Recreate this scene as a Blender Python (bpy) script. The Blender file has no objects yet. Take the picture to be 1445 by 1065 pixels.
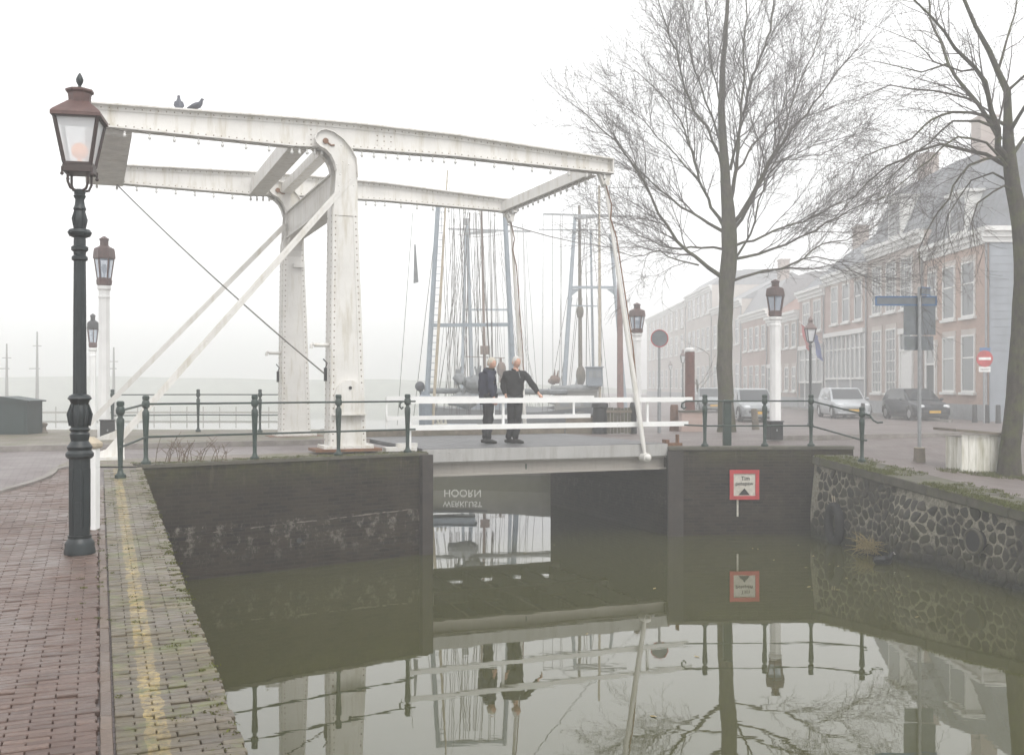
import bpy, bmesh, math, random
from mathutils import Vector, Matrix
R = math.radians
random.seed(7)
scene = bpy.context.scene

# ------------------------------------------------------------------ camera, sky, sun, exposure
F = 1480.0                      # focal length in pixels of the 1445 px wide photograph
CX, HY, CAMZ = 722.0, 544.0, 1.2
cam = bpy.data.cameras.new('camera')
cam.sensor_width = 36.0
cam.lens = F / 1445.0 * 36.0
cam.shift_y = 11.5 / 1445.0
cam.clip_start = 0.1
cam.clip_end = 4000
cam_o = bpy.data.objects.new('camera', cam)
scene.collection.objects.link(cam_o)
cam_o.location = (0, 0, CAMZ)
cam_o.rotation_euler = (R(90), 0, 0)
scene.camera = cam_o

SUN_EL, SUN_AZ = R(52), R(150)
world = bpy.data.worlds.new('World')
scene.world = world
world.use_nodes = True
wn, wl = world.node_tree.nodes, world.node_tree.links
wn.clear()
sky = wn.new('ShaderNodeTexSky')
sky.sky_type = 'NISHITA'
sky.sun_disc = False
sky.sun_elevation = SUN_EL
sky.sun_rotation = SUN_AZ
sky.air_density = 1.0
sky.dust_density = 2.0
hsv = wn.new('ShaderNodeHueSaturation')      # an overcast sky: hardly any blue left
hsv.inputs['Saturation'].default_value = 0.10
bgn = wn.new('ShaderNodeBackground')
bgn.inputs['Strength'].default_value = 0.15
won = wn.new('ShaderNodeOutputWorld')
wl.new(sky.outputs[0], hsv.inputs['Color'])
cloud = wn.new('ShaderNodeMix')              # an even layer of cloud over most of the sky
cloud.data_type = 'RGBA'
cloud.inputs[0].default_value = 0.78
wl.new(hsv.outputs[0], cloud.inputs[6])
cloud.inputs[7].default_value = (6.85, 6.87, 6.9, 1)
wl.new(cloud.outputs[2], bgn.inputs['Color'])
wl.new(bgn.outputs[0], won.inputs['Surface'])

sl = bpy.data.lights.new('sun', 'SUN')
sl.energy = 1.1
sl.angle = R(25)
sl.color = (1.0, 0.97, 0.92)
so = bpy.data.objects.new('sun', sl)
scene.collection.objects.link(so)
so.rotation_euler = (R(90) - SUN_EL, 0, R(180) - SUN_AZ)

scene.view_settings.view_transform = 'Standard'
scene.view_settings.look = 'None'
scene.view_settings.exposure = 0.68
scene.view_settings.gamma = 1.0
scene.render.engine = 'CYCLES'
scene.cycles.max_bounces = 7
scene.cycles.diffuse_bounces = 3
scene.cycles.glossy_bounces = 3
scene.cycles.transmission_bounces = 4
scene.cycles.transparent_max_bounces = 12
scene.cycles.volume_bounces = 4
scene.cycles.use_denoising = True
scene.cycles.sample_clamp_indirect = 6.0
HAZE_DENSITY = 0.0067

# ------------------------------------------------------------------ frames of reference
def at(x, y, d):
    """World point seen at photo pixel (x, y) at distance d along the view axis."""
    return Vector(((x - CX) * d / F, d, CAMZ + (HY - y) * d / F))

P0 = Vector((-2.97, 18.85, 0.0))
BA = Vector((0.9272, 0.3746, 0.0))      # along the bridge
BB = Vector((-0.3746, 0.9272, 0.0))     # across the bridge, away from the viewer
def B(t, w, z=0.0):
    return P0 + BA * t + BB * w + Vector((0, 0, z))
def tz(x, y, w):
    """(t, z) of the photo pixel on the vertical plane w = const of the bridge."""
    u = (x - CX) / F
    d = (w - BB.x * 2.97 + BB.y * 18.85) / (BB.x * u + BB.y)
    p = Vector((u * d, d, CAMZ + (HY - y) * d / F))
    r = p - P0
    return r.dot(BA), p.z

WATER = -1.8
E0 = Vector((0.65, 0.0, 0.0))
QE = Vector((-0.3669, 0.9303, 0.0))     # along the near quay, towards the bridge
QN = Vector((-0.9303, -0.3669, 0.0))    # away from the water
def zleft(d):
    return min(0.0, -0.559 + 0.0349 * d)
def Q(q, p, h=0.0):
    v = E0 + QE * q + QN * p
    v.z = zleft(v.y) + h
    return v
def sst(a, b, x):
    x = max(0.0, min(1.0, (x - a) / (b - a)))
    return x * x * (3 - 2 * x)
def zright(x, d):
    near = min(-0.06, -0.0842 * (x - 3.5) + 0.035 * (d - 21.5) - 0.02)
    near = max(near, -0.75)
    far = -0.06 - 0.26 * sst(26, 42, d)
    k = sst(20.5, 27, d)
    return near * (1 - k) + far * k

# ------------------------------------------------------------------ materials
def nodes_of(name):
    m = bpy.data.materials.new(name)
    m.use_nodes = True
    n, l = m.node_tree.nodes, m.node_tree.links
    return m, n, l, n['Principled BSDF']
def lnk(l, a, b):
    l.new(a, b)
def tex_noise(n, l, vec, scale, detail=4, rough=0.6):
    t = n.new('ShaderNodeTexNoise')
    t.inputs['Scale'].default_value = scale
    t.inputs['Detail'].default_value = detail
    t.inputs['Roughness'].default_value = rough
    if vec is not None:
        l.new(vec, t.inputs['Vector'])
    return t.outputs['Fac']
def ramp(n, l, fac, stops):
    r = n.new('ShaderNodeValToRGB')
    e = r.color_ramp.elements
    while len(e) < len(stops):
        e.new(0.5)
    for k, (p, c) in enumerate(stops):
        e[k].position = p
        e[k].color = (c, c, c, 1) if isinstance(c, (int, float)) else (*c, 1)
    l.new(fac, r.inputs['Fac'])
    return r.outputs['Color']
def mixc(n, l, fac, a, b, mode='MIX'):
    m = n.new('ShaderNodeMix')
    m.data_type = 'RGBA'
    m.blend_type = mode
    for sock, v in ((m.inputs['Factor'], fac), (m.inputs['A'], a), (m.inputs['B'], b)):
        if sock.name == 'Factor':
            pass
    fs = [s for s in m.inputs if s.name == 'Factor' and s.type == 'VALUE'][0]
    sa = [s for s in m.inputs if s.name == 'A' and s.type == 'RGBA'][0]
    sb = [s for s in m.inputs if s.name == 'B' and s.type == 'RGBA'][0]
    if hasattr(fac, 'is_linked'): l.new(fac, fs)
    else: fs.default_value = fac
    for s, v in ((sa, a), (sb, b)):
        if hasattr(v, 'is_linked'): l.new(v, s)
        else: s.default_value = (*v, 1)
    return [o for o in m.outputs if o.type == 'RGBA'][0]
def math_n(n, l, op, a, b=0.0, c=None):
    m = n.new('ShaderNodeMath')
    m.operation = op
    for k, v in enumerate((a, b, c)):
        if v is None: continue
        if hasattr(v, 'is_linked'): l.new(v, m.inputs[k])
        else: m.inputs[k].default_value = v
    return m.outputs[0]
def bump(n, l, h, bsdf, strength=0.3, dist=0.02):
    b = n.new('ShaderNodeBump')
    b.inputs['Strength'].default_value = strength
    b.inputs['Distance'].default_value = dist
    l.new(h, b.inputs['Height'])
    l.new(b.outputs[0], bsdf.inputs['Normal'])
def coords(n, l, kind='Object', scale=(1, 1, 1), rot=(0, 0, 0), world=False):
    if world:
        g = n.new('ShaderNodeNewGeometry').outputs['Position']
    else:
        g = n.new('ShaderNodeTexCoord').outputs[kind]
    mp = n.new('ShaderNodeMapping')
    mp.inputs['Scale'].default_value = scale
    mp.inputs['Rotation'].default_value = rot
    l.new(g, mp.inputs['Vector'])
    return mp.outputs[0]

M = {}
def simple(name, col, rough=0.6, metal=0.0, var=0.18, scale=6.0, bumpy=0.15, dirt=None):
    """A plain surface with uneven tone, dirt in patches and a slightly uneven face."""
    m, n, l, b = nodes_of(name)
    v = coords(n, l, world=False)
    f = tex_noise(n, l, v, scale, 6, 0.65)
    lo = tuple(c * (1 - var) for c in col)
    hi = tuple(min(1, c * (1 + var)) for c in col)
    c = mixc(n, l, ramp(n, l, f, [(0.3, 0.0), (0.7, 1.0)]), lo, hi)
    if dirt:
        f2 = tex_noise(n, l, v, scale * 0.45, 8, 0.7)
        c = mixc(n, l, ramp(n, l, f2, [(0.5, 0.0), (0.72, 0.8)]), c, dirt)
    l.new(c, b.inputs['Base Color'])
    b.inputs['Roughness'].default_value = rough
    b.inputs['Metallic'].default_value = metal
    if bumpy:
        bump(n, l, tex_noise(n, l, v, scale * 5, 4), b, bumpy, 0.01)
    M[name] = m
    return m

def white_paint(name, base=(0.70, 0.69, 0.66), stain=(0.36, 0.31, 0.2), amount=0.64, streak=True):
    m, n, l, b = nodes_of(name)
    v = coords(n, l, world=True)
    vs = coords(n, l, world=True, scale=(5, 5, 0.7))
    a = tex_noise(n, l, v, 1.7, 8, 0.7)
    s = tex_noise(n, l, vs, 1.6, 6, 0.65)
    sp = tex_noise(n, l, v, 16, 5, 0.7)
    c = mixc(n, l, ramp(n, l, a, [(0.35, 0.0), (0.75, 1.0)]), base, tuple(x * 0.84 for x in base))
    c = mixc(n, l, ramp(n, l, s, [(amount - 0.08, 0.0), (amount + 0.18, 0.65)]), c, stain)
    c = mixc(n, l, ramp(n, l, sp, [(0.68, 0.0), (0.76, 0.75)]), c, (0.28, 0.2, 0.13))
    l.new(c, b.inputs['Base Color'])
    b.inputs['Roughness'].default_value = 0.55
    bump(n, l, sp, b, 0.2, 0.006)
    M[name] = m
white_paint('white_paint', base=(0.70, 0.685, 0.655), amount=0.58)
white_paint('white_board', base=(0.84, 0.84, 0.83), amount=0.75)
white_paint('white_wood', base=(0.78, 0.77, 0.71), stain=(0.20, 0.18, 0.07), amount=0.47)
white_paint('girder_paint', base=(0.34, 0.315, 0.285), stain=(0.22, 0.19, 0.16), amount=0.6)
white_paint('fascia_paint', base=(0.39, 0.385, 0.375), stain=(0.24, 0.22, 0.2), amount=0.56)
simple('grey_panel', (0.62, 0.605, 0.58), 0.7, scale=3, dirt=(0.48, 0.45, 0.41))
simple('green_iron', (0.011, 0.029, 0.022), 0.42, var=0.35, scale=9, dirt=(0.035, 0.05, 0.042))
simple('lamp_iron', (0.007, 0.0125, 0.0145), 0.42, var=0.4, scale=10, dirt=(0.017, 0.026, 0.028))
simple('lime', (0.15, 0.13, 0.11), 0.9, var=0.5, scale=14)
simple('lantern_brown', (0.040, 0.024, 0.021), 0.45, var=0.3)
simple('rivet_rust', (0.19, 0.145, 0.105), 0.8, var=0.5, scale=3, bumpy=0)
simple('wood_dark', (0.035, 0.028, 0.024), 0.8, var=0.4, scale=4)
simple('stained_stone', (0.055, 0.047, 0.033), 0.9, var=0.4, scale=5, dirt=(0.035, 0.036, 0.018))
simple('black_iron', (0.018, 0.019, 0.02), 0.5, var=0.3)
simple('copper_brown', (0.095, 0.050, 0.044), 0.5, var=0.3, scale=8, dirt=(0.07, 0.035, 0.03))
simple('rust', (0.17, 0.085, 0.045), 0.8, var=0.4, scale=12)
simple('steel_grey', (0.30, 0.31, 0.32), 0.4, 0.6, scale=8)
simple('sign_back', (0.15, 0.165, 0.18), 0.5, 0.2, scale=5, dirt=(0.11, 0.13, 0.10))
simple('sign_blue', (0.05, 0.13, 0.28), 0.5)
simple('sign_red', (0.42, 0.035, 0.04), 0.55, var=0.25, dirt=(0.28, 0.06, 0.05))
simple('sign_white', (0.52, 0.50, 0.44), 0.6, scale=14, dirt=(0.28, 0.26, 0.2))
simple('clean_white', (0.74, 0.74, 0.73), 0.5)
simple('lettering_black', (0.02, 0.02, 0.02), 0.6, bumpy=0)
simple('lettering_white', (0.95, 0.95, 0.93), 0.5, bumpy=0)
simple('cable', (0.12, 0.11, 0.10), 0.7, bumpy=0)
simple('rigging', (0.10, 0.085, 0.075), 0.8, bumpy=0)
simple('bulb_white', (0.62, 0.62, 0.6), 0.3, bumpy=0)
simple('pigeon_grey', (0.075, 0.08, 0.10), 0.7, var=0.3, scale=30)
simple('coot_black', (0.012, 0.012, 0.014), 0.5)
simple('beak', (0.7, 0.65, 0.6), 0.5, bumpy=0)
simple('straw', (0.24, 0.19, 0.085), 0.9, var=0.4, scale=20)
simple('deck_wood', (0.12, 0.12, 0.125), 0.5, var=0.25, scale=2.5, dirt=(0.08, 0.075, 0.07))
simple('wood_grey', (0.16, 0.135, 0.105), 0.8, var=0.35, scale=5, dirt=(0.09, 0.09, 0.06))
simple('wood_brown', (0.14, 0.08, 0.055), 0.75, var=0.35, scale=5)
simple('red_brown', (0.16, 0.07, 0.055), 0.75, var=0.3, scale=5)
simple('mast_blue', (0.30, 0.345, 0.39), 0.5, var=0.15, scale=4)  # mast blue made paler to carry some of the fog in its colour
simple('mast_pale', (0.42, 0.36, 0.27), 0.6, var=0.2, scale=4)
simple('hull_grey', (0.16, 0.155, 0.14), 0.5, var=0.2, scale=1.5, dirt=(0.1, 0.095, 0.085))
simple('hull_dark', (0.045, 0.05, 0.06), 0.5, var=0.3, scale=1.5)
simple('cabin_cream', (0.42, 0.40, 0.34), 0.6, var=0.2)
simple('cabin_blue', (0.17, 0.20, 0.235), 0.6, var=0.2)
simple('canvas_grey', (0.22, 0.23, 0.24), 0.8, var=0.3)
simple('tyre', (0.02, 0.02, 0.021), 0.8, var=0.4)
simple('car_dark', (0.02, 0.025, 0.032), 0.25, bumpy=0)
simple('car_silver', (0.42, 0.44, 0.46), 0.25, bumpy=0)
simple('car_grey', (0.26, 0.275, 0.285), 0.28, bumpy=0)
simple('plate_yellow', (0.62, 0.36, 0.03), 0.5, bumpy=0)
simple('headlamp', (0.6, 0.62, 0.64), 0.15, bumpy=0)
simple('alloy', (0.45, 0.46, 0.47), 0.35, 0.7, bumpy=0)
simple('slate', (0.17, 0.18, 0.20), 0.6, var=0.3, scale=3, dirt=(0.12, 0.12, 0.11))  # roof slate lightened, some haze mixed into the colour
simple('slate_hazed', (0.27, 0.275, 0.29), 0.6, var=0.2, scale=3)  # far roof slate with the fog fade put into its colour
simple('tile_red', (0.26, 0.15, 0.12), 0.8, var=0.3, scale=3)
simple('frame_white', (0.72, 0.72, 0.70), 0.5, var=0.08)
simple('door_dark', (0.05, 0.06, 0.065), 0.5)
simple('door_green', (0.03, 0.07, 0.05), 0.5)
simple('plinth', (0.30, 0.31, 0.32), 0.8)
simple('skin', (0.52, 0.30, 0.22), 0.5, var=0.1, scale=20, bumpy=0)
simple('white_hair', (0.50, 0.485, 0.46), 0.7, var=0.2, scale=60)
simple('fair_hair', (0.46, 0.42, 0.35), 0.7, var=0.25, scale=60)
simple('navy_cloth', (0.022, 0.024, 0.045), 0.85, var=0.3, scale=10)
simple('black_cloth', (0.014, 0.014, 0.015), 0.9, var=0.3, scale=10)
simple('trouser_cloth', (0.02, 0.02, 0.022), 0.9, var=0.3, scale=8)
simple('scarf_cloth', (0.02, 0.022, 0.02), 0.9, var=0.3, scale=25)
simple('shoe', (0.012, 0.011, 0.010), 0.5)
simple('flag_red', (0.45, 0.04, 0.05), 0.7, bumpy=0)
simple('flag_white', (0.75, 0.75, 0.74), 0.7, bumpy=0)
simple('flag_blue', (0.04, 0.08, 0.30), 0.7, bumpy=0)
simple('moss', (0.085, 0.092, 0.018), 0.95, var=0.5, scale=30, bumpy=0.4)
simple('dry_stalk', (0.13, 0.09, 0.06), 0.9, var=0.3)
simple('dike_grass', (0.22, 0.24, 0.19), 0.95, var=0.3, scale=0.3)
simple('shed_green', (0.012, 0.028, 0.026), 0.5, var=0.3, scale=3)
simple('concrete', (0.085, 0.078, 0.060), 0.85, var=0.35, scale=4, dirt=(0.075, 0.085, 0.025))
simple('kerb_stone', (0.22, 0.20, 0.185), 0.7, var=0.25, scale=5, dirt=(0.13, 0.13, 0.09))
simple('channel_floor', (0.03, 0.028, 0.02), 0.9)

def glass(name, col=(0.05, 0.06, 0.07), alpha=1.0, rough=0.08):
    m, n, l, b = nodes_of(name)
    b.inputs['Base Color'].default_value = (*col, 1)
    b.inputs['Roughness'].default_value = rough
    b.inputs['Alpha'].default_value = alpha
    v = coords(n, l)
    bump(n, l, tex_noise(n, l, v, 3.0, 2), b, 0.08, 0.02)
    M[name] = m
glass('window_glass', (0.14, 0.16, 0.18))
_n, _l = M['window_glass'].node_tree.nodes, M['window_glass'].node_tree.links
_oi = _n.new('ShaderNodeObjectInfo')
_l.new(mixc(_n, _l, _oi.outputs['Random'], (0.07, 0.085, 0.10), (0.34, 0.35, 0.35)), _n['Principled BSDF'].inputs['Base Color'])
glass('car_glass', (0.03, 0.035, 0.04))
glass('lantern_glass', (0.42, 0.52, 0.66), 0.45, 0.25)
glass('frosted_glass', (0.82, 0.84, 0.86), 0.62, 0.35)

m, n, l, b = nodes_of('lamp_glow')
b.inputs['Base Color'].default_value = (0.80, 0.26, 0.05, 1)
b.inputs['Emission Color'].default_value = (1.0, 0.36, 0.09, 1)
b.inputs['Emission Strength'].default_value = 0.25
M['lamp_glow'] = m

def paving_bricks(name, c1, c2, moss_amt, yellow=False):
    """Real little bricks: each has its own tone (a colour attribute); moss and wet patches by noise."""
    m, n, l, b = nodes_of(name)
    at_ = n.new('ShaderNodeAttribute'); at_.attribute_name = 'tone'
    sep = n.new('ShaderNodeSeparateColor'); l.new(at_.outputs['Color'], sep.inputs[0])
    v = coords(n, l, world=True)
    c = mixc(n, l, sep.outputs[0], c1, c2)
    fine = tex_noise(n, l, v, 45, 5, 0.7)
    c = mixc(n, l, ramp(n, l, fine, [(0.35, 0.0), (0.7, 0.55)]), c, tuple(x * 0.55 for x in c1))
    big = tex_noise(n, l, v, 1.3, 6, 0.7)
    c = mixc(n, l, ramp(n, l, big, [(0.45, 0.0), (0.7, 0.55)]), c, (0.085, 0.065, 0.055))
    if yellow:
        uv = n.new('ShaderNodeUVMap'); uv.uv_map = 'UVMap'
        sx = n.new('ShaderNodeSeparateXYZ'); l.new(uv.outputs[0], sx.inputs[0])
        dd = math_n(n, l, 'ABSOLUTE', math_n(n, l, 'SUBTRACT', sx.outputs[1], 0.355))
        wob = math_n(n, l, 'MULTIPLY', math_n(n, l, 'SUBTRACT', tex_noise(n, l, v, 9, 3), 0.5), 0.06)
        inside = math_n(n, l, 'LESS_THAN', math_n(n, l, 'ADD', dd, wob), 0.05)
        wear = ramp(n, l, tex_noise(n, l, v, 22, 8, 0.8), [(0.41, 0.0), (0.60, 0.9)])
        wear2 = ramp(n, l, tex_noise(n, l, v, 2.1, 3, 0.6), [(0.30, 0.35), (0.58, 1.0)])
        f = math_n(n, l, 'MULTIPLY', math_n(n, l, 'MULTIPLY', inside, wear), math_n(n, l, 'MULTIPLY', wear2, 0.85))
        c = mixc(n, l, f, c, (0.43, 0.32, 0.115))
    mz = tex_noise(n, l, v, 3.2, 8, 0.75)
    c = mixc(n, l, ramp(n, l, mz, [(0.60 - moss_amt, 0.0), (0.74 - moss_amt, 0.8)]), c, (0.10, 0.115, 0.025))
    l.new(c, b.inputs['Base Color'])
    wet = ramp(n, l, big, [(0.35, 0.55), (0.7, 0.27)])
    l.new(wet, b.inputs['Roughness'])
    bump(n, l, fine, b, 0.5, 0.004)
    M[name] = m
paving_bricks('pavement_bricks', (0.078, 0.044, 0.033), (0.150, 0.096, 0.075), -0.02)
paving_bricks('edge_bricks', (0.066, 0.053, 0.032), (0.165, 0.135, 0.082), 0.085, True)
paving_bricks('kerb_bricks', (0.095, 0.062, 0.045), (0.15, 0.108, 0.08), 0.0)

def brick_sheet(name, c1, c2, mortar, bw, bh, rot=0.0, rough=(0.5, 0.3), moss=None, vertical=None, msize=0.006, bumps=0.5):
    m, n, l, b = nodes_of(name)
    v = coords(n, l, world=True, rot=(0, 0, rot))
    if vertical:      # use (along, z) of a wall
        g = n.new('ShaderNodeNewGeometry').outputs['Position']
        sx = n.new('ShaderNodeSeparateXYZ'); l.new(g, sx.inputs[0])
        al = math_n(n, l, 'ADD', math_n(n, l, 'MULTIPLY', sx.outputs[0], vertical[0]), math_n(n, l, 'MULTIPLY', sx.outputs[1], vertical[1]))
        cb = n.new('ShaderNodeCombineXYZ'); l.new(al, cb.inputs[0]); l.new(sx.outputs[2], cb.inputs[1])
        v = cb.outputs[0]
    wob = n.new('ShaderNodeTexNoise'); wob.inputs['Scale'].default_value = 2.2; l.new(v, wob.inputs['Vector'])
    va = n.new('ShaderNodeVectorMath'); va.operation = 'MULTIPLY_ADD'
    l.new(wob.outputs['Color'], va.inputs[0]); va.inputs[1].default_value = (0.03, 0.03, 0); l.new(v, va.inputs[2])
    bt = n.new('ShaderNodeTexBrick')
    bt.inputs['Scale'].default_value = 1.0
    bt.inputs['Brick Width'].default_value = bw
    bt.inputs['Row Height'].default_value = bh
    bt.inputs['Mortar Size'].default_value = msize
    bt.inputs['Mortar Smooth'].default_value = 0.3
    bt.inputs['Color1'].default_value = (*c1, 1)
    bt.inputs['Color2'].default_value = (*c2, 1)
    bt.inputs['Mortar'].default_value = (*mortar, 1)
    l.new(va.outputs[0], bt.inputs['Vector'])
    g2 = coords(n, l, world=True)
    big = tex_noise(n, l, g2, 0.7, 8, 0.7)
    c = mixc(n, l, ramp(n, l, big, [(0.3, 0.35), (0.7, 0.0)]), bt.outputs['Color'], tuple(x * 0.5 for x in c1))
    if moss:
        mz = tex_noise(n, l, g2, 1.6, 9, 0.75)
        c = mixc(n, l, ramp(n, l, mz, [(moss, 0.0), (moss + 0.15, 0.75)]), c, (0.085, 0.10, 0.03))
    l.new(c, b.inputs['Base Color'])
    l.new(ramp(n, l, big, [(0.3, rough[0]), (0.7, rough[1])]), b.inputs['Roughness'])
    bump(n, l, math_n(n, l, 'SUBTRACT', 1.0, bt.outputs['Fac']), b, bumps, 0.012)
    M[name] = m
    return m
brick_sheet('road_bricks', (0.14, 0.115, 0.112), (0.21, 0.175, 0.170), (0.07, 0.06, 0.055), 0.20, 0.075, R(-22), (0.62, 0.42))
brick_sheet('street_bricks', (0.125, 0.098, 0.092), (0.185, 0.150, 0.142), (0.08, 0.07, 0.06), 0.20, 0.09, R(12), (0.62, 0.45))
brick_sheet('mossy_bricks', (0.15, 0.12, 0.10), (0.22, 0.18, 0.14), (0.07, 0.065, 0.05), 0.20, 0.09, R(-22), (0.7, 0.5), moss=0.46)

def old_wall(name, vert, white=0.0, mossline=0.0):
    """Dark wet brick with lime bloom in a band, moss near the coping, slime at the waterline."""
    m, n, l, b = nodes_of(name)
    g = n.new('ShaderNodeNewGeometry').outputs['Position']
    sx = n.new('ShaderNodeSeparateXYZ'); l.new(g, sx.inputs[0])
    al = math_n(n, l, 'ADD', math_n(n, l, 'MULTIPLY', sx.outputs[0], vert[0]), math_n(n, l, 'MULTIPLY', sx.outputs[1], vert[1]))
    cb = n.new('ShaderNodeCombineXYZ'); l.new(al, cb.inputs[0]); l.new(sx.outputs[2], cb.inputs[1])
    v = cb.outputs[0]
    bt = n.new('ShaderNodeTexBrick')
    bt.inputs['Scale'].default_value = 1.0
    bt.inputs['Brick Width'].default_value = 0.21
    bt.inputs['Row Height'].default_value = 0.062
    bt.inputs['Mortar Size'].default_value = 0.007
    bt.inputs['Color1'].default_value = (0.008, 0.006, 0.005, 1)
    bt.inputs['Color2'].default_value = (0.030, 0.021, 0.015, 1)
    bt.inputs['Mortar'].default_value = (0.032, 0.027, 0.020, 1)
    l.new(v, bt.inputs['Vector'])
    n1 = tex_noise(n, l, v, 1.1, 9, 0.75)
    c = mixc(n, l, ramp(n, l, n1, [(0.45, 0.0), (0.75, 0.6)]), bt.outputs['Color'], (0.06, 0.05, 0.035))
    mp = n.new('ShaderNodeMapping'); mp.inputs['Scale'].default_value = (1.6, 1.3, 1); l.new(v, mp.inputs['Vector'])
    lime = tex_noise(n, l, mp.outputs[0], 3.2, 12, 0.82)
    band = ramp(n, l, math_n(n, l, 'ADD', sx.outputs[2], 1.8), [(0.10, 0.0), (0.40, 0.6), (0.66, 0.85), (0.73, 1.0)])
    band = math_n(n, l, 'MULTIPLY', band, ramp(n, l, math_n(n, l, 'ADD', sx.outputs[2], 1.8), [(0.80, 1.0), (0.84, 0.06)]))
    f = math_n(n, l, 'MULTIPLY', ramp(n, l, lime, [(0.52, 0.0), (0.63, 0.9)]), math_n(n, l, 'MULTIPLY', band, white))
    c = mixc(n, l, f, c, (0.26, 0.24, 0.21))
    spk = tex_noise(n, l, v, 11, 6, 0.8)
    c = mixc(n, l, ramp(n, l, spk, [(0.66, 0.0), (0.72, 0.5)]), c, (0.15, 0.14, 0.12))
    top = ramp(n, l, math_n(n, l, 'ADD', sx.outputs[2], 0.62), [(0.12, 0.0), (0.62, 1.0)])
    mo = ramp(n, l, tex_noise(n, l, v, 2.0, 9, 0.75), [(0.40, 0.0), (0.62, 0.9)])
    c = mixc(n, l, math_n(n, l, 'MULTIPLY', mo, math_n(n, l, 'MULTIPLY', top, mossline)), c, (0.062, 0.062, 0.020))
    mp2 = n.new('ShaderNodeMapping'); mp2.inputs['Scale'].default_value = (7.0, 0.8, 1); l.new(v, mp2.inputs['Vector'])
    sc = ramp(n, l, tex_noise(n, l, mp2.outputs[0], 1.3, 6, 0.65), [(0.55, 0.0), (0.66, 0.8)])
    c = mixc(n, l, math_n(n, l, 'MULTIPLY', sc, top), c, (0.10, 0.085, 0.06))
    l.new(c, b.inputs['Base Color'])
    b.inputs['Roughness'].default_value = 0.72
    b.inputs['Specular IOR Level'].default_value = 0.12
    hgt = math_n(n, l, 'ADD', math_n(n, l, 'SUBTRACT', 1.0, bt.outputs['Fac']), spk)
    bump(n, l, hgt, b, 0.6, 0.012)
    M[name] = m
old_wall('abutment_wall', (0.8, 0.6), 1.0, 1.0)
old_wall('plain_old_wall', (0.95, 0.3), 0.15, 0.9)
old_wall('channel_wall', (-0.37, 0.93), 0.3, 0.3)

def rubble():
    m, n, l, b = nodes_of('rubble_stone')
    at_ = n.new('ShaderNodeAttribute'); at_.attribute_name = 'tone'
    sep = n.new('ShaderNodeSeparateColor'); l.new(at_.outputs['Color'], sep.inputs[0])
    v = coords(n, l, world=True)
    sx = n.new('ShaderNodeSeparateXYZ'); l.new(v, sx.inputs[0])
    c = mixc(n, l, sep.outputs[0], (0.010, 0.009, 0.008), (0.045, 0.039, 0.031))
    ns = tex_noise(n, l, v, 13, 8, 0.78)
    c = mixc(n, l, ramp(n, l, ns, [(0.45, 0.0), (0.72, 0.6)]), c, (0.10, 0.088, 0.07))
    mo = ramp(n, l, tex_noise(n, l, v, 2.4, 9, 0.75), [(0.44, 0.0), (0.62, 0.9)])
    low = ramp(n, l, math_n(n, l, 'ADD', sx.outputs[2], 1.8), [(0.0, 1.0), (0.9, 0.35)])
    c = mixc(n, l, math_n(n, l, 'MULTIPLY', mo, low), c, (0.050, 0.050, 0.016))
    tide = ramp(n, l, math_n(n, l, 'ADD', math_n(n, l, 'ADD', sx.outputs[2], 1.8), math_n(n, l, 'MULTIPLY', ns, 0.15)), [(0.14, 1.0), (0.24, 0.0)])
    c = mixc(n, l, tide, c, (0.012, 0.012, 0.008))
    l.new(c, b.inputs['Base Color'])
    b.inputs['Roughness'].default_value = 0.7
    bump(n, l, ns, b, 0.8, 0.02)
    M['rubble_stone'] = m
    m, n, l, b = nodes_of('mortar')
    v = coords(n, l, world=True)
    sx = n.new('ShaderNodeSeparateXYZ'); l.new(v, sx.inputs[0])
    ns = tex_noise(n, l, v, 20, 6, 0.7)
    c = mixc(n, l, ramp(n, l, ns, [(0.35, 0.0), (0.7, 1.0)]), (0.16, 0.148, 0.11), (0.36, 0.335, 0.27))
    worn = ramp(n, l, tex_noise(n, l, v, 1.2, 7, 0.72), [(0.40, 0.9), (0.54, 0.0)])
    c = mixc(n, l, worn, c, (0.035, 0.032, 0.022))
    tide = ramp(n, l, math_n(n, l, 'ADD', math_n(n, l, 'ADD', sx.outputs[2], 1.8), math_n(n, l, 'MULTIPLY', ns, 0.2)), [(0.2, 0.95), (0.5, 0.0)])
    c = mixc(n, l, tide, c, (0.02, 0.02, 0.01))
    l.new(c, b.inputs['Base Color'])
    b.inputs['Roughness'].default_value = 0.9
    bump(n, l, ns, b, 0.8, 0.02)
    M['mortar'] = m
rubble()

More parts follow.
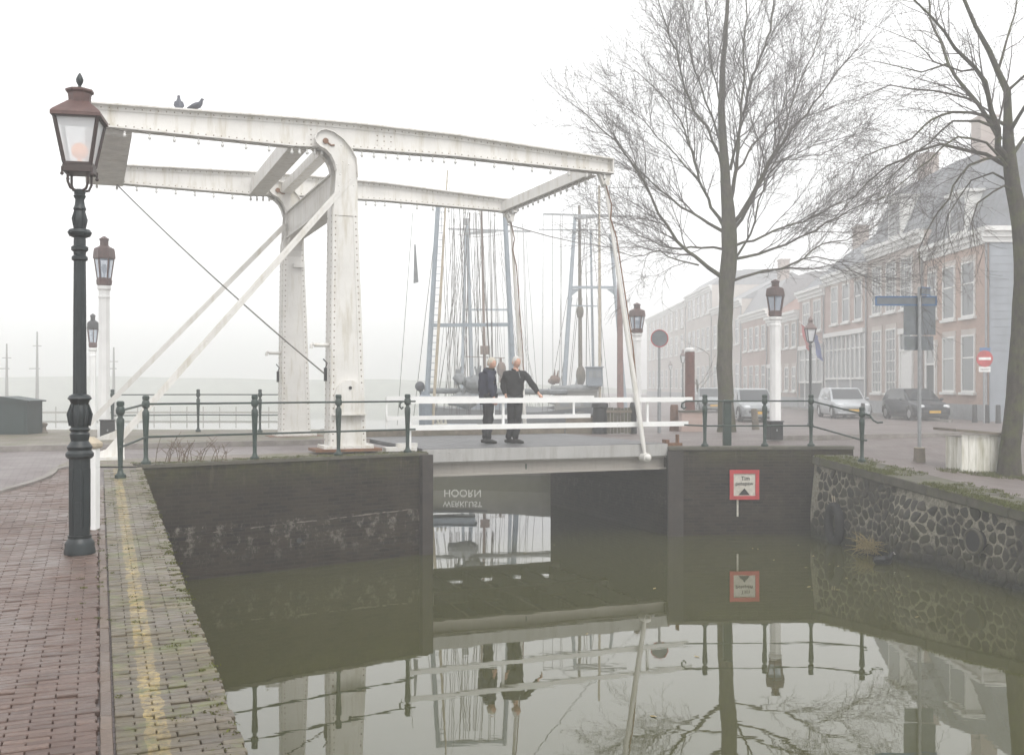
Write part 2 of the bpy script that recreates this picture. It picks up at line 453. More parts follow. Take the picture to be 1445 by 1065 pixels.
def house_brick(name, c1, c2):
    m, n, l, b = nodes_of(name)
    g = n.new('ShaderNodeNewGeometry').outputs['Position']
    sx = n.new('ShaderNodeSeparateXYZ'); l.new(g, sx.inputs[0])
    cb = n.new('ShaderNodeCombineXYZ')
    l.new(math_n(n, l, 'ADD', sx.outputs[0], sx.outputs[1]), cb.inputs[0]); l.new(sx.outputs[2], cb.inputs[1])
    bt = n.new('ShaderNodeTexBrick')
    bt.inputs['Scale'].default_value = 1.0
    bt.inputs['Brick Width'].default_value = 0.22
    bt.inputs['Row Height'].default_value = 0.065
    bt.inputs['Mortar Size'].default_value = 0.006
    bt.inputs['Color1'].default_value = (*c1, 1)
    bt.inputs['Color2'].default_value = (*c2, 1)
    bt.inputs['Mortar'].default_value = (*[x * 0.8 + 0.05 for x in c2], 1)
    l.new(cb.outputs[0], bt.inputs['Vector'])
    f = tex_noise(n, l, cb.outputs[0], 0.8, 7, 0.7)
    c = mixc(n, l, ramp(n, l, f, [(0.35, 0.4), (0.65, 0.0)]), bt.outputs['Color'], tuple(x * 0.6 for x in c1))
    l.new(c, b.inputs['Base Color'])
    b.inputs['Roughness'].default_value = 0.85
    M[name] = m
house_brick('brick_orange', (0.43, 0.295, 0.235), (0.48, 0.345, 0.28))  # house brick tones lightened, so part of the haze is in the colour
house_brick('brick_red', (0.42, 0.31, 0.27), (0.47, 0.36, 0.32))
house_brick('brick_brown', (0.40, 0.325, 0.29), (0.45, 0.38, 0.34))
house_brick('brick_pale', (0.54, 0.48, 0.44), (0.60, 0.55, 0.50))  # distance haze painted into the far walls' colour; also used for lintels
simple('boarding_grey', (0.25, 0.275, 0.305), 0.7, var=0.15, scale=1.2)

def bark(name, c, mossy):
    m, n, l, b = nodes_of(name)
    v = coords(n, l, world=True, scale=(1, 1, 0.35))
    f = tex_noise(n, l, v, 14, 8, 0.75)
    g = coords(n, l, world=True)
    c1 = mixc(n, l, ramp(n, l, f, [(0.35, 0.0), (0.65, 1.0)]), tuple(x * 0.55 for x in c), tuple(x * 1.35 for x in c))
    c2 = mixc(n, l, ramp(n, l, tex_noise(n, l, g, 3.0, 8, 0.7), [(0.44, 0.0), (0.62, mossy)]), c1, (0.085, 0.095, 0.035))
    c3 = mixc(n, l, ramp(n, l, tex_noise(n, l, g, 17, 4, 0.6), [(0.66, 0.0), (0.72, 0.4 if mossy > .5 else 0)]), c2, (0.22, 0.22, 0.2))
    l.new(c3, b.inputs['Base Color'])
    b.inputs['Roughness'].default_value = 0.9
    b.inputs['Specular IOR Level'].default_value = 0.2
    bump(n, l, f, b, 0.8, 0.03)
    M[name] = m
bark('bark', (0.075, 0.066, 0.050), 0.5)
bark('bark_mossy', (0.055, 0.047, 0.038), 0.7)
simple('twig', (0.075, 0.062, 0.056), 0.9, var=0.2, bumpy=0)

# water: olive body under a mirror-calm surface
m, n, l, b = nodes_of('water')
b.inputs['Base Color'].default_value = (0.050, 0.050, 0.016, 1)
b.inputs['Roughness'].default_value = 0.015
b.inputs['IOR'].default_value = 1.85
v = coords(n, l, world=True, scale=(0.55, 1.0, 1))
w1 = tex_noise(n, l, v, 0.9, 2, 0.5)
w2 = tex_noise(n, l, coords(n, l, world=True, scale=(1.0, 2.2, 1)), 2.6, 2, 0.5)
hgt = math_n(n, l, 'ADD', math_n(n, l, 'MULTIPLY', w1, 1.0), math_n(n, l, 'MULTIPLY', w2, 0.22))
bump(n, l, hgt, b, 0.05, 0.03)
M['water'] = m

# ------------------------------------------------------------------ mesh builder
COL = scene.collection
def origin_of(o):
    p = Vector((0, 0, 0))
    while o is not None:
        p = p + o.location
        o = o.parent
    return p
class MB:
    def __init__(self):
        self.v, self.f, self.fm, self.tone, self.uv = [], [], [], {}, {}
        self.cur = 0
    def add(self, vs, fs):
        k = len(self.v)
        self.v += [tuple(x) for x in vs]
        for f in fs:
            self.f.append(tuple(i + k for i in f)); self.fm.append(self.cur)
        return self
    def box(self, c, s, rz=0.0, ax=None):
        """Box at centre c, size s; ax = (X axis, Y axis, Z axis) vectors or rotation rz."""
        if ax is None:
            ca, sa = math.cos(rz), math.sin(rz)
            ax = (Vector((ca, sa, 0)), Vector((-sa, ca, 0)), Vector((0, 0, 1)))
        c = Vector(c)
        vs = []
        for dz in (-.5, .5):
            for dx, dy in ((-.5, -.5), (.5, -.5), (.5, .5), (-.5, .5)):
                vs.append(c + ax[0] * (dx * s[0]) + ax[1] * (dy * s[1]) + ax[2] * (dz * s[2]))
        return self.add(vs, [(3, 2, 1, 0), (4, 5, 6, 7), (0, 1, 5, 4), (1, 2, 6, 5), (2, 3, 7, 6), (3, 0, 4, 7)])
    def bbox(self, t0, t1, w0, w1, z0, z1):
        """Box in the bridge frame."""
        return self.box(B((t0 + t1) / 2, (w0 + w1) / 2, (z0 + z1) / 2), (t1 - t0, w1 - w0, z1 - z0), ax=(BA, BB, Vector((0, 0, 1))))
    def bar(self, a, b, w, h, up=Vector((0, 0, 1))):
        a, b = Vector(a), Vector(b)
        d = b - a
        L = d.length
        d.normalize()
        x = d.cross(up)
        if x.length < 1e-4: x = d.cross(Vector((1, 0, 0)))
        x.normalize()
        y = x.cross(d)
        return self.box((a + b) / 2, (L, w, h), ax=(d, x, y))
    def tube(self, pts, rad, sides=8, cap=True):
        pts = [Vector(p) for p in pts]
        if not hasattr(rad, '__len__'): rad = [rad] * len(pts)
        k = len(self.v)
        nrm = None
        for i, p in enumerate(pts):
            if i == 0: d = pts[1] - p
            elif i == len(pts) - 1: d = p - pts[i - 1]
            else: d = pts[i + 1] - pts[i - 1]
            if d.length < 1e-9: d = Vector((0, 0, 1))
            d.normalize()
            if nrm is None:
                nrm = d.cross(Vector((0.13, 0.31, 0.94)))
                if nrm.length < 1e-3: nrm = d.cross(Vector((1, 0, 0)))
            nrm = nrm - d * nrm.dot(d)
            if nrm.length < 1e-6: nrm = d.orthogonal()
            nrm.normalize()
            bn = d.cross(nrm)
            for s in range(sides):
                a = 2 * math.pi * s / sides
                self.v.append(tuple(p + (nrm * math.cos(a) + bn * math.sin(a)) * rad[i]))
        for i in range(len(pts) - 1):
            for s in range(sides):
                s2 = (s + 1) % sides
                self.f.append((k + i * sides + s, k + i * sides + s2, k + (i + 1) * sides + s2, k + (i + 1) * sides + s)); self.fm.append(self.cur)
        if cap and sides > 2:
            self.f.append(tuple(k + s for s in reversed(range(sides)))); self.fm.append(self.cur)
            e = k + (len(pts) - 1) * sides
            self.f.append(tuple(e + s for s in range(sides))); self.fm.append(self.cur)
        return self
    def lathe(self, prof, c=(0, 0, 0), sides=16, phase=0.0, sq=None):
        """prof: list of (radius, z); closed at both ends."""
        c = Vector(c)
        k = len(self.v)
        for r, z in prof:
            for s in range(sides):
                a = 2 * math.pi * s / sides + phase
                self.v.append((c.x + r * math.cos(a), c.y + r * math.sin(a), c.z + z))
        for i in range(len(prof) - 1):
            for s in range(sides):
                s2 = (s + 1) % sides
                self.f.append((k + i * sides + s, k + i * sides + s2, k + (i + 1) * sides + s2, k + (i + 1) * sides + s)); self.fm.append(self.cur)
        self.f.append(tuple(k + s for s in reversed(range(sides)))); self.fm.append(self.cur)
        e = k + (len(prof) - 1) * sides
        self.f.append(tuple(e + s for s in range(sides))); self.fm.append(self.cur)
        return self
    def prism(self, poly, off):
        """Extrude a 3D polygon by the vector off."""
        nn = len(poly)
        vs = [Vector(p) for p in poly] + [Vector(p) + off for p in poly]
        fs = [tuple(range(nn))[::-1], tuple(range(nn, 2 * nn))]
        for i in range(nn):
            j = (i + 1) % nn
            fs.append((i, j, nn + j, nn + i))
        return self.add(vs, fs)
    def ball(self, c, r, seg=10, rings=7, sx=1, sy=1, sz=1):
        prof = []
        c = Vector(c)
        k = len(self.v)
        for i in range(rings + 1):
            th = math.pi * i / rings
            for s in range(seg):
                a = 2 * math.pi * s / seg
                self.v.append((c.x + sx * r * math.sin(th) * math.cos(a), c.y + sy * r * math.sin(th) * math.sin(a), c.z - sz * r * math.cos(th)))
        for i in range(rings):
            for s in range(seg):
                s2 = (s + 1) % seg
                self.f.append((k + i * seg + s, k + i * seg + s2, k + (i + 1) * seg + s2, k + (i + 1) * seg + s)); self.fm.append(self.cur)
        return self
    def build(self, name, mat, parent=None, world=True, smooth=False, bevel=0.0):
        me = bpy.data.meshes.new(name)
        off = origin_of(parent) if (world and parent is not None) else Vector((0, 0, 0))
        me.from_pydata([(x - off.x, y - off.y, z - off.z) for x, y, z in self.v], [], self.f)
        mats = mat if isinstance(mat, (list, tuple)) else [mat]
        for mm in mats: me.materials.append(M[mm])
        if len(mats) > 1:
            me.polygons.foreach_set('material_index', [min(q, len(mats) - 1) for q in self.fm])
        if self.tone:
            ca = me.color_attributes.new('tone', 'FLOAT_COLOR', 'POINT')
            for i in range(len(self.v)):
                tv = self.tone.get(i, 0.5)
                ca.data[i].color = (tv, tv, tv, 1)
        if self.uv:
            ul = me.uv_layers.new(name='UVMap')
            for lp in me.loops:
                ul.data[lp.index].uv = self.uv.get(lp.vertex_index, (0, 0))
        bm = bmesh.new(); bm.from_mesh(me)
        if bevel > 0:
            bmesh.ops.remove_doubles(bm, verts=bm.verts, dist=1e-6)
            bmesh.ops.bevel(bm, geom=[e for e in bm.edges], offset=bevel, segments=1, affect='EDGES', clamp_overlap=True)
        bmesh.ops.recalc_face_normals(bm, faces=bm.faces)
        bm.to_mesh(me); bm.free()
        if smooth:
            me.polygons.foreach_set('use_smooth', [True] * len(me.polygons))
            try: me.set_sharp_from_angle(angle=R(38))
            except Exception: pass
        me.update()
        o = bpy.data.objects.new(name, me)
        COL.objects.link(o)
        if parent is not None: o.parent = parent
        return o
def tag(o, label=None, cat=None, group=None, kind=None):
    if label: o['label'] = label
    if cat: o['category'] = cat
    if group: o['group'] = group
    if kind: o['kind'] = kind
    return o
def empty(name, loc, label, cat, group=None, rz=0.0):
    o = bpy.data.objects.new(name, None)
    COL.objects.link(o)
    o.location = loc
    o.rotation_euler = (0, 0, rz)
    o.empty_display_size = 0.2
    return tag(o, label, cat, group)
def copy_tree(o, parent=None):
    c = o.copy(); COL.objects.link(c); c.parent = parent
    for ch in list(o.children): copy_tree(ch, c)
    return c
def structure(mb, name, mat, smooth=False):
    return tag(mb.build(name, mat, smooth=smooth), kind='structure')

# ------------------------------------------------------------------ the setting
FAR = 1000.0
mb = MB(); mb.add([(-FAR, -40, WATER), (FAR, -40, WATER), (FAR, FAR, WATER), (-FAR, FAR, WATER)], [(0, 1, 2, 3)])
structure(mb, 'water', 'water')

L0, L1 = Vector((-5.58, 15.75, 0)), Vector((-1.51, 18.75, 0))
LFAR = Vector((-5.0, 27.3, 0))
def xr_left(d):
    if d <= L0.y: return E0.x - 0.3944 * d + (0.0 if d < 14 else (d - 14) / 1.75 * (L0.x - (E0.x - 0.3944 * L0.y)))
    if d <= L1.y: return L0.x + (L1.x - L0.x) * (d - L0.y) / (L1.y - L0.y)
    return L1.x + (LFAR.x - L1.x) * (d - L1.y) / (LFAR.y - L1.y)
mb = MB()
ds = [-12, -6, -2, 0, 2, 4, 6, 8, 10, 12, 14, 15.75, 17, 18.75, 21, 24, 25.2, 26.3, 27.3]
prev = None
for d in ds:
    xl = -120.0
    a, c = Vector((xl, d, zleft(d) - 0.03)), Vector((xr_left(d), d, zleft(d) - 0.03))
    if d > 25.2:
        a.x = -120.0 if d < 26 else -14 - (27.3 - d) * 20
    if prev:
        mb.add([prev[0], prev[1], c, a], [(0, 1, 2, 3)])
    prev = (a, c)
structure(mb, 'road', 'road_bricks')
# verge on the harbour side of the road, with its kerb
mb = MB()
mb.add([(-60, 21.6, 0.06), B(-7.2, 3.05, 0.06), B(1.25, 3.35, 0.06), Vector((-5.03, 27.25, 0.06)), Vector((-14, 27.2, 0.06)), (-60, 25.2, 0.06)], [(0, 1, 2, 3, 4, 5)])
structure(mb, 'verge_ground', 'mossy_bricks')
mb = MB()
for (p, q) in ((Vector((-60, 21.6, 0)), B(-7.2, 3.05)), (B(-7.2, 3.05), B(1.25, 3.35))):
    mb.bar(p + Vector((0, 0, 0.0)), q + Vector((0, 0, 0.0)), 0.16, 0.15)
structure(mb, 'road_kerb', 'kerb_stone')
# mossy strip of paving behind the abutment rail
mb = MB()
mb.add([Vector((-6.9, 15.9, -0.02)), L0 + Vector((0.0, 0.05, -0.018)), L1 + Vector((0, 0, -0.018)), B(1.25, 0.9, -0.018), B(-3.0, 0.15, -0.018), Vector((-7.2, 17.0, -0.02))], [(0, 1, 2, 3, 4, 5)])
structure(mb, 'abutment_paving', 'mossy_bricks')

# --- quay paving of single bricks
def brick_row_field(name, mat, p0, p1, q0, q1, bl, bw, pmax=None, h=0.0, lengthwise=False, skip=0.0):
    mb = MB()
    rnd = random.Random(hash(name) % 1000 if False else len(name))
    joint = 0.005
    q = q0
    row = 0
    def put(qc, pc, lq, lp):
        cz = rnd.uniform(-0.004, 0.004) + (rnd.random() < 0.03) * -0.008
        rz = rnd.uniform(-0.02, 0.02)
        ca, sa = math.cos(rz), math.sin(rz)
        k = len(mb.v)
        tilt = rnd.uniform(-0.003, 0.003)
        tone = min(1, max(0, rnd.gauss(0.45, 0.26)))
        vs = []
        for hz, sh in ((-0.05, 1.0), (-0.006, 1.0), (0.0, 0.90)):
            for dq, dp in ((-.5, -.5), (.5, -.5), (.5, .5), (-.5, .5)):
                ee = 1.0 if sh == 1.0 else 1.0
                aq = dq * lq - (0.003 if dq > 0 else -0.003) * (sh < 1)
                ap = dp * lp - (0.003 if dp > 0 else -0.003) * (sh < 1)
                vq, vp = qc + aq * ca - ap * sa, pc + aq * sa + ap * ca
                pt = Q(vq, vp, h + hz + cz + tilt * (1 if dp > 0 else -1))
                vs.append(pt)
                mb.uv[k + len(vs) - 1] = (vq, vp)
                mb.tone[k + len(vs) - 1] = tone
        mb.add(vs, [(8, 9, 10, 11)] + [(i, (i + 1) % 4, 4 + (i + 1) % 4, 4 + i) for i in range(4)] + [(4 + i, 4 + (i + 1) % 4, 8 + (i + 1) % 4, 8 + i) for i in range(4)])
    if lengthwise:
        while q < q1:
            put(q + bl / 2, (p0 + p1) / 2, bl - joint, p1 - p0 - joint)
            q += bl
    else:
        while q < q1:
            pm = p1 if pmax is None else min(p1, pmax(q))
            off = (row % 2) * bl / 2
            p = p0 - (off if off else 0)
            while p < pm:
                a, b_ = max(p, p0), min(p + bl, p1)
                if pmax: b_ = min(p + bl, p1)
                if b_ - a > 0.03:
                    edge = rnd.uniform(-0.012, 0.012) if a <= p0 + 1e-6 else 0
                    put(q + bw / 2, (a + edge + b_) / 2, bw - joint, b_ - a - edge - joint)
                p += bl
            q += bw * (1 + rnd.uniform(-0.02, 0.02))
            row += 1
    return structure(mb, name, mat)
def pav_max(q):
    return 3.4 if q < 10 else 3.4 - 2.3 * sst(10.0, 16.6, q)
brick_row_field('quay_edge_paving', 'edge_bricks', 0.0, 0.535, 2.6, 16.75, 0.178, 0.052)
brick_row_field('pavement_kerb', 'kerb_bricks', 0.54, 0.60, 2.6, 14.6, 0.19, 0.06, lengthwise=True)
brick_row_field('pavement', 'pavement_bricks', 0.605, 3.4, 2.6, 17.0, 0.20, 0.052, pmax=pav_max)
# outer kerb that curls round the pavement corner
mb = MB()
pts = [Q(q, pav_max(q) + 0.10, 0.0) for q in [6 + 0.4 * i for i in range(28)]]
pts += [Q(17.3, 0.95, 0), Q(17.5, 0.7, 0)]
for a, c in zip(pts, pts[1:]):
    mb.bar(a, c, 0.10, 0.06)
structure(mb, 'pavement_edging', 'kerb_stone')

# --- right bank
def xl_right(d):
    if d < 20.9: return 7.5 + (15.36 - d) * 0.267
    if d < 21.30: return 6.5
    if d <= 26.3: return 3.13 + (1.0 - 3.13) * (d - 21.0) / 5.3
    if d <= 60: return 1.0 + 3.0 * (d - 26.3) / 33.7
    return 4.0 + (d - 60) * 0.06
mb = MB()
dr = [-12, 0, 6, 10, 13, 15.36, 17, 18.5, 20, 20.85, 21.28, 21.301, 22, 23, 24, 25, 26.3, 28, 31, 34, 38, 42, 50, 60, 90, 130, 200, 400]
rows = []
for d in dr:
    x0 = xl_right(d)
    xs = [x0, x0 + 1.0, x0 + 2, x0 + 3.5, x0 + 6, x0 + 10, x0 + 16, x0 + 30, 250]
    rows.append([Vector((x, d, zright(min(x, 12), d) - 0.02)) for x in xs])
for r0, r1 in zip(rows, rows[1:]):
    for i in range(len(r0) - 1):
        mb.add([r0[i], r0[i + 1], r1[i + 1], r1[i]], [(0, 1, 2, 3)])
structure(mb, 'street', 'street_bricks')
# footpath strips and kerb in the street
mb = MB()
for (xa, da, xb, db) in ((6.2, 25.0, 14.0, 27.5), (18.4, 44, 18.4, 170)):
    za, zb = zright(min(xa, 12), da), zright(min(xb, 12), db)
    mb.bar((xa, da, za + 0.02), (xb, db, zb + 0.02), 0.15, 0.12)
structure(mb, 'street_kerb', 'kerb_stone')

# far shore: a low grass dike across the harbour
mb = MB()
nn = 40
for i in range(nn):
    x = -260 + i * 7.0
    pass
prof = []
for i in range(60):
    x = -400 + i * 7.2
    h = 2.25 + 0.25 * math.sin(i * 0.7) + random.uniform(-0.12, 0.12)
    h *= 1.0 if x < -20 else max(0.0, 1 - (x + 20) / 45.0)
    prof.append((x * 1.5, 225 + 0.02 * x, h * 1.25))
for (x0, y0, h0), (x1, y1, h1) in zip(prof, prof[1:]):
    mb.add([(x0, y0 - 9, WATER - .2), (x1, y1 - 9, WATER - .2), (x1, y1, max(h1, WATER)), (x0, y0, max(h0, WATER)), (x0, y0 + 30, max(h0 - 0.2, WATER - .2)), (x1, y1 + 30, max(h1 - .2, WATER - .2))], [(0, 1, 2, 3), (3, 2, 5, 4)])
structure(mb, 'dike_hill', 'dike_grass')

# --- walls (things)
def wall_between(mb, pts, zb=-2.6, thick=0.45, inward=None):
    """pts: (x, y, ztop) polyline of the water face."""
    for a, c in zip(pts, pts[1:]):
        a, c = Vector(a), Vector(c)
        d = Vector((c.x - a.x, c.y - a.y, 0)); d.normalize()
        nrm = Vector((-d.y, d.x, 0)) * thick if inward is None else inward * thick
        a0, c0 = Vector((a.x, a.y, zb)), Vector((c.x, c.y, zb))
        mb.add([a0, c0, c, a, a0 + nrm, c0 + nrm, c + nrm, a + nrm],
               [(0, 1, 2, 3), (5, 4, 7, 6), (3, 2, 6, 7), (0, 3, 7, 4), (1, 5, 6, 2)])
    return mb
wl_ = empty('abutment_wall', (L0.x, L0.y, -2.6), 'dark brick bridge abutment with a white lime band, below the green railing', 'wall')
mb = MB(); wall_between(mb, [(L0.x, L0.y, -0.035), (L1.x, L1.y, -0.035)], thick=0.5)
mb.build('brickwork', 'abutment_wall', wl_)
ledge = MB()                            # lower half of the wall stands a little proud
dv = (L1 - L0).normalized(); nv = Vector((dv.y, -dv.x, 0))
wall_between(ledge, [tuple(L0 + nv * 0.05 + Vector((0, 0, -1.12))), tuple(L1 + nv * 0.05 - dv * 0.35 + Vector((0, 0, -0.98)))], thick=0.055)
ledge.build('footing', 'abutment_wall', wl_)
le = MB(); rl = random.Random(13); la, lb = L0 + nv * 0.05 + Vector((0, 0, -1.12)), L1 + nv * 0.05 - dv * 0.35 + Vector((0, 0, -0.98))
f = 0.22
while f < 0.96:
    w_ = rl.uniform(.01, .035)
    if rl.random() < 0.25 + 0.6 * f:
        le.bar(la.lerp(lb, f) + Vector((0, 0, rl.uniform(-.004, .006))) + nv * .002, la.lerp(lb, f + w_) + Vector((0, 0, rl.uniform(-.004, .006))) + nv * .002, 0.014, rl.uniform(.008, .022))
    f += w_ * rl.uniform(.6, 1.0) + (rl.random() < .3) * rl.uniform(0, .03)
le.build('lime_edge', 'lime', wl_)
cp = MB()
cp.bar(L0 + Vector((0, 0, -0.015)) + nv * -0.17, L1 + Vector((0, 0, -0.015)) + nv * -0.17, 0.40, 0.05)
cp.build('coping', 'concrete', wl_)
qr = MB()
qr.box(L1 + nv * 0.03 - dv * 0.06 + Vector((0, 0, -1.33)), (0.22, 0.16, 2.6), ax=(dv, nv, Vector((0, 0, 1))))
qr.build('corner_post', 'wood_dark', wl_)
ho = MB(); ho.tube([L0 + dv * 2.55 + nv * 0.0 + Vector((0, 0, -1.34)), L0 + dv * 2.55 + nv * 0.062 + Vector((0, 0, -1.34))], 0.045, 10)
ho.build('drain_hole', 'black_iron', wl_)

mb = MB()
pq = []
for q in [-4, 0, 2.6, 5, 8, 11, 14, 16.9]:
    v_ = Q(q, 0.03, -0.05); pq.append((v_.x, v_.y, v_.z))
pq[-1] = (L0.x - 0.02, L0.y, -0.05)
wall_between(mb, pq, thick=0.4)
tag(mb.build('quay_wall', 'channel_wall'), 'shaded brick quay wall dropping to the water beside the yellow line', 'wall')

mb = MB(); wall_between(mb, [(L1.x, L1.y, -0.04), (LFAR.x, LFAR.y, -0.04), (-14, 27.25, -0.04), (-60, 25.2, -.04), (-120, 25.2, -0.04)], thick=0.3)
tag(mb.build('harbour_wall', 'channel_wall'), 'brick wall along the harbour under the far railing', 'wall')

R1, R2 = Vector((3.13, 20.99, 0)), Vector((6.9, 21.2, 0))
wr = empty('abutment_wall', (R1.x, R1.y, -2.6), 'dark brick bridge abutment that carries the red framed sign', 'wall')
mb = MB(); wall_between(mb, [(R1.x, R1.y, -0.085), (R2.x, R2.y, -0.085)], thick=0.5)
mb.build('brickwork', 'plain_old_wall', wr)
cp = MB(); cp.bar(R1 + Vector((-0.02, 0.18, -0.055)), R2 + Vector((0, 0.18, -0.055)), 0.42, 0.06); cp.build('coping', 'concrete', wr)
cp = MB(); cp.box(R1 + Vector((0.13, -0.03, -1.36)), (0.30, 0.2, 2.5)); cp.build('corner_post', 'wood_dark', wr)
RC = B(6.47, 5.5)
mb = MB(); wall_between(mb, [(R1.x, R1.y, -0.09), (RC.x, RC.y, -0.09), (1.0 + 3.0, 60, -0.09), (22, 360, -0.09)], thick=0.3, inward=Vector((1, 0, 0)))
tag(mb.build('channel_wall', 'channel_wall'), 'dark brick side wall of the lock channel under the bridge deck', 'wall')

ws = empty('stone_quay_wall', (7.5, 15.36, -2.6), 'rubble stone quay wall with pale joints and a mossy coping', 'wall')
SD = Vector((-0.258, 0.966, 0)); SN = Vector((-0.966, -0.258, 0))
def S(k, out=0.0, z=0.0):                  # along the stone wall; k = 0 at the photo's right edge
    p = Vector((7.5, 15.36, 0)) + SD * k + SN * out
    return Vector((p.x, p.y, z))
def ztop(k): return -0.60 + 0.42 * max(-2.0, min(1.0, k / 5.6))
mb = MB()
gk = [-12, -8, -5, -3] + [-2 + 0.16 * i for i in range(49)]
rnd = random.Random(3)
def bulge(k, z):
    b_ = 0.05 + 0.10 * (ztop(k) - z) / 1.6 * 0.5 + 0.03 * math.sin(k * 2.1 + z * 3)
    if 1.9 < k < 3.1: b_ += 0.18 * math.sin((k - 1.9) / 1.2 * math.pi) * sst(ztop(k) - 0.2, ztop(k) - 0.75, z) if False else 0.18 * math.sin((k - 1.9) / 1.2 * math.pi) * (1 - sst(-1.1, ztop(k) - 0.2, z))
    return b_
grid = []
NZ = 14
for k in gk:
    zt = ztop(k) - 0.17
    grid.append([S(k, bulge(k, -2.3 + (zt + 2.3) * j / NZ), -2.3 + (zt + 2.3) * j / NZ) for j in range(NZ + 1)])
for a, c in zip(grid, grid[1:]):
    for j in range(NZ):
        mb.add([a[j], c[j], c[j + 1], a[j + 1]], [(0, 1, 2, 3)])
mb.build('mortar', 'mortar', ws, smooth=True)
cell = 0.185
pts2 = {}
for a in range(-16, 34):
    for b_ in range(0, 12):
        pts2[(a, b_)] = (((a + 0.5 * (b_ % 2)) * cell * 1.06 + rnd.uniform(-.075, .075)), -2.15 + b_ * cell * 0.92 + rnd.uniform(-.07, .07))
st_ = MB()
def clip(poly, px, pz, nx, nz):
    out = []
    for i in range(len(poly)):
        a, c = poly[i], poly[(i + 1) % len(poly)]
        da, dc = (a[0] - px) * nx + (a[1] - pz) * nz, (c[0] - px) * nx + (c[1] - pz) * nz
        if da <= 0: out.append(a)
        if (da < 0 < dc) or (dc < 0 < da):
            f = da / (da - dc); out.append((a[0] + (c[0] - a[0]) * f, a[1] + (c[1] - a[1]) * f))
    return out
for (a, b_), (x, z) in pts2.items():
    if z > ztop(x) - 0.24 or x < -3 or x > 5.5: continue
    if math.hypot(x - 0.90, z + 1.20) < 0.20: continue
    poly = [(x - .4, z - .4), (x + .4, z - .4), (x + .4, z + .4), (x - .4, z + .4)]
    for da in (-2, -1, 0, 1, 2):
        for db in (-2, -1, 0, 1, 2):
            if (da or db) and (a + da, b_ + db) in pts2:
                qx, qz = pts2[(a + da, b_ + db)]
                ddx, ddz = qx - x, qz - z; L_ = math.hypot(ddx, ddz)
                gap = 0.014
                poly = clip(poly, (x + qx) / 2 - ddx / L_ * gap, (z + qz) / 2 - ddz / L_ * gap, ddx / L_, ddz / L_)
                if len(poly) < 3: break
        if len(poly) < 3: break
    if len(poly) < 3: continue
    cx = sum(p[0] for p in poly) / len(poly); cz = sum(p[1] for p in poly) / len(poly)
    # round the corners by cutting each edge at a quarter
    rp_ = []
    for i in range(len(poly)):
        p, q = poly[i], poly[(i + 1) % len(poly)]
        rp_ += [(p[0] + (q[0] - p[0]) * .22, p[1] + (q[1] - p[1]) * .22), (p[0] + (q[0] - p[0]) * .5 + rnd.uniform(-.006, .006), p[1] + (q[1] - p[1]) * .5 + rnd.uniform(-.006, .006)), (p[0] + (q[0] - p[0]) * .78, p[1] + (q[1] - p[1]) * .78)]
    zlim = ztop(cx) - 0.172
    n_ = len(rp_); hh = rnd.uniform(0.006, 0.024); tone = rnd.random(); k0 = len(st_.v)
    tx_, tz_ = rnd.uniform(-.12, .12), rnd.uniform(-.12, .12)
    vs = []
    for sc3, ho_2 in ((1.0, -0.015), (0.97, 0.35), (0.80, 0.8), (0.45, 1.0)):
        for (px, pz) in rp_:
            X_, Z_ = cx + (px - cx) * sc3, min(cz + (pz - cz) * sc3, zlim)
            vs.append(S(X_, bulge(X_, Z_) + (hh * ho_2 if ho_2 > 0 else ho_2) + (tx_ * (X_ - cx) + tz_ * (Z_ - cz)) * (ho_2 > 0) + rnd.uniform(-.003, .003), Z_))
    for i in range(len(vs)): st_.tone[k0 + i] = tone
    fcs = [(r_ * n_ + i, r_ * n_ + (i + 1) % n_, (r_ + 1) * n_ + (i + 1) % n_, (r_ + 1) * n_ + i) for r_ in range(3) for i in range(n_)] + [tuple(3 * n_ + i for i in range(n_))]
    st_.add(vs, fcs)
st_.build('stonework', 'rubble_stone', ws, smooth=True)
cp = MB()
k = -12.0
while k < 5.5:
    k2 = min(5.62, k + rnd.uniform(0.9, 1.3))
    a, c = S(k + .006, -0.28, ztop(k) - 0.085), S(k2 - .006, -0.28, ztop(k2) - 0.085)
    cp.bar(a + Vector((0, 0, rnd.uniform(-.01, .01))), c, 0.80, 0.17)
    k = k2
cp.build('coping', 'concrete', ws, bevel=0.015)
c0 = S(0.90, 0.10, -1.20)
dp = MB(); dp.tube([S(0.90, 0.02, -1.20), S(0.90, 0.165, -1.20)], [0.165, 0.165], 18)
dpo = dp.build('drain_pipe_mouth', 'lettering_black', ws)  # solid black disc, its colour stands for the dark inside the pipe
dp = MB(); dp.tube([S(0.90, 0.15, -1.2) + SD * 0.185 * math.cos(a) + Vector((0, 0, 0.185 * math.sin(a))) for a in [2 * math.pi * i / 20 for i in range(21)]], 0.032, 8)
dp.build('pipe_rim', 'concrete', dpo)

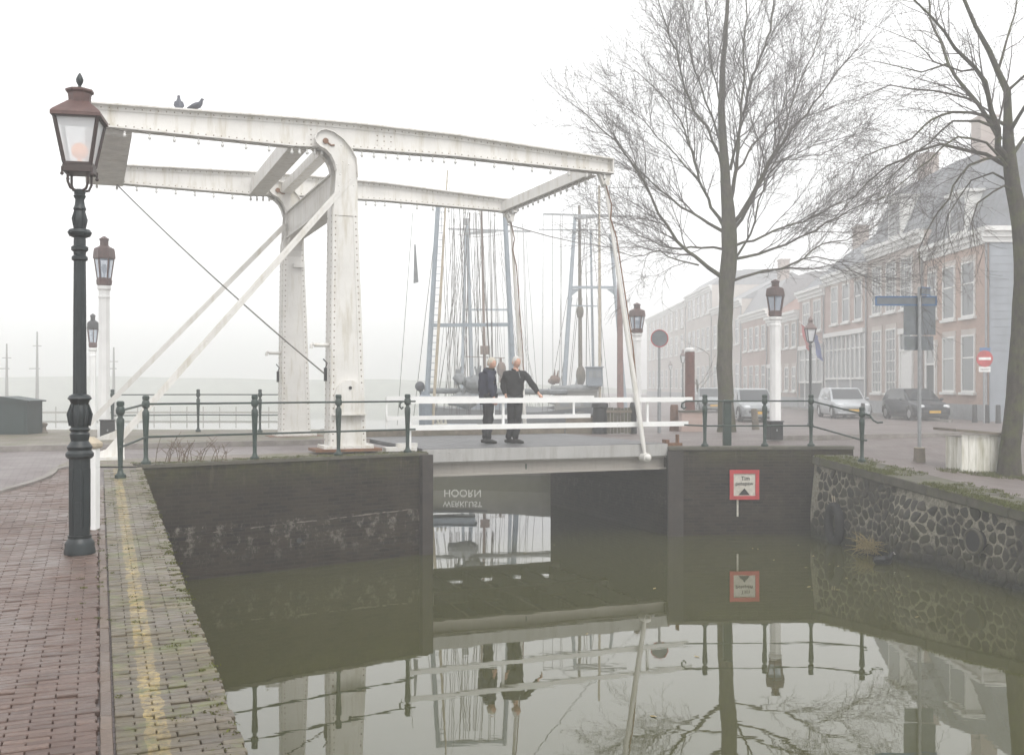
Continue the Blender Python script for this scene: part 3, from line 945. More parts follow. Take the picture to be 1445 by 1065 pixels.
# ------------------------------------------------------------------ moss, weeds, litter
def tuft_mesh(mb, c, r, nblades, rnd, h=0.03):
    for _ in range(nblades):
        a, q = rnd.uniform(0, 6.283), r * math.sqrt(rnd.random())
        p = Vector(c) + Vector((math.cos(a) * q, math.sin(a) * q, 0))
        w = rnd.uniform(0.003, 0.008); hh = h * rnd.uniform(0.4, 1.2)
        b2 = rnd.uniform(0, 6.283)
        dx = Vector((math.cos(b2), math.sin(b2), 0))
        lean = Vector((rnd.uniform(-1, 1), rnd.uniform(-1, 1), 0)) * hh * 0.7
        mb.add([p - dx * w, p + dx * w, p + dx * w * 0.4 + lean + Vector((0, 0, hh)), p - dx * w * .4 + lean + Vector((0, 0, hh))], [(0, 1, 2, 3)])
rnd = random.Random(11)
mb = MB()
for i in range(260):
    q = rnd.uniform(3.4, 16.5)
    p = abs(rnd.gauss(0.0, 0.05)) if rnd.random() < 0.75 else rnd.uniform(0.0, 0.5)
    if rnd.random() < 0.5 and q < 8: continue
    tuft_mesh(mb, Q(q, p + 0.005, -0.004), rnd.uniform(0.015, 0.055), 22, rnd, 0.010)
for i in range(60):
    q = rnd.uniform(7.5, 14.5)
    tuft_mesh(mb, Q(q, rnd.choice((0.54, 0.60, 0.72)) + rnd.uniform(-.02, .02), -0.004), rnd.uniform(0.015, 0.04), 18, rnd, 0.009)
for i in range(240):
    t = rnd.uniform(0, (L1 - L0).length)
    p = L0 + dv * t - nv * abs(rnd.gauss(0.05, 0.25)) + Vector((0, 0, 0.002))
    tuft_mesh(mb, p, rnd.uniform(0.03, 0.1), 16, rnd, 0.022)
for i in range(900):
    k = rnd.uniform(-2.5, 5.5)
    o_ = rnd.uniform(-0.75, 0.10) if rnd.random() < .4 else rnd.gauss(0.02, 0.08)
    if math.sin(k * 1.9) + math.sin(k * 3.7 + 1) < rnd.uniform(-1.6, .9): continue
    o_ = min(o_, 0.11)
    tuft_mesh(mb, S(k, o_, ztop(k) + 0.0), rnd.uniform(0.03, 0.14), 26, rnd, 0.032)
for i in range(160):
    a = rnd.uniform(0, 6.28); r = rnd.uniform(0.2, 1.1)
    x, y = 9.85 + math.cos(a) * r * 1.3, 20.7 + math.sin(a) * r * .6
    tuft_mesh(mb, (x, y, zright(x, y) - 0.02), 0.08, 16, rnd, 0.06)
tag(mb.build('moss', 'moss'), kind='stuff')

def stalks(name, c, label, n_, h, spread, seed, mat='dry_stalk', cat='weeds'):
    r_ = random.Random(seed); mb = MB()
    for _ in range(n_):
        p = Vector(c) + Vector((r_.uniform(-spread, spread), r_.uniform(-.12, .12), 0))
        hh = h * r_.uniform(0.4, 1.0)
        lean = Vector((r_.uniform(-.7, .7), r_.uniform(-.3, .3), 0)) * hh
        pts = [p, p + lean * .3 + Vector((0, 0, hh * .5)), p + lean + Vector((0, 0, hh))]
        mb.tube(pts, [0.006, 0.005, 0.003], 4)
        for q in range(3):
            f = r_.uniform(.3, .9); s = p + lean * f * f + Vector((0, 0, hh * f))
            mb.tube([s, s + Vector((r_.uniform(-.15, .15), r_.uniform(-.1, .1), r_.uniform(.03, .14)))], [0.004, 0.002], 3)
    return tag(mb.build(name, mat), label, cat)
stalks('dead_weeds', L0 + dv * 0.85 - nv * 0.2, 'dry leafless weeds growing at the railing foot above the brick abutment', 26, 0.42, 0.6, 5)

# ------------------------------------------------------------------ railings
def post_prof(h=1.05):
    return [(0.085, 0.0), (0.085, 0.045), (0.05, 0.07), (0.036, 0.12), (0.040, 0.35), (0.052, 0.62), (0.060, 0.74), (0.060, 0.80), (0.036, 0.83),
            (0.036, 0.855), (0.062, 0.875), (0.070, 0.92), (0.060, 0.965), (0.045, 0.98), (0.058, 0.985), (0.060, 1.035), (0.04, h)]
def railing(name, label, posts, hooks=(), rails=(0.92, 0.42), mat='green_iron', rr=0.017, ends=(), scale=0.88):
    """posts: list of world points (post feet)."""
    root = empty(name, posts[0], label, 'railing')
    for p in posts:
        mb = MB(); mb.lathe([(r * scale, z) for r, z in post_prof()], p, 14)
        mb.build('post', mat, root, smooth=True)
    for hgt in rails:
        mb = MB()
        seq = list(ends[0:1]) + list(posts) + list(ends[1:2])
        pts = [Vector(p) + Vector((0, 0, hgt)) for p in seq]
        mb.tube(pts, rr, 8)
        mb.build('rail', mat, root, smooth=True)
    for pts in hooks:
        mb = MB(); mb.tube(pts, rr, 8); mb.build('scroll_end', mat, root, smooth=True)
    return root
def gz(x, y, z=0.0):
    return at(x, y, (CAMZ - z) * F / (y - HY))
pl = [L0 + dv * t - nv * 0.13 for t in (0.12, 1.86, 3.36, 4.72)]
pc = Vector((-5.34, 14.3, zleft(14.3)))
pts_l = [pc] + pl
e_end = pl[-1] + dv * 0.16
hk = pl[-1] + Vector((0, 0, .92))
railing('bridge_railing', 'dark green iron railing on the near left abutment, in front of the white bridge leg', pts_l, ends=(pc - QE * 0.12, e_end),
        hooks=[[hk - dv * 0.10, hk - dv * 0.15 + Vector((0, 0, -.03)), hk - dv * 0.16 + Vector((0, 0, -.09)), hk - dv * 0.12 + Vector((0, 0, -.13)), hk - dv * .09 + Vector((0, 0, -.10))]])
pf = [Vector((-9.6, 25.2, 0.06)), Vector((-7.75, 25.9, 0.06)), Vector((-6.15, 25.6, 0.06)), Vector((-5.3, 25.6, .06))]
railing('harbour_railing', 'thin green railing along the harbour behind the bridge legs', pf, rr=0.014, scale=0.75)
zr_ = -0.03
pr = [Vector(((997 - 722) * 20.9 / F, 21.12, zr_)), Vector(((1083 - 722) * 20.9 / F, 21.16, zr_)), Vector(((1150 - 722) * 20.9 / F, 21.2, zr_)), Vector(((1217 - 722) * 19.9 / F, 19.95, ztop(4.6) - 0.0))]
h9 = pr[0] + Vector((0, 0, .92)); h4 = pr[0] + Vector((0, 0, .42))
lend = Vector((-0.42, 0, 0))
r_end = pr[-1] + Vector((0.05, -0.12, 0))
he = pr[-1] + Vector((0, 0, .92))
railing('bridge_railing', 'dark green iron railing on the right abutment above the red framed sign', pr, ends=(pr[0] + Vector((-0.05, 0, 0)), r_end),
        hooks=[[h9, h9 + Vector((-.38, 0, 0)), h9 + Vector((-.46, 0, -.05)), h9 + Vector((-.47, 0, -.12)), h9 + Vector((-.42, 0, -.16)), h9 + Vector((-.38, 0, -.12))],
               [h4, h4 + Vector((-.42, -.02, .02))],
               [he, he + Vector((.10, -.12, -.02)), he + Vector((.15, -.2, -.12)), he + Vector((.2, -.28, -.16)), he + Vector((.28, -.34, -.15))]])

# ------------------------------------------------------------------ the drawbridge
bridge = empty('drawbridge', B(0, 0, 0), 'white riveted iron drawbridge with overhead balance beams over the canal', 'drawbridge')
TOWER_D = 0.45
def rivet(mb, p, nrm, r=0.014):
    nrm = Vector(nrm).normalized()
    x = nrm.orthogonal().normalized(); y = nrm.cross(x)
    vs = [Vector(p) + (x * math.cos(a) + y * math.sin(a)) * r for a in (0, 1.05, 2.09, 3.14, 4.19, 5.24)] + [Vector(p) + nrm * r * 0.7]
    mb.cur = 1
    mb.add(vs, [(i, (i + 1) % 6, 6) for i in range(6)])
    mb.cur = 0
def leg_outline(w):
    pass
hook_px = [(506, 300), (504, 250), (502, 224), (494, 209), (484, 197), (470, 186.5), (459, 183.2), (452, 184.2), (446, 188.5), (443.8, 195), (445.5, 201), (450.5, 206.5), (459, 211), (466.5, 219), (471.5, 229), (474, 240), (473.5, 300)]
hook_tz = [tz(x, y, -0.02) for x, y in hook_px]
for wi, w0 in enumerate((0.0, 5.09)):
    leg = MB()
    sideflip = 1
    # tapered box: base -> z 4.45
    zs = [0.10, 1.0, 2.0, 3.0, 4.0, 4.45]
    def face_t(z):
        k = (z - 0.1) / 4.35
        return (-0.30 + 0.055 * k * 1.0 + 0.0, 0.36 - 0.165 * k)
    ring = []
    for z in zs:
        a, c = face_t(z)
        ring.append([B(a, w0, z), B(c, w0, z), B(c, w0 + TOWER_D, z), B(a, w0 + TOWER_D, z)])
    for r0, r1 in zip(ring, ring[1:]):
        for i in range(4):
            j = (i + 1) % 4
            leg.add([r0[i], r0[j], r1[j], r1[i]], [(0, 1, 2, 3)])
    # edge strips (angle irons) and rivets on front and left faces
    for side in (0, 1):
        pa = [(face_t(z)[side] + (0.045 if side == 0 else -0.045), z) for z in (0.12, 4.4)]
        leg.bar(B(pa[0][0], w0 - 0.006, pa[0][1]), B(pa[1][0], w0 - 0.006, pa[1][1]), 0.012, 0.09, up=BA)
        z = 0.22
        while z < 4.35:
            tt = face_t(z)[side] + (0.045 if side == 0 else -0.045)
            rivet(leg, B(tt, w0 - 0.013, z), -BB)
            z += 0.115
    for wv in (0.05, TOWER_D - 0.05):
        z = 0.22
        leg.bar(B(face_t(0.12)[0] - 0.006, w0 + wv, 0.12), B(face_t(4.4)[0] - 0.006, w0 + wv, 4.4), 0.09, 0.012, up=BA)
        while z < 4.35:
            rivet(leg, B(face_t(z)[0] - 0.013, w0 + wv, z), -BA); z += 0.115
    lo = leg.build('tower_leg', ['white_paint', 'rivet_rust'], bridge)
    bp = MB()
    bp.bbox(-0.58, 0.62, w0 - 0.12, w0 + TOWER_D + 0.12, 0.02, 0.07)
    bp.build('base_plate', 'rust', lo)
    gp = MB()
    for t_, s_ in ((-0.30, -1), (0.36, 1)):
        for k in range(5):
            rivet(gp, B(t_ + s_ * 0.12, w0 + 0.02 + k * 0.1, 0.13), Vector((0, 0, 1)), 0.022)
    gp.bbox(-0.42, 0.48, w0 - 0.08, w0 + TOWER_D + 0.08, 0.07, 0.125)
    for k in range(6):
        rivet(gp, B(-0.36 + k * 0.155, w0 - 0.08, 0.098), -BB, 0.02)
    gp.build('foot_angle', 'white_paint', lo)
    # curved bearing plates
    hook_tz[0] = (face_t(4.25)[1], 4.25); hook_tz[-1] = (face_t(4.25)[0], 4.25)
    for pi, (wa, th) in enumerate(((w0 - 0.016, 0.05), (w0 + TOWER_D - 0.036, 0.05))):
        hp = MB()
        hp.prism([B(t, wa, z) for t, z in hook_tz], BB * th)
        # rolled rim along the curve
        rim = [B(t, wa - 0.002 + th / 2, z) for t, z in hook_tz[1:16]]
        for a, c in zip(rim, rim[1:]):
            hp.bar(a, c, 0.16, 0.014, up=BB.cross((c - a).normalized()))
        if pi == 0:
            for (x, y) in ((492, 232), (497, 222), (484, 228), (475, 232), (481, 205), (500, 245), (499, 262), (478, 262), (480, 246)):
                t, z = tz(x, y, -0.03)
                rivet(hp, B(t, wa - 0.001, z), -BB, 0.016)
        ho_ = hp.build('bearing_plate', 'white_paint', lo)
    pin = MB()
    tp, zp = tz(459, 199, -0.03)
    pin.tube([B(tp, w0 - 0.05, zp), B(tp, w0 + TOWER_D + 0.05, zp)], 0.05, 14)
    pin.tube([B(tp + .03, w0 - 0.02, zp - .02), B(tp + .1, w0 - 0.03, zp - .07), B(tp + .16, w0 - .024, zp - .06)], 0.016, 6)
    pin.build('pivot_pin', 'rust', lo)
    if wi == 0:
        cv = MB()
        poly = []
        tc = 0.03
        for a in range(0, 181, 15):
            poly.append((tc + 0.26 * math.cos(R(a)), 1.0 + 0.30 * math.sin(R(a))))
        poly += [(tc - 0.26, 0.70), (tc + 0.26, 0.70)]
        cv.prism([B(t, -0.10, z) for t, z in poly], BB * 0.10)
        for k in range(4):
            cv.bar(B(tc - 0.15 + k * 0.1, -0.102, 0.78), B(tc - 0.15 + k * 0.1, -0.102, 1.1), 0.006, 0.006)
        co_ = cv.build('hinge_cover', 'white_paint', lo)
        fl = MB(); fl.bbox(tc - 0.30, tc + 0.30, -0.13, 0.0, 0.67, 0.70); fl.build('cover_sill', 'white_paint', lo)
        dm = MB(); dm.tube([B(tc + 0.01, -0.115, 1.16), B(tc + 0.01, -0.10, 1.16)], 0.03, 10); dm.build('cover_bolt', 'black_iron', lo)
    br = MB()
    zz = 1.93
    br.tube([B(face_t(zz)[0], w0 + 0.2, zz), B(-0.55, w0 + 0.2, zz + 0.0)], 0.035, 10)
    br.tube([B(-0.56, w0 + 0.2, zz + 0.03), B(-0.60, w0 + 0.2, zz), B(-0.60, w0 + .2, zz - 0.06)], 0.03, 8)
    br.build('signal_bracket', 'white_paint', lo)
    sg = MB(); sg.tube([B(-0.36, w0 + 0.12, 1.28), B(-0.36, w0 + 0.12, 1.52)], 0.03, 8)
    sg.tube([B(-0.36, w0 + 0.12, 1.52), B(-0.33, w0 + 0.12, 1.60), B(-0.40, w0 + .12, 1.68)], 0.012, 6)
    sg.build('cable_anchor', 'black_iron', lo)
    if wi == 1:
        sh = MB(); sh.bbox(-0.05, 0.18, w0 - 0.10, w0, 3.85, 3.93); sh.build('cover_sill', 'white_paint', lo)
# portal between the legs
po = MB()
po.bbox(-0.16, 0.14, TOWER_D - 0.02, 5.10, 4.52, 5.06)
po.bbox(-0.21, 0.19, TOWER_D - 0.02, 5.10, 5.06, 5.085)
po.bbox(-0.21, 0.19, TOWER_D - 0.02, 5.10, 4.495, 4.52)
for k in range(38):
    rivet(po, B(-0.17, 0.6 + k * 0.118, 4.60), -BA)
    rivet(po, B(-0.17, 0.6 + k * 0.118, 4.98), -BA)
for wv, s in ((TOWER_D, 1), (5.09, -1)):
    pts = [B(-0.17, wv, 4.5)]
    for a in range(0, 91, 15):
        pts.append(B(-0.17, wv + s * 0.45 * (1 - math.sin(R(a))), 4.5 - 0.55 * (1 - math.cos(R(a)))))
    po.prism(pts, BA * 0.3)
po.build('portal_beam', 'white_paint', bridge)
# stays from the leg heads to the ground
for w0 in (0.2, 5.25):
    st = MB()
    a, c = (B(0.16, w0 - 0.22, 5.02), B(-4.05, w0 - 0.22, 0.05)) if w0 < 1 else (B(tz(402, 318, w0 - .22)[0], w0 - 0.22, tz(402, 318, w0 - .22)[1]), B(-4.62, w0 - 0.22, 0.05))
    st.bar(a, c, 0.012, 0.11, up=Vector((0, 0, 1)))
    st.bar(a + BB * 0.05 + Vector((0.03, 0.0, 0.05)), c + BB * 0.05 + Vector((0.03, 0.0, 0.05)), 0.10, 0.012)
    for k in range(22):
        p = a.lerp(c, (k + .5) / 22)
        rivet(st, p - BB * 0.008, -BB, 0.012)
    so_ = st.build('stay', 'white_paint', bridge)
    sf = MB(); sf.bbox(-4.55, -3.75, w0 - 0.42, w0 + 0.02, -0.02, 0.03)
    sf.prism([B(-4.35, w0 - 0.20, 0.03), B(-3.75, w0 - 0.20, 0.03), B(-3.75, w0 - 0.20, 0.26)], BB * -0.03)
    sf.build('stay_foot', 'white_paint', so_)
# balance frame
beam_bot = [tz(x, y, 0.25) for x, y in ((862, 246.5), (640, 222.5), (500, 212), (410, 208), (180, 183.5))]
beam_top = [tz(x, y, 0.25) for x, y in ((862, 225), (640, 191), (500, 175), (410, 167), (180, 151))]
tl = -4.34
beam_bot[-1] = (tl, beam_bot[-1][1] - 0.0); beam_top[-1] = (tl, beam_top[-1][1])
for w0 in (0.13, 5.22):
    bm_ = MB()
    web = [B(t, w0 + 0.09, z) for t, z in beam_bot] + [B(t, w0 + 0.09, z) for t, z in reversed(beam_top)]
    bm_.prism(web, BB * 0.04)
    for seq, dz in ((beam_bot, 0.012), (beam_top, -0.012)):
        for (ta, za), (tb, zb) in zip(seq, seq[1:]):
            bm_.bar(B(ta, w0 + 0.11, za + dz), B(tb, w0 + 0.11, zb + dz), 0.26, 0.026)
            bm_.bar(B(ta, w0 + 0.083, za + dz * 5), B(tb, w0 + 0.083, zb + dz * 5), 0.014, 0.09)
    tcur = tl + 0.1
    while tcur < beam_bot[0][0] - 0.05:
        for seq, dz in ((beam_bot, 0.06), (beam_top, -0.06)):
            for (tb, zb), (ta, za) in zip(seq, seq[1:]):
                if ta <= tcur <= tb:
                    zz = za + (zb - za) * (tcur - ta) / (tb - ta)
                    rivet(bm_, B(tcur, w0 + 0.075, zz + dz), -BB, 0.012)
        tcur += 0.13
    for tj in (0.62, 0.75, 0.88, -0.6):           # splice plate
        for k in range(4):
            rivet(bm_, B(tj, w0 + 0.088, 5.52 + 0.09 * k), -BB, 0.013)
    bo = bm_.build('balance_beam', ['white_paint', 'rivet_rust'], bridge)
    ec = MB(); te, ze = beam_bot[0]; 
    ec.bbox(te - 0.03, te + 0.0, w0 - 0.01, w0 + 0.23, ze + 0.03, beam_top[0][1] - 0.03)
    ec.build('end_plate', 'white_paint', bo)
    ck = MB()                                        # forked bracket that takes the hanger
    t2 = te - 0.14
    ck.prism([B(t2 - 0.17, w0 + 0.05, ze), B(t2 + 0.11, w0 + 0.05, ze), B(t2 + 0.05, w0 + 0.05, ze - 0.22), B(t2 - 0.07, w0 + 0.05, ze - 0.22)], BB * 0.12)
    ck.tube([B(t2, w0 + 0.0, ze - 0.20), B(t2, w0 + 0.22, ze - 0.20)], 0.05, 10)
    ck.build('hanger_bracket', 'white_paint', bo)
    # hanger rod down to the deck edge
    wd = -0.36 if w0 < 1 else 5.72
    if w0 < 1:
        tb_, zb_ = tz(910, 645, wd)
    hr = MB()
    pa, pb = B(t2, w0 + 0.11, ze - 0.2), B(tb_, wd, zb_)
    seq = [pa.lerp(pb, f) for f in (0, .04, .12, .5, .8, .95, 1)]
    hr.tube(seq, [0.035, 0.03, 0.032, 0.05, 0.055, 0.045, 0.03], 10)
    hro = hr.build('hanger_rod', 'white_paint', bridge, smooth=True)
    kb = MB(); kb.tube([pb - BB * 0.10, pb + BB * 0.14], 0.085, 12); kb.ball(pb - BB * 0.1, 0.07)
    kb.build('knuckle', 'white_paint', hro, smooth=True)
    cb_ = MB(); seq2 = [pa + BA * -0.02 - BB * 0.05, pa.lerp(pb, .08) + BA * 0.05 - BB * .05, pa.lerp(pb, .13) - BA * 0.02 - BB * .05, pa.lerp(pb, .2) + BA * 0.05 - BB * .05, pa.lerp(pb, .6) + BA * 0.055 - BB * .06, pa.lerp(pb, .72) + BA * 0.05]
    cb_.tube(seq2, 0.014, 6); cb_.build('power_cable', 'rust', hro)
cw = MB()
cw.bbox(-4.36, -3.62, 0.36, 5.20, 5.44, 5.86)
for k in range(9):
    cw.bbox(-4.34, -3.64, 0.42 + k * 0.53, 0.42 + k * 0.53 + 0.50, 5.425, 5.44)
cw.build('counterweight', 'grey_panel', bridge)
x1 = MB(); x1.bbox(-0.94, -0.70, 0.36, 5.24, 5.47, 5.80); x1.bbox(-0.99, -0.65, 0.36, 5.24, 5.44, 5.465); x1.build('cross_beam', 'white_paint', bridge)
x2 = MB(); x2.bbox(-0.30, -0.08, 0.47, 5.07, 5.50, 5.70); x2.build('cross_beam', 'white_paint', bridge)
x3 = MB(); x3.bbox(5.05, 5.09, 0.36, 5.24, 5.42, 5.68); x3.bbox(4.96, 5.18, 0.36, 5.24, 5.405, 5.43); x3.build('cross_beam', 'white_paint', bridge)
cwc = MB(); a, c = B(-3.75, 5.0, 5.43), B(-0.36, 0.12, 1.40)
seq = [a.lerp(c, f) + Vector((0, 0, -0.35 * 4 * f * (1 - f) * 0.25)) for f in [i / 12 for i in range(13)]]
cwc.tube(seq, 0.014, 5); cwc.build('pull_cable', 'cable', bridge)
# deck
D0, D1 = 1.36, 6.44
dk = MB()
dk.bbox(D0, D1, 0.0, 4.85, -0.06, 0.02)
dko = dk.build('deck', 'deck_wood', bridge)
pl_ = MB()
for k in range(24):
    t = D0 + 0.02 + k * 0.2105
    pl_.bbox(t, t + 0.195, 0.36, 4.6, 0.024, 0.04)
pl_.build('deck_boards', 'deck_wood', dko)
kb = MB(); kb.bbox(D0, D1, 4.62, 5.45, -0.02, 0.17); kb.build('far_kerb', 'wood_grey', dko); kb = MB(); kb.bbox(D0, D1, -0.22, 0.34, -0.02, 0.045); kb.build('footway', 'deck_wood', dko)
fs = MB(); fs.bbox(D0 - 0.02, D1 + 0.02, -0.27, -0.225, -0.20, 0.035)
for k in range(26):
    rivet(fs, B(D0 + 0.1 + k * 0.195, -0.271, -0.03), -BB, 0.013)
fs.build('fascia', 'fascia_paint', dko)
for w0 in (-0.12, 2.4, 4.9):
    gd = MB()
    gd.bbox(D0 - 0.02, D1 + 0.02, w0, w0 + 0.04, -0.44, -0.21)
    gd.bbox(D0 - 0.02, D1 + 0.02, w0 - 0.1, w0 + 0.14, -0.47, -0.44)
    gd.bbox(D0 - 0.02, D1 + 0.02, w0 - 0.1, w0 + 0.14, -0.235, -0.205)
    gd.build('girder', 'girder_paint', dko)
cr = MB()
for k in range(7):
    t = D0 + 0.3 + k * 0.75
    cr.bbox(t, t + 0.06, 0.1, 4.9, -0.40, -0.1)
cr.build('cross_girders', 'girder_paint', dko)
for w0 in (-0.05, 5.0):
    hb = MB(); hb.bbox(0.72, 1.30, w0, w0 + 0.28, 0.0, 0.07); hb.bbox(0.95, 1.33, w0 + 0.06, w0 + 0.2, 0.07, 0.14); hb.build('hinge_bearing', 'white_paint', bridge)
lt = MB(); lt.bbox(6.52, 6.95, -0.02, 0.22, -0.03, 0.03); lt.bbox(6.58, 6.66, 0.0, 0.16, 0.03, 0.10); lt.bbox(6.86, 6.90, 0.02, 0.10, 0.03, 0.20); lt.build('deck_latch', 'rust', bridge)
gm = MB(); t_, z_ = tz(742, 658, -0.13); gm.bbox(t_ - 0.01, t_ + 0.01, -0.135, -0.12, z_ - 0.05, z_ + 0.05); gm.build('green_reflector', 'door_green', dko)
for w0, x0, x1, nm in ((-0.18, 578, 977, 'near'), (5.15, 545, 838, 'far')):
    rl = empty('parapet', B(0, 0, 0), None, None) if False else None
    ta, tb_ = tz(x0, 565, w0)[0], tz(x1, 565, w0)[0]
    zt_, zl_ = (0.92, 0.43) if nm == 'near' else (0.90, 0.44)
    pr_ = MB(); pr_.bbox(ta, tb_, w0, w0 + 0.045, zt_ - 0.048, zt_ + 0.048)
    pro = pr_.build('parapet_board', 'white_board', bridge)
    pr_ = MB(); pr_.bbox(ta, tb_ - 0.1, w0, w0 + 0.045, zl_ - 0.048, zl_ + 0.048)
    pr_.build('parapet_board', 'white_board', bridge)
    for f in ((0.003, 0.31, 0.80, 0.83) if nm == 'near' else (0.003, 0.5, 0.9)):
        t = ta + (tb_ - ta) * f
        pp_ = MB(); pp_.bbox(t - 0.022, t + 0.022, w0 + 0.048, w0 + 0.09, zl_ - 0.05 if f > 0.01 else 0.04, zt_ + 0.02)
        pp_.build('parapet_post', 'white_board', pro)

# string lights under the beams
def string_lights(label, pts, n_, sag=0.03):
    root = empty('string_lights', pts[0], label, 'string lights', 'string lights on the bridge')
    L = MB(); seq = []
    for i in range(n_ * 2 + 1):
        f = i / (n_ * 2) * (len(pts) - 1)
        k = min(int(f), len(pts) - 2)
        p = Vector(pts[k]).lerp(Vector(pts[k + 1]), f - k)
        seq.append(p + Vector((0, 0, -sag if i % 2 else 0)))
    L.tube(seq, 0.006, 4); L.build('cable', 'cable', root)
    for i in range(1, len(seq), 2):
        b_ = MB(); b_.tube([seq[i], seq[i] + Vector((0, 0, -0.04))], 0.019, 6)
        b_.build('lamp_holder', 'bulb_white', root)
        c_ = MB(); c_.ball(seq[i] + Vector((0, 0, -0.066)), 0.030, 8, 6, sz=1.2); c_.build('bulb', 'bulb_white', root, smooth=True)
bb = [B(t, 0.16, z - 0.01) for t, z in reversed(beam_bot)]
string_lights('string of white bulbs along the underside of the near balance beam', bb, 34)
bb = [B(t, 5.25, z - 0.01) for t, z in reversed(beam_bot)]
string_lights('string of bulbs along the underside of the far balance beam', bb, 34)
string_lights('string of bulbs along the beam end above the deck tip', [B(5.03, 0.4, 5.40), B(5.03, 5.2, 5.40)], 16)

# ------------------------------------------------------------------ pigeons
def pigeon(p, heading, label, upright):
    root = empty('pigeon', p, label, 'pigeon', 'pigeons on the balance beam', rz=heading)
    mb = MB()
    s = 0.9
    k = 0.75 if upright else 0.30
    def pt(a, h): return Vector((a * math.cos(k) * s, 0, 0.075 + (a * math.sin(k) + h) * s))
    seq = [pt(-0.16, 0.0), pt(-0.12, 0.0), pt(-0.06, 0.01), pt(0.0, 0.015), pt(0.055, 0.02), pt(0.09, 0.045), pt(0.105, 0.085), pt(0.125, 0.11), pt(0.15, 0.105)]
    mb.tube(seq, [0.012, 0.022, 0.045, 0.060, 0.058, 0.040, 0.027, 0.028, 0.006], 10)
    mb.build('body', 'pigeon_grey', root, world=False, smooth=True)
    for sgn in (-1, 1):
        w = MB(); w.tube([pt(0.05, 0.03) + Vector((0, sgn * .045, 0)), pt(-0.04, 0.02) + Vector((0, sgn * .055, 0)), pt(-0.17, 0.01) + Vector((0, sgn * .015, 0))], [0.03, 0.035, 0.008], 8)
        w.build('wing', 'pigeon_grey', root, world=False, smooth=True)
        l_ = MB(); l_.tube([pt(0.0, -0.03) + Vector((0, sgn * .02, 0)), Vector((0.01, sgn * .02, 0.003))], 0.006, 5)
        l_.tube([Vector((0.0, sgn * .02, 0.004)), Vector((0.035, sgn * .02, 0.004))], 0.005, 5)
        l_.build('leg', 'rust', root, world=False)
    bk = MB(); bk.tube([pt(0.148, 0.107), pt(0.175, 0.10)], [0.007, 0.002], 6); bk.build('beak', 'black_iron', root, world=False)
def beam_top_at(x):
    t = tz(x, 155, 0.25)[0]
    for (tb, zb), (ta, za) in zip(beam_top, beam_top[1:]):
        if ta <= t <= tb: return B(t, 0.25, za + (zb - za) * (t - ta) / (tb - ta) + 0.002)
    return B(t, 0.25, beam_top[-1][1])
pigeon(beam_top_at(252), R(110), 'upright grey pigeon perched on the balance beam, seen end on', True)
pigeon(beam_top_at(276), R(15), 'grey pigeon in profile on the balance beam, tail to the lamp side', False)

# ------------------------------------------------------------------ street lamp in front
def frame_bars(mb, r0, z0, r1, z1, nside, ph, w):
    for s in range(nside):
        a = 2 * math.pi * s / nside + ph
        mb.bar((r0 * math.cos(a), r0 * math.sin(a), z0), (r1 * math.cos(a), r1 * math.sin(a), z1), w, w)
    for r, z in ((r0, z0), (r1, z1)):
        for s in range(nside):
            a, b2 = 2 * math.pi * s / nside + ph, 2 * math.pi * (s + 1) / nside + ph
            mb.bar((r * math.cos(a), r * math.sin(a), z), (r * math.cos(b2), r * math.sin(b2), z), w, w)
lp = Q(0, 0, 0)
d_l = 9.05
lamp_loc = Vector(((112 - CX) * d_l / F, d_l, zleft(d_l) - 0.004))
lamp = empty('street_lamp', lamp_loc, 'ornate dark green cast iron street lamp with copper lantern on the brick quay', 'street lamp', rz=R(12))
pm = MB()
prof = [(0.128, 0), (0.128, 0.035), (0.120, 0.06), (0.122, 0.09), (0.108, 0.115), (0.095, 0.135), (0.098, 0.16)]
pm.lathe(prof, sides=24)
pm.lathe([(0.088, 0.15), (0.088, 0.82)], sides=8, phase=R(22.5))
for s in range(8):                      # raised panels on the faces of the pedestal
    a = 2 * math.pi * s / 8
    pm.box((0.082 * math.cos(a), 0.082 * math.sin(a), 0.48), (0.006, 0.042, 0.50), rz=a)
pm.lathe([(0.098, 0.82), (0.115, 0.84), (0.115, 0.865), (0.095, 0.89), (0.105, 0.92), (0.085, 0.95), (0.072, 0.97), (0.078, 1.0), (0.082, 1.03), (0.070, 1.05), (0.088, 1.07), (0.070, 1.09),
          (0.075, 1.13), (0.084, 1.18), (0.078, 1.24), (0.066, 1.28), (0.082, 1.32), (0.100, 1.335), (0.085, 1.36), (0.058, 1.375)], sides=24)
for s in range(8):
    a = 2 * math.pi * s / 8
    pm.tube([(0.082 * math.cos(a), 0.082 * math.sin(a), 1.10), (0.092 * math.cos(a), 0.092 * math.sin(a), 1.2), (0.070 * math.cos(a), 0.070 * math.sin(a), 1.29)], [0.008, 0.016, 0.006], 6)
k = len(pm.v)
sh = []                                  # fluted shaft
for z, r in ((1.37, 0.054), (1.8, 0.052), (2.2, 0.050), (2.54, 0.047)):
    sh.append([(r * (1 + 0.05 * math.cos(10 * a)) * math.cos(a), r * (1 + 0.05 * math.cos(10 * a)) * math.sin(a), z) for a in [2 * math.pi * i / 60 for i in range(60)]])
for r0, r1 in zip(sh, sh[1:]):
    pm.add(r0 + r1, [(i, (i + 1) % 60, 60 + (i + 1) % 60, 60 + i) for i in range(60)])
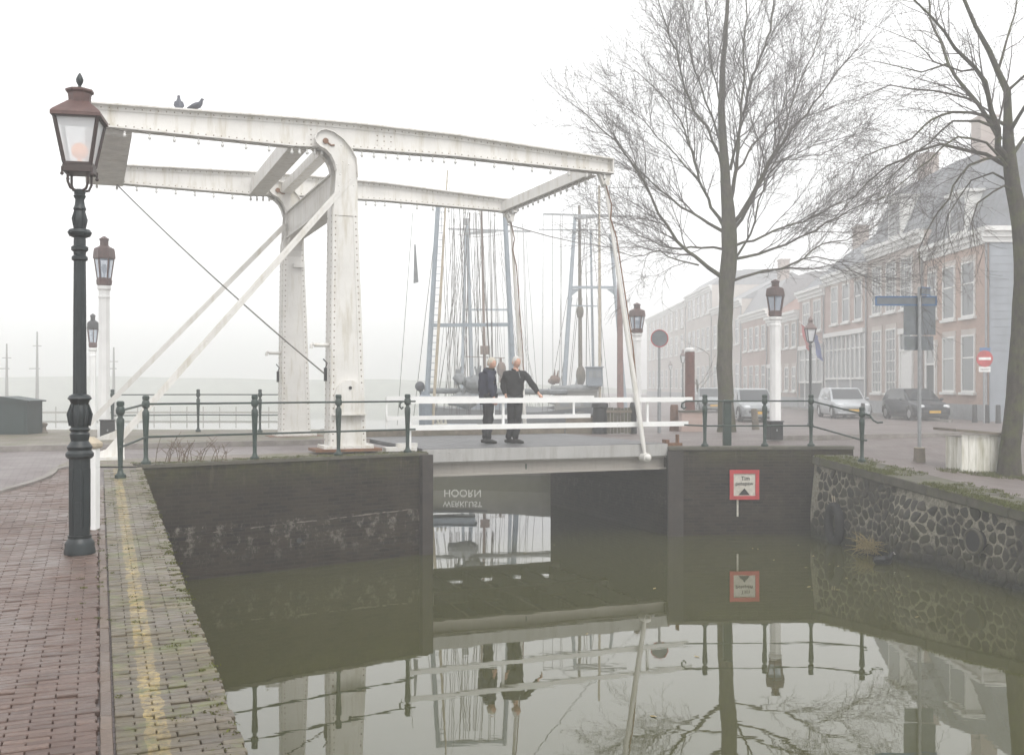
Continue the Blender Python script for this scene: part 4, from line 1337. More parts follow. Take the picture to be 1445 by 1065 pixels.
pm.lathe([(0.05, 2.52), (0.066, 2.53), (0.066, 2.555), (0.05, 2.57), (0.052, 2.60), (0.070, 2.615), (0.070, 2.64), (0.05, 2.655), (0.05, 2.70), (0.048, 2.72), (0.085, 2.735), (0.10, 2.765), (0.085, 2.79), (0.05, 2.80),
          (0.058, 2.84), (0.058, 2.90), (0.044, 2.95), (0.054, 2.97), (0.042, 3.0), (0.036, 3.05), (0.052, 3.08), (0.044, 3.09), (0.05, 3.13), (0.03, 3.14)], sides=20)
for s in range(4):
    a = 2 * math.pi * s / 4 + R(45)
    pm.ball((0.085 * math.cos(a), 0.085 * math.sin(a), 2.76), 0.024, 8, 6)
    pm.tube([(0.058 * math.cos(a), 0.058 * math.sin(a), 2.82), (0.066 * math.cos(a), 0.066 * math.sin(a), 2.88), (0.05 * math.cos(a), 0.05 * math.sin(a), 2.95)], [0.006, 0.012, 0.005], 6)
post = pm.build('post', 'lamp_iron', lamp, world=False, smooth=True)
dr_ = MB(); dr_.box((0.0, -0.086, 0.40), (0.05, 0.012, 0.10)); dr_.build('access_door', 'lamp_iron', post, world=False)
lf = MB()
RT, RB = 0.246, 0.150
for s in range(4):                        # cradle arms
    a = 2 * math.pi * s / 4 + R(45)
    ca, sa = math.cos(a), math.sin(a)
    lf.tube([(0.02 * ca, 0.02 * sa, 3.12), (0.09 * ca, 0.09 * sa, 3.14), (0.115 * ca, 0.115 * sa, 3.19), (0.115 * ca, 0.115 * sa, 3.27)], 0.011, 8)
    lf.tube([(0.165 * ca, 0.165 * sa, 3.31), (0.17 * ca, 0.17 * sa, 3.255)], [0.014, 0.008], 6)
    lf.ball((0.17 * ca, 0.17 * sa, 3.25), 0.016, 8, 6)
lf.lathe([(0.160, 3.27), (0.172, 3.275), (0.168, 3.33), (0.155, 3.335)], sides=4, phase=R(45))
frame_bars(lf, RB, 3.345, RT, 3.735, 4, R(45), 0.024)
fo = lf.build('lantern_frame', 'lantern_brown', lamp, world=False)
rf = MB()
rf.lathe([(0.285, 3.735), (0.285, 3.765), (0.265, 3.785), (0.115, 3.885), (0.095, 3.89)], sides=4, phase=R(45))
rf.lathe([(0.090, 3.88), (0.098, 3.96), (0.118, 3.975), (0.118, 3.992), (0.05, 4.01)], sides=8, phase=R(22.5))
ro = rf.build('lantern_roof', 'copper_brown', lamp, world=False)
fn = MB(); fn.lathe([(0.012, 4.0), (0.02, 4.015), (0.012, 4.03), (0.028, 4.06), (0.032, 4.085), (0.02, 4.115), (0.006, 4.14)], sides=12)
fn.build('finial', 'lamp_iron', ro, world=False, smooth=True)
gl = MB()
r0, r1 = RB * 0.97, RT * 0.97
vs = []
for r, z in ((r0, 3.36), (r1, 3.725)):
    for s in range(4):
        a = 2 * math.pi * s / 4 + R(45); vs.append((r * math.cos(a), r * math.sin(a), z))
gl.add(vs, [(i, (i + 1) % 4, 4 + (i + 1) % 4, 4 + i) for i in range(4)])
gl.build('lantern_glass', 'frosted_glass', lamp, world=False)
bl = MB(); bl.ball((0, 0, 3.47), 0.07, 14, 10); bl.tube([(0, 0, 3.34), (0, 0, 3.42)], 0.02, 8)
bl.build('lamp_globe', 'lamp_glow', lamp, world=False, smooth=True)

# white post behind it
wp_loc = Q(11.05, 0.66); d_w = 10.25
wp = empty('quay_post', Vector(((128.5 - CX) * d_w / F, d_w, zleft(d_w) - 0.01)), 'short white wooden post with a pale brown cap behind the lamp', 'post')
mb = MB(); mb.box((0, 0, 0.40), (0.125, 0.125, 0.80)); mb.build('shaft', 'white_board', wp, world=False, bevel=0.008)
mb = MB(); mb.lathe([(0.10, 0.80), (0.115, 0.82), (0.115, 0.85), (0.08, 0.875), (0.03, 0.91)], sides=4, phase=R(45)); mb.build('cap', 'mast_pale', wp, world=False)

# ------------------------------------------------------------------ lantern posts of the bridge
def bridge_lamp(x, d, z, label, darkcap=False, rz=0.0, rs=1.0):
    root = empty('bridge_lamp', Vector(((x - CX) * d / F, d, z)), label, 'lamp post', 'white lamp posts around the bridge', rz=rz)
    mb = MB(); mb.lathe([(0.19, 0), (0.19, 0.25), (0.165, 0.28), (0.155, 3.22)], sides=8, phase=R(22.5))
    mb.lathe([(0.175, 3.1), (0.175, 3.14), (0.155, 3.16), (0.155, 3.26), (0.195, 3.30), (0.195, 3.36), (0.15, 3.38)], sides=8, phase=R(22.5))
    po_ = mb.build('post', 'white_board', root, world=False)
    mb = MB(); mb.lathe([(0.165, 3.38), (0.205, 3.40), (0.215, 3.50), (0.18, 3.53)], sides=6)
    frame_bars(mb, 0.185, 3.53, 0.265, 3.98, 6, 0, 0.032)
    mb.build('lantern_frame', 'copper_brown', root, world=False)
    mb = MB(); vs = []
    for r, z_ in ((0.18, 3.54), (0.255, 3.97)):
        for s in range(6):
            a = 2 * math.pi * s / 6; vs.append((r * math.cos(a), r * math.sin(a), z_))
    mb.add(vs, [(i, (i + 1) % 6, 6 + (i + 1) % 6, 6 + i) for i in range(6)])
    mb.build('lantern_glass', 'lantern_glass', root, world=False)
    mb = MB(); mb.lathe([(0.30, 3.98), (0.305, 4.0), (0.29, 4.13), (0.27, 4.20), (0.13, 4.26), (0.12, 4.27)], sides=6)
    mb.lathe([(0.115, 4.24), (0.115, 4.38), (0.135, 4.39), (0.135, 4.42), (0.06, 4.46), (0.02, 4.48)], sides=8)
    mb.build('lantern_roof', 'black_iron' if darkcap else 'copper_brown', root, world=False)
    mb = MB(); mb.tube([(0, 0, 3.52), (0, 0, 3.68)], 0.03, 8); mb.ball((0, 0, 3.76), 0.075, 10, 8, sz=1.3); mb.build('lamp_globe', 'bulb_white', root, world=False, smooth=True)
    if rs != 1.0: root.scale = (rs, rs, 1.0)
    return root
bridge_lamp(146.5, 23.4, 0.05, 'tall white lamp post with copper lantern just behind the green street lamp', rz=.3, rs=0.78)
bridge_lamp(130.5, 34.0, 0.05 - 1.0, 'dark capped white lamp post half hidden behind the nearer white one', True, rs=0.66)
bridge_lamp(898.5, 38.0, -0.28, 'white lamp post with copper lantern beside the round sign')
bridge_lamp(1093.5, 31.0, -0.14, 'white lamp post with copper lantern right of the big bare tree', rz=.2)

# dark boxes
def utility_box(x, d, z, w, h, label, rz=0.2):
    root = empty('utility_box', Vector(((x - CX) * d / F, d, z)), label, 'box', None, rz)
    mb = MB(); mb.box((0, 0, h / 2), (w, w * .8, h)); mb.build('casing', 'black_iron', root, world=False, bevel=0.012)
    mb = MB(); mb.box((0, 0, h + 0.012), (w + .03, w * .8 + .03, 0.024)); mb.build('lid', 'black_iron', root, world=False)
    mb = MB(); mb.box((0, -w * .4 - 0.004, h * .55), (0.03, 0.008, 0.05)); mb.build('lock', 'steel_grey', root, world=False)
utility_box(1092.5, 24.6, -0.07, 0.32, 0.42, 'black metal box on the paving below the right white lamp post')
utility_box(151, 23.0, -0.03, 0.30, 0.46, 'black metal box at the foot of the tall white lamp post by the quay', 0.4)
cab = empty('cable_cabinet', Vector(((1027.5 - CX) * 21.6 / F, 21.75, -0.06)), 'narrow dark green cabinet standing before the tree trunk', 'cabinet')
mb = MB(); mb.box((0, 0, 0.46), (0.16, 0.14, 0.92)); mb.build('casing', 'green_iron', cab, world=False, bevel=0.008)
mb = MB(); mb.lathe([(0.13, 0.92), (0.13, 0.945), (0.05, 0.97)], sides=4, phase=R(45)); mb.build('cap', 'green_iron', cab, world=False)
# shed and mooring bollard on the far left quay
shd = empty('storage_cabinet', Vector((-18.6 * 25 / 25 + 6.0 + 0.0, 25.0, 0.05)), 'dark green flat roofed cabinet on the harbour quay', 'cabinet')
shd.location = Vector(((10 - CX) * 24.9 / F, 24.9, 0.05))
mb = MB(); mb.box((0, 0, 0.40), (1.3, 0.8, 0.80)); mb.build('body', 'shed_green', shd, world=False)
mb = MB(); mb.prism([(-0.72, -0.46, 0.84), (0.05, -0.46, 0.90), (0.72, -0.46, 0.80), (0.72, -0.46, 0.77), (-.72, -.46, .80)], Vector((0, 0.92, 0))); mb.build('roof', 'shed_green', shd, world=False)
for k in range(2):
    mb = MB(); mb.box((-0.33 + k * .64, -0.405, 0.39), (0.6, 0.012, 0.70)); do = mb.build('door', 'shed_green', shd, world=False)
def mooring_bollard(x, d, z, label, mat='black_iron', s=1.0):
    mb = MB(); mb.lathe([(0.14 * s, 0), (0.14 * s, 0.03 * s), (0.10 * s, 0.06 * s), (0.085 * s, 0.17 * s), (0.12 * s, 0.22 * s), (0.13 * s, 0.27 * s), (0.10 * s, 0.29 * s), (0.02 * s, 0.30 * s)], (0, 0, 0), 14)
    o = mb.build('mooring_bollard', mat, smooth=True); o.location = Vector(((x - CX) * d / F, d, z)); tag(o, label, 'bollard')
mooring_bollard(60, 25.4, 0.05, 'squat iron mooring bollard on the quay edge beside the dark cabinet', 'wood_grey', 0.85)
mb = MB(); mb.ball((0, 0, 0), 0.085, 12, 8); mb.tube([(-0.02, 0, 0), (-0.25, 0.0, 0)], 0.04, 8)
o = mb.build('fender', 'tyre', smooth=True); q_ = Q(14.3, -0.16); o.location = (q_.x, q_.y, -0.72); tag(o, 'small round rubber fender sticking out of the quay wall corner', 'fender')

# ------------------------------------------------------------------ red framed sign on the abutment
def txt(mb, body, c, size, ax, up, thick=0.004, mirror=False):
    cu = bpy.data.curves.new('t', 'FONT'); cu.body = body; cu.align_x = 'CENTER'; cu.align_y = 'CENTER'; cu.size = size; cu.extrude = thick
    ob = bpy.data.objects.new('t', cu); COL.objects.link(ob)
    dg = bpy.context.evaluated_depsgraph_get()
    me = bpy.data.meshes.new_from_object(ob.evaluated_get(dg))
    nrm = Vector(ax).cross(Vector(up))
    vs = [Vector(c) + Vector(ax) * v.co.x + Vector(up) * v.co.y + nrm * v.co.z for v in me.vertices]
    mb.add(vs, [tuple(p.vertices) for p in me.polygons])
    bpy.data.objects.remove(ob); bpy.data.curves.remove(cu); bpy.data.meshes.remove(me)
    return mb
dsg = 20.98
sc_ = at(1050.5, 684, dsg)
sg = empty('warning_sign', sc_, 'square sign with a red frame and black triangle on the dark brick wall', 'sign')
fx = (R2 - R1).normalized(); fy = Vector((0, 0, 1)); fo_ = Vector((fx.y, -fx.x, 0))
sc_ = Vector((sc_.x, R1.y + (sc_.x - R1.x) * fx.y / fx.x, sc_.z)) + fo_ * 0.03
def sbox(mb, cx, cz, sx, sz, out, th):
    mb.box(sc_ + fx * cx + fy * cz + fo_ * out, (sx, th, sz), ax=(fx, fo_, fy))
mb = MB(); sbox(mb, 0, 0, 0.56, 0.56, 0.0, 0.03); mb.build('panel', 'sign_white', sg)
mb = MB()
for cx, cz, sx, sz in ((0, 0.26, 0.60, 0.075), (0, -0.26, 0.60, 0.075), (0.26, 0, 0.075, 0.445), (-0.26, 0, 0.075, 0.445)):
    sbox(mb, cx, cz, sx, sz, 0.02, 0.03)
mb.build('frame', 'sign_red', sg)
mb = MB()
tri = [sc_ + fx * a + fy * c + fo_ * 0.017 for a, c in ((-0.12, -0.205), (0.11, -0.205), (0.0, -0.07))]
mb.prism(tri, fo_ * 0.004); mb.build('triangle', 'lettering_black', sg)
mb = MB(); txt(mb, 'Tim', sc_ + fx * 0.02 + fy * 0.125 + fo_ * 0.02, 0.115, fx, fy, 0.003); txt(mb, 'petepaw', sc_ + fy * 0.025 + fo_ * 0.02, 0.105, fx, fy, 0.003)
mb.build('lettering', 'lettering_black', sg)
stn = MB(); stn.box(sc_ + fx * -0.13 + fy * -0.46 - fo_ * 0.018, (0.035, 0.02, 0.36), ax=(fx, fo_, fy)); stn.build('lime_drip', 'sign_white', sg)

# ------------------------------------------------------------------ people
def skin_mesh(verts, edges, radii, subd=2):
    me = bpy.data.meshes.new('s'); me.from_pydata(verts, edges, []); ob = bpy.data.objects.new('s', me); COL.objects.link(ob)
    ob.modifiers.new('k', 'SKIN')
    for i, sv in enumerate(me.skin_vertices[0].data):
        r = radii[i]
        sv.radius = r if hasattr(r, '__len__') else (r, r)
    me.skin_vertices[0].data[0].use_root = True
    sm = ob.modifiers.new('u', 'SUBSURF'); sm.levels = subd; sm.render_levels = subd
    dg = bpy.context.evaluated_depsgraph_get()
    out = bpy.data.meshes.new_from_object(ob.evaluated_get(dg))
    V = [v.co.copy() for v in out.vertices]; Fc = [tuple(p.vertices) for p in out.polygons]
    bpy.data.objects.remove(ob); bpy.data.meshes.remove(me); bpy.data.meshes.remove(out)
    return V, Fc
def head_mesh(mb, c, yaw, pitch=0.0, s=1.0):
    """Head as a shaped ball: skull, jaw, nose, brow, ears, lips; faces +X before the turn by yaw."""
    rot = Matrix.Rotation(yaw, 3, 'Z') @ Matrix.Rotation(pitch, 3, 'Y')
    seg, rings = 24, 18
    vs = []
    for i in range(rings + 1):
        th = math.pi * i / rings
        for k in range(seg):
            a = 2 * math.pi * k / seg
            x, y, z = math.sin(th) * math.cos(a), math.sin(th) * math.sin(a), -math.cos(th)
            X, Y, Z = 0.098 * x, 0.078 * y, 0.118 * z
            if z < 0:
                X *= 1 - 0.12 * (-z); Y *= 1 - 0.28 * (-z)
                if x > 0: X += 0.014 * (-z) * x
                else: X *= 1 - 0.25 * (-z)
            fr = max(0, x)
            n_ = math.exp(-((y / 0.16) ** 2) - (((z + 0.22) / 0.2) ** 2)) * fr
            X += 0.026 * n_
            X += 0.006 * math.exp(-((z - 0.12) / 0.09) ** 2) * fr
            X -= 0.010 * (math.exp(-(((abs(y) - 0.36) / 0.14) ** 2) - ((z / 0.11) ** 2))) * fr
            X += 0.006 * math.exp(-((y / 0.25) ** 2) - (((z + 0.52) / 0.07) ** 2)) * fr
            vs.append(Vector(c) + rot @ (Vector((X, Y, Z)) * s))
    mb.add(vs, [(i * seg + k, i * seg + (k + 1) % seg, (i + 1) * seg + (k + 1) % seg, (i + 1) * seg + k) for i in range(rings) for k in range(seg)])
    for sy in (-1, 1):
        p = Vector(c) + rot @ Vector((0.0, sy * 0.076, -0.005)) * s
        mb.ball(p, 0.026 * s, 8, 6, 0.8, 0.4, 1.2)
    return rot
def hand(mb, wrist, dirv, palm_n, s=1.0, curl=0.5):
    d = Vector(dirv).normalized(); nn = Vector(palm_n).normalized(); sd = d.cross(nn).normalized()
    w = Vector(wrist)
    mb.tube([w - d * .03, w, w + d * 0.045, w + d * 0.09], [0.024, 0.026, 0.036, 0.034], 8)
    for k, (off, ln) in enumerate(((-0.028, 0.068), (-0.009, 0.078), (0.010, 0.072), (0.028, 0.055))):
        b0 = w + d * 0.085 + sd * off
        pts = [b0]
        a = 0.0
        for j in range(3):
            a += curl * 0.75
            pts.append(pts[-1] + (d * math.cos(a) + nn * math.sin(a)) * ln / 3)
        mb.tube(pts, [0.0105, 0.010, 0.009, 0.007], 6)
    b0 = w + d * 0.03 - sd * 0.03
    mb.tube([b0, b0 - sd * 0.022 + d * 0.03 + nn * 0.01, b0 - sd * 0.022 + d * 0.06 + nn * 0.02], [0.014, 0.012, 0.008], 6)
def add_raw(mb, vf): mb.add(vf[0], vf[1])

def person(loc, label, J, cloth):
    """J: joints in local metres. Parts: body, jacket, trousers, hair, shoes, extras."""
    root = empty('person', loc, label, 'person', None)
    # body: one continuous skinned figure
    order = ['pelvis', 'waist', 'chest', 'neck', 'head0', 'shL', 'elL', 'wrL', 'shR', 'elR', 'wrR', 'hipL', 'knL', 'anL', 'hipR', 'knR', 'anR']
    ed = [('pelvis', 'waist'), ('waist', 'chest'), ('chest', 'neck'), ('neck', 'head0'), ('chest', 'shL'), ('shL', 'elL'), ('elL', 'wrL'), ('chest', 'shR'), ('shR', 'elR'), ('elR', 'wrR'),
          ('pelvis', 'hipL'), ('hipL', 'knL'), ('knL', 'anL'), ('pelvis', 'hipR'), ('hipR', 'knR'), ('knR', 'anR')]
    rad = dict(pelvis=(.13, .10), waist=(.13, .10), chest=(.15, .11), neck=(.055, .055), head0=(.055, .06), shL=.055, elL=.042, wrL=.028, shR=.055, elR=.042, wrR=.028, hipL=.085, knL=.055, anL=.038, hipR=.085, knR=.055, anR=.038)
    idx = {k: i for i, k in enumerate(order)}
    vf = skin_mesh([J[k] for k in order], [(idx[a], idx[b]) for a, b in ed], [rad[k] for k in order], 2)
    mb = MB(); add_raw(mb, vf)
    rot = head_mesh(mb, J['head'], J['yaw'], J.get('pitch', 0))
    hand(mb, J['wrL'], Vector(J['handL']), Vector(J.get('palmL', (0, -1, 0))), curl=0.5)
    hand(mb, J['wrR'], Vector(J['handR']), Vector(J.get('palmR', (0, -1, 0))), curl=0.5)
    body = mb.build('body', 'skin', root, world=False, smooth=True)
    hd = Vector(J['head'])
    e_ = MB()
    for sy in (-1, 1):
        e_.ball(hd + rot @ Vector((0.083, sy * 0.028, 0.004)), 0.009, 8, 6)
    e_.build('eyes', 'black_iron', body, world=False)
    mo_ = MB(); mo_.tube([hd + rot @ Vector((0.089, -0.022, -0.062)), hd + rot @ Vector((0.094, 0, -0.06)), hd + rot @ Vector((0.089, 0.022, -0.062))], [0.003, 0.005, 0.003], 6)
    mo_.build('mouth', 'red_brown', body, world=False)
    # jacket
    jo = ['pelvis', 'waist', 'chest', 'collar', 'shL', 'elL', 'cuL', 'shR', 'elR', 'cuR', 'hem']
    JJ = dict(J)
    for s in 'LR':
        JJ['cu' + s] = tuple(Vector(J['el' + s]).lerp(Vector(J['wr' + s]), 0.9))
    JJ['collar'] = tuple(Vector(J['neck']) + Vector((0, 0, -0.025)))
    JJ['hem'] = tuple(Vector(J['pelvis']) + Vector((0, 0, -0.08 - cloth.get('drop', 0))))
    k = cloth.get('fat', 1.0)
    jr = dict(pelvis=(.185 * k, .135 * k), waist=(.185 * k, .135 * k), chest=(.195 * k, .135 * k), collar=(.072, .075), shL=.085 * k, elL=.07 * k, cuL=.05 * k, shR=.085 * k, elR=.07 * k, cuR=.05 * k, hem=(.19 * k, .145 * k))
    je = [('hem', 'pelvis'), ('pelvis', 'waist'), ('waist', 'chest'), ('chest', 'collar'), ('chest', 'shL'), ('shL', 'elL'), ('elL', 'cuL'), ('chest', 'shR'), ('shR', 'elR'), ('elR', 'cuR')]
    jo = ['hem', 'pelvis', 'waist', 'chest', 'collar', 'shL', 'elL', 'cuL', 'shR', 'elR', 'cuR']
    ji = {k_: i for i, k_ in enumerate(jo)}
    V, Fc = skin_mesh([JJ[k_] for k_ in jo], [(ji[a], ji[b]) for a, b in je], [jr[k_] for k_ in jo], 2)
    rr = random.Random(len(label))
    V = [v + Vector((math.sin(v.z * 38 + v.x * 21) * 0.006 + math.sin(v.z * 17 - v.x * 30) * 0.006, math.sin(v.z * 31 + v.x * 26) * 0.008 + math.sin(v.x * 45) * 0.005, 0)) for v in V]
    mb = MB(); mb.add(V, Fc)
    jk = mb.build('jacket', cloth['jacket'], root, world=False, smooth=True)
    if cloth.get('hood'):
        hdm = MB(); n0 = Vector(J['neck'])
        fwd = Vector((math.cos(J['yaw']), math.sin(J['yaw']), 0)); sdv = Vector((-fwd.y, fwd.x, 0))
        ring = [n0 + (fwd * math.cos(a) + sdv * math.sin(a)) * 0.085 + Vector((0, 0, -0.01 - 0.03 * math.cos(a))) for a in [2 * math.pi * i / 14 for i in range(15)]]
        hdm.tube(ring, [0.045 if i in (0, 14) else 0.055 for i in range(15)], 8)
        hdm.ball(n0 - fwd * 0.11 + Vector((0, 0, -0.05)), 0.085, 10, 8, 0.9, 1.1, 1.0)
        hdm.build('hood', cloth['jacket'], jk, world=False, smooth=True)
        sc2 = MB(); ring = [n0 + (fwd * math.cos(a) * 0.075 + sdv * math.sin(a) * 0.07) + Vector((0, 0, 0.03 + 0.01 * math.sin(3 * a))) for a in [2 * math.pi * i / 12 for i in range(13)]]
        sc2.tube(ring, 0.035, 8); sc2.build('scarf', 'scarf_cloth', root, world=False, smooth=True)
    else:
        fwd = Vector((math.cos(J['yaw']), math.sin(J['yaw']), 0)); sdv = Vector((-fwd.y, fwd.x, 0)); n0 = Vector(J['neck'])
        cl = MB(); ring = [n0 + (fwd * math.cos(a) + sdv * math.sin(a)) * 0.068 + Vector((0, 0, 0.0 - 0.02 * math.cos(a))) for a in [0.5 + (2 * math.pi - 1.0) * i / 12 for i in range(13)]]
        cl.tube(ring, 0.020, 8); cl.build('collar', cloth['jacket'], jk, world=False, smooth=True)
        zp = MB(); zp.tube([n0 + fwd * 0.10 + Vector((0, 0, -0.04)), n0 + fwd * 0.145 + Vector((0, 0, -0.16))], 0.006, 6); zp.build('zip', 'steel_grey', jk, world=False)
    to = ['pelvis', 'hipL', 'knL', 'cfL', 'hipR', 'knR', 'cfR']
    for s in 'LR':
        JJ['cf' + s] = tuple(Vector(J['an' + s]) + Vector((0, 0, -0.02)))
    tr = dict(pelvis=(.15, .115), hipL=.105, knL=.082, cfL=.072, hipR=.105, knR=.082, cfR=.072)
    ti = {k_: i for i, k_ in enumerate(to)}
    V, Fc = skin_mesh([JJ[k_] for k_ in to], [(ti[a], ti[b]) for a, b in (('pelvis', 'hipL'), ('hipL', 'knL'), ('knL', 'cfL'), ('pelvis', 'hipR'), ('hipR', 'knR'), ('knR', 'cfR'))], [tr[k_] for k_ in to], 2)
    V = [v + Vector((math.sin(v.z * 33 + v.y * 20) * 0.009 * (v.z < .6), math.sin(v.z * 27) * 0.008, 0)) for v in V]
    mb = MB(); mb.add(V, Fc); mb.build('trousers', cloth['trousers'], root, world=False, smooth=True)
    for s in 'LR':
        a = Vector(J['an' + s]); f = Vector(J['foot' + s]).normalized()
        mb = MB(); mb.tube([Vector((a.x, a.y, 0.045)) - f * 0.08, Vector((a.x, a.y, 0.05)) - f * 0.03, Vector((a.x, a.y, 0.055)) + f * 0.04, Vector((a.x, a.y, 0.038)) + f * 0.13, Vector((a.x, a.y, 0.03)) + f * 0.19], [0.028, 0.045, 0.05, 0.038, 0.022], 10)
        mb.tube([Vector((a.x, a.y, 0.03)), Vector((a.x, a.y, 0.12))], [0.045, 0.04], 8)
        mb.v = [(x, y, max(z, 0.0)) for x, y, z in mb.v]
        mb.build('shoe', 'shoe', root, world=False, smooth=True)
    # hair: a cap of many strands over the skull
    hm = MB()
    seg, rings = 22, 12
    vs = []
    rr = random.Random(4)
    for i in range(rings + 1):
        th = math.pi * (0.60 * i / rings)
        for q in range(seg):
            a = 2 * math.pi * q / seg
            lim = 1.0
            front = max(0, math.cos(a))
            t2 = th * (1 - 0.55 * front ** 1.1 + 0.10 * math.sin(q * 2.7) * (i / rings) + rr.uniform(-.05, .05) * (i / rings)) * cloth.get('hairlen', 1.0)
            r_ = 1.04 + rr.uniform(-.015, .03)
            p = Vector((0.100 * r_ * math.sin(t2) * math.cos(a) - 0.004, 0.083 * r_ * math.sin(t2) * math.sin(a), 0.122 * r_ * math.cos(t2)))
            vs.append(hd + rot @ p)
    hm.add(vs, [(i * seg + q, i * seg + (q + 1) % seg, (i + 1) * seg + (q + 1) % seg, (i + 1) * seg + q) for i in range(rings) for q in range(seg)])
    hm.build('hair', cloth['hair'], root, world=False, smooth=True)
    return root
dz = 0.042
pman = Vector(((726.5 - CX) * 21.0 / F, 21.0, dz))
person(pman, 'white haired man in black jacket reaching one hand out to the white rail', dict(
    pelvis=(-0.01, 0, 0.93), waist=(-0.01, 0, 1.08), chest=(0, 0, 1.30), neck=(0.01, -0.01, 1.47), head0=(0.015, -0.02, 1.56), head=(0.025, -0.03, 1.625), yaw=R(-52), pitch=0.05,
    shL=(-0.19, 0.0, 1.385), elL=(-0.245, -0.02, 1.13), wrL=(-0.185, -0.10, 0.955), shR=(0.19, 0.0, 1.385), elR=(0.36, -0.06, 1.16), wrR=(0.475, -0.14, 0.985),
    handL=(0.25, -0.2, -0.9), handR=(0.55, -0.3, -0.75), palmL=(0.6, 0.2, 0.2), palmR=(-0.5, -0.2, -0.5),
    hipL=(-0.085, 0.0, 0.90), knL=(-0.075, -0.02, 0.50), anL=(-0.135, 0.03, 0.09), hipR=(0.075, 0, 0.90), knR=(0.055, -0.05, 0.50), anR=(-0.005, -0.03, 0.09), footL=(0.85, -0.5, 0), footR=(0.9, -0.4, 0)),
    dict(jacket='black_cloth', trousers='trouser_cloth', hair='white_hair', fat=1.0))
pwom = Vector(((688.5 - CX) * 21.0 / F, 21.0, dz))
person(pwom, 'fair haired woman in a navy hooded jacket and scarf, head turned towards the man', dict(
    pelvis=(0, 0.0, 0.93), waist=(0, 0, 1.07), chest=(0.0, 0, 1.29), neck=(0.03, -0.01, 1.45), head0=(0.05, -0.02, 1.54), head=(0.072, -0.03, 1.60), yaw=R(-42), pitch=0.14,
    shL=(-0.12, 0.11, 1.37), elL=(-0.15, 0.12, 1.10), wrL=(-0.08, 0.10, 0.90), shR=(0.07, -0.14, 1.37), elR=(0.04, -0.18, 1.11), wrR=(0.12, -0.18, 0.90),
    handL=(0.2, 0, -0.9), handR=(0.3, 0, -0.9), palmL=(0, -1, 0), palmR=(0, 1, 0),
    hipL=(-0.03, 0.08, 0.90), knL=(-0.03, 0.08, 0.50), anL=(-0.07, 0.09, 0.09), hipR=(0.03, -0.08, 0.90), knR=(0.03, -0.09, 0.50), anR=(-0.01, -0.08, 0.09), footL=(0.95, -0.2, 0), footR=(0.95, -0.25, 0)),
    dict(jacket='navy_cloth', trousers='trouser_cloth', hair='fair_hair', hood=True, fat=1.03, drop=0.05, hairlen=1.06))

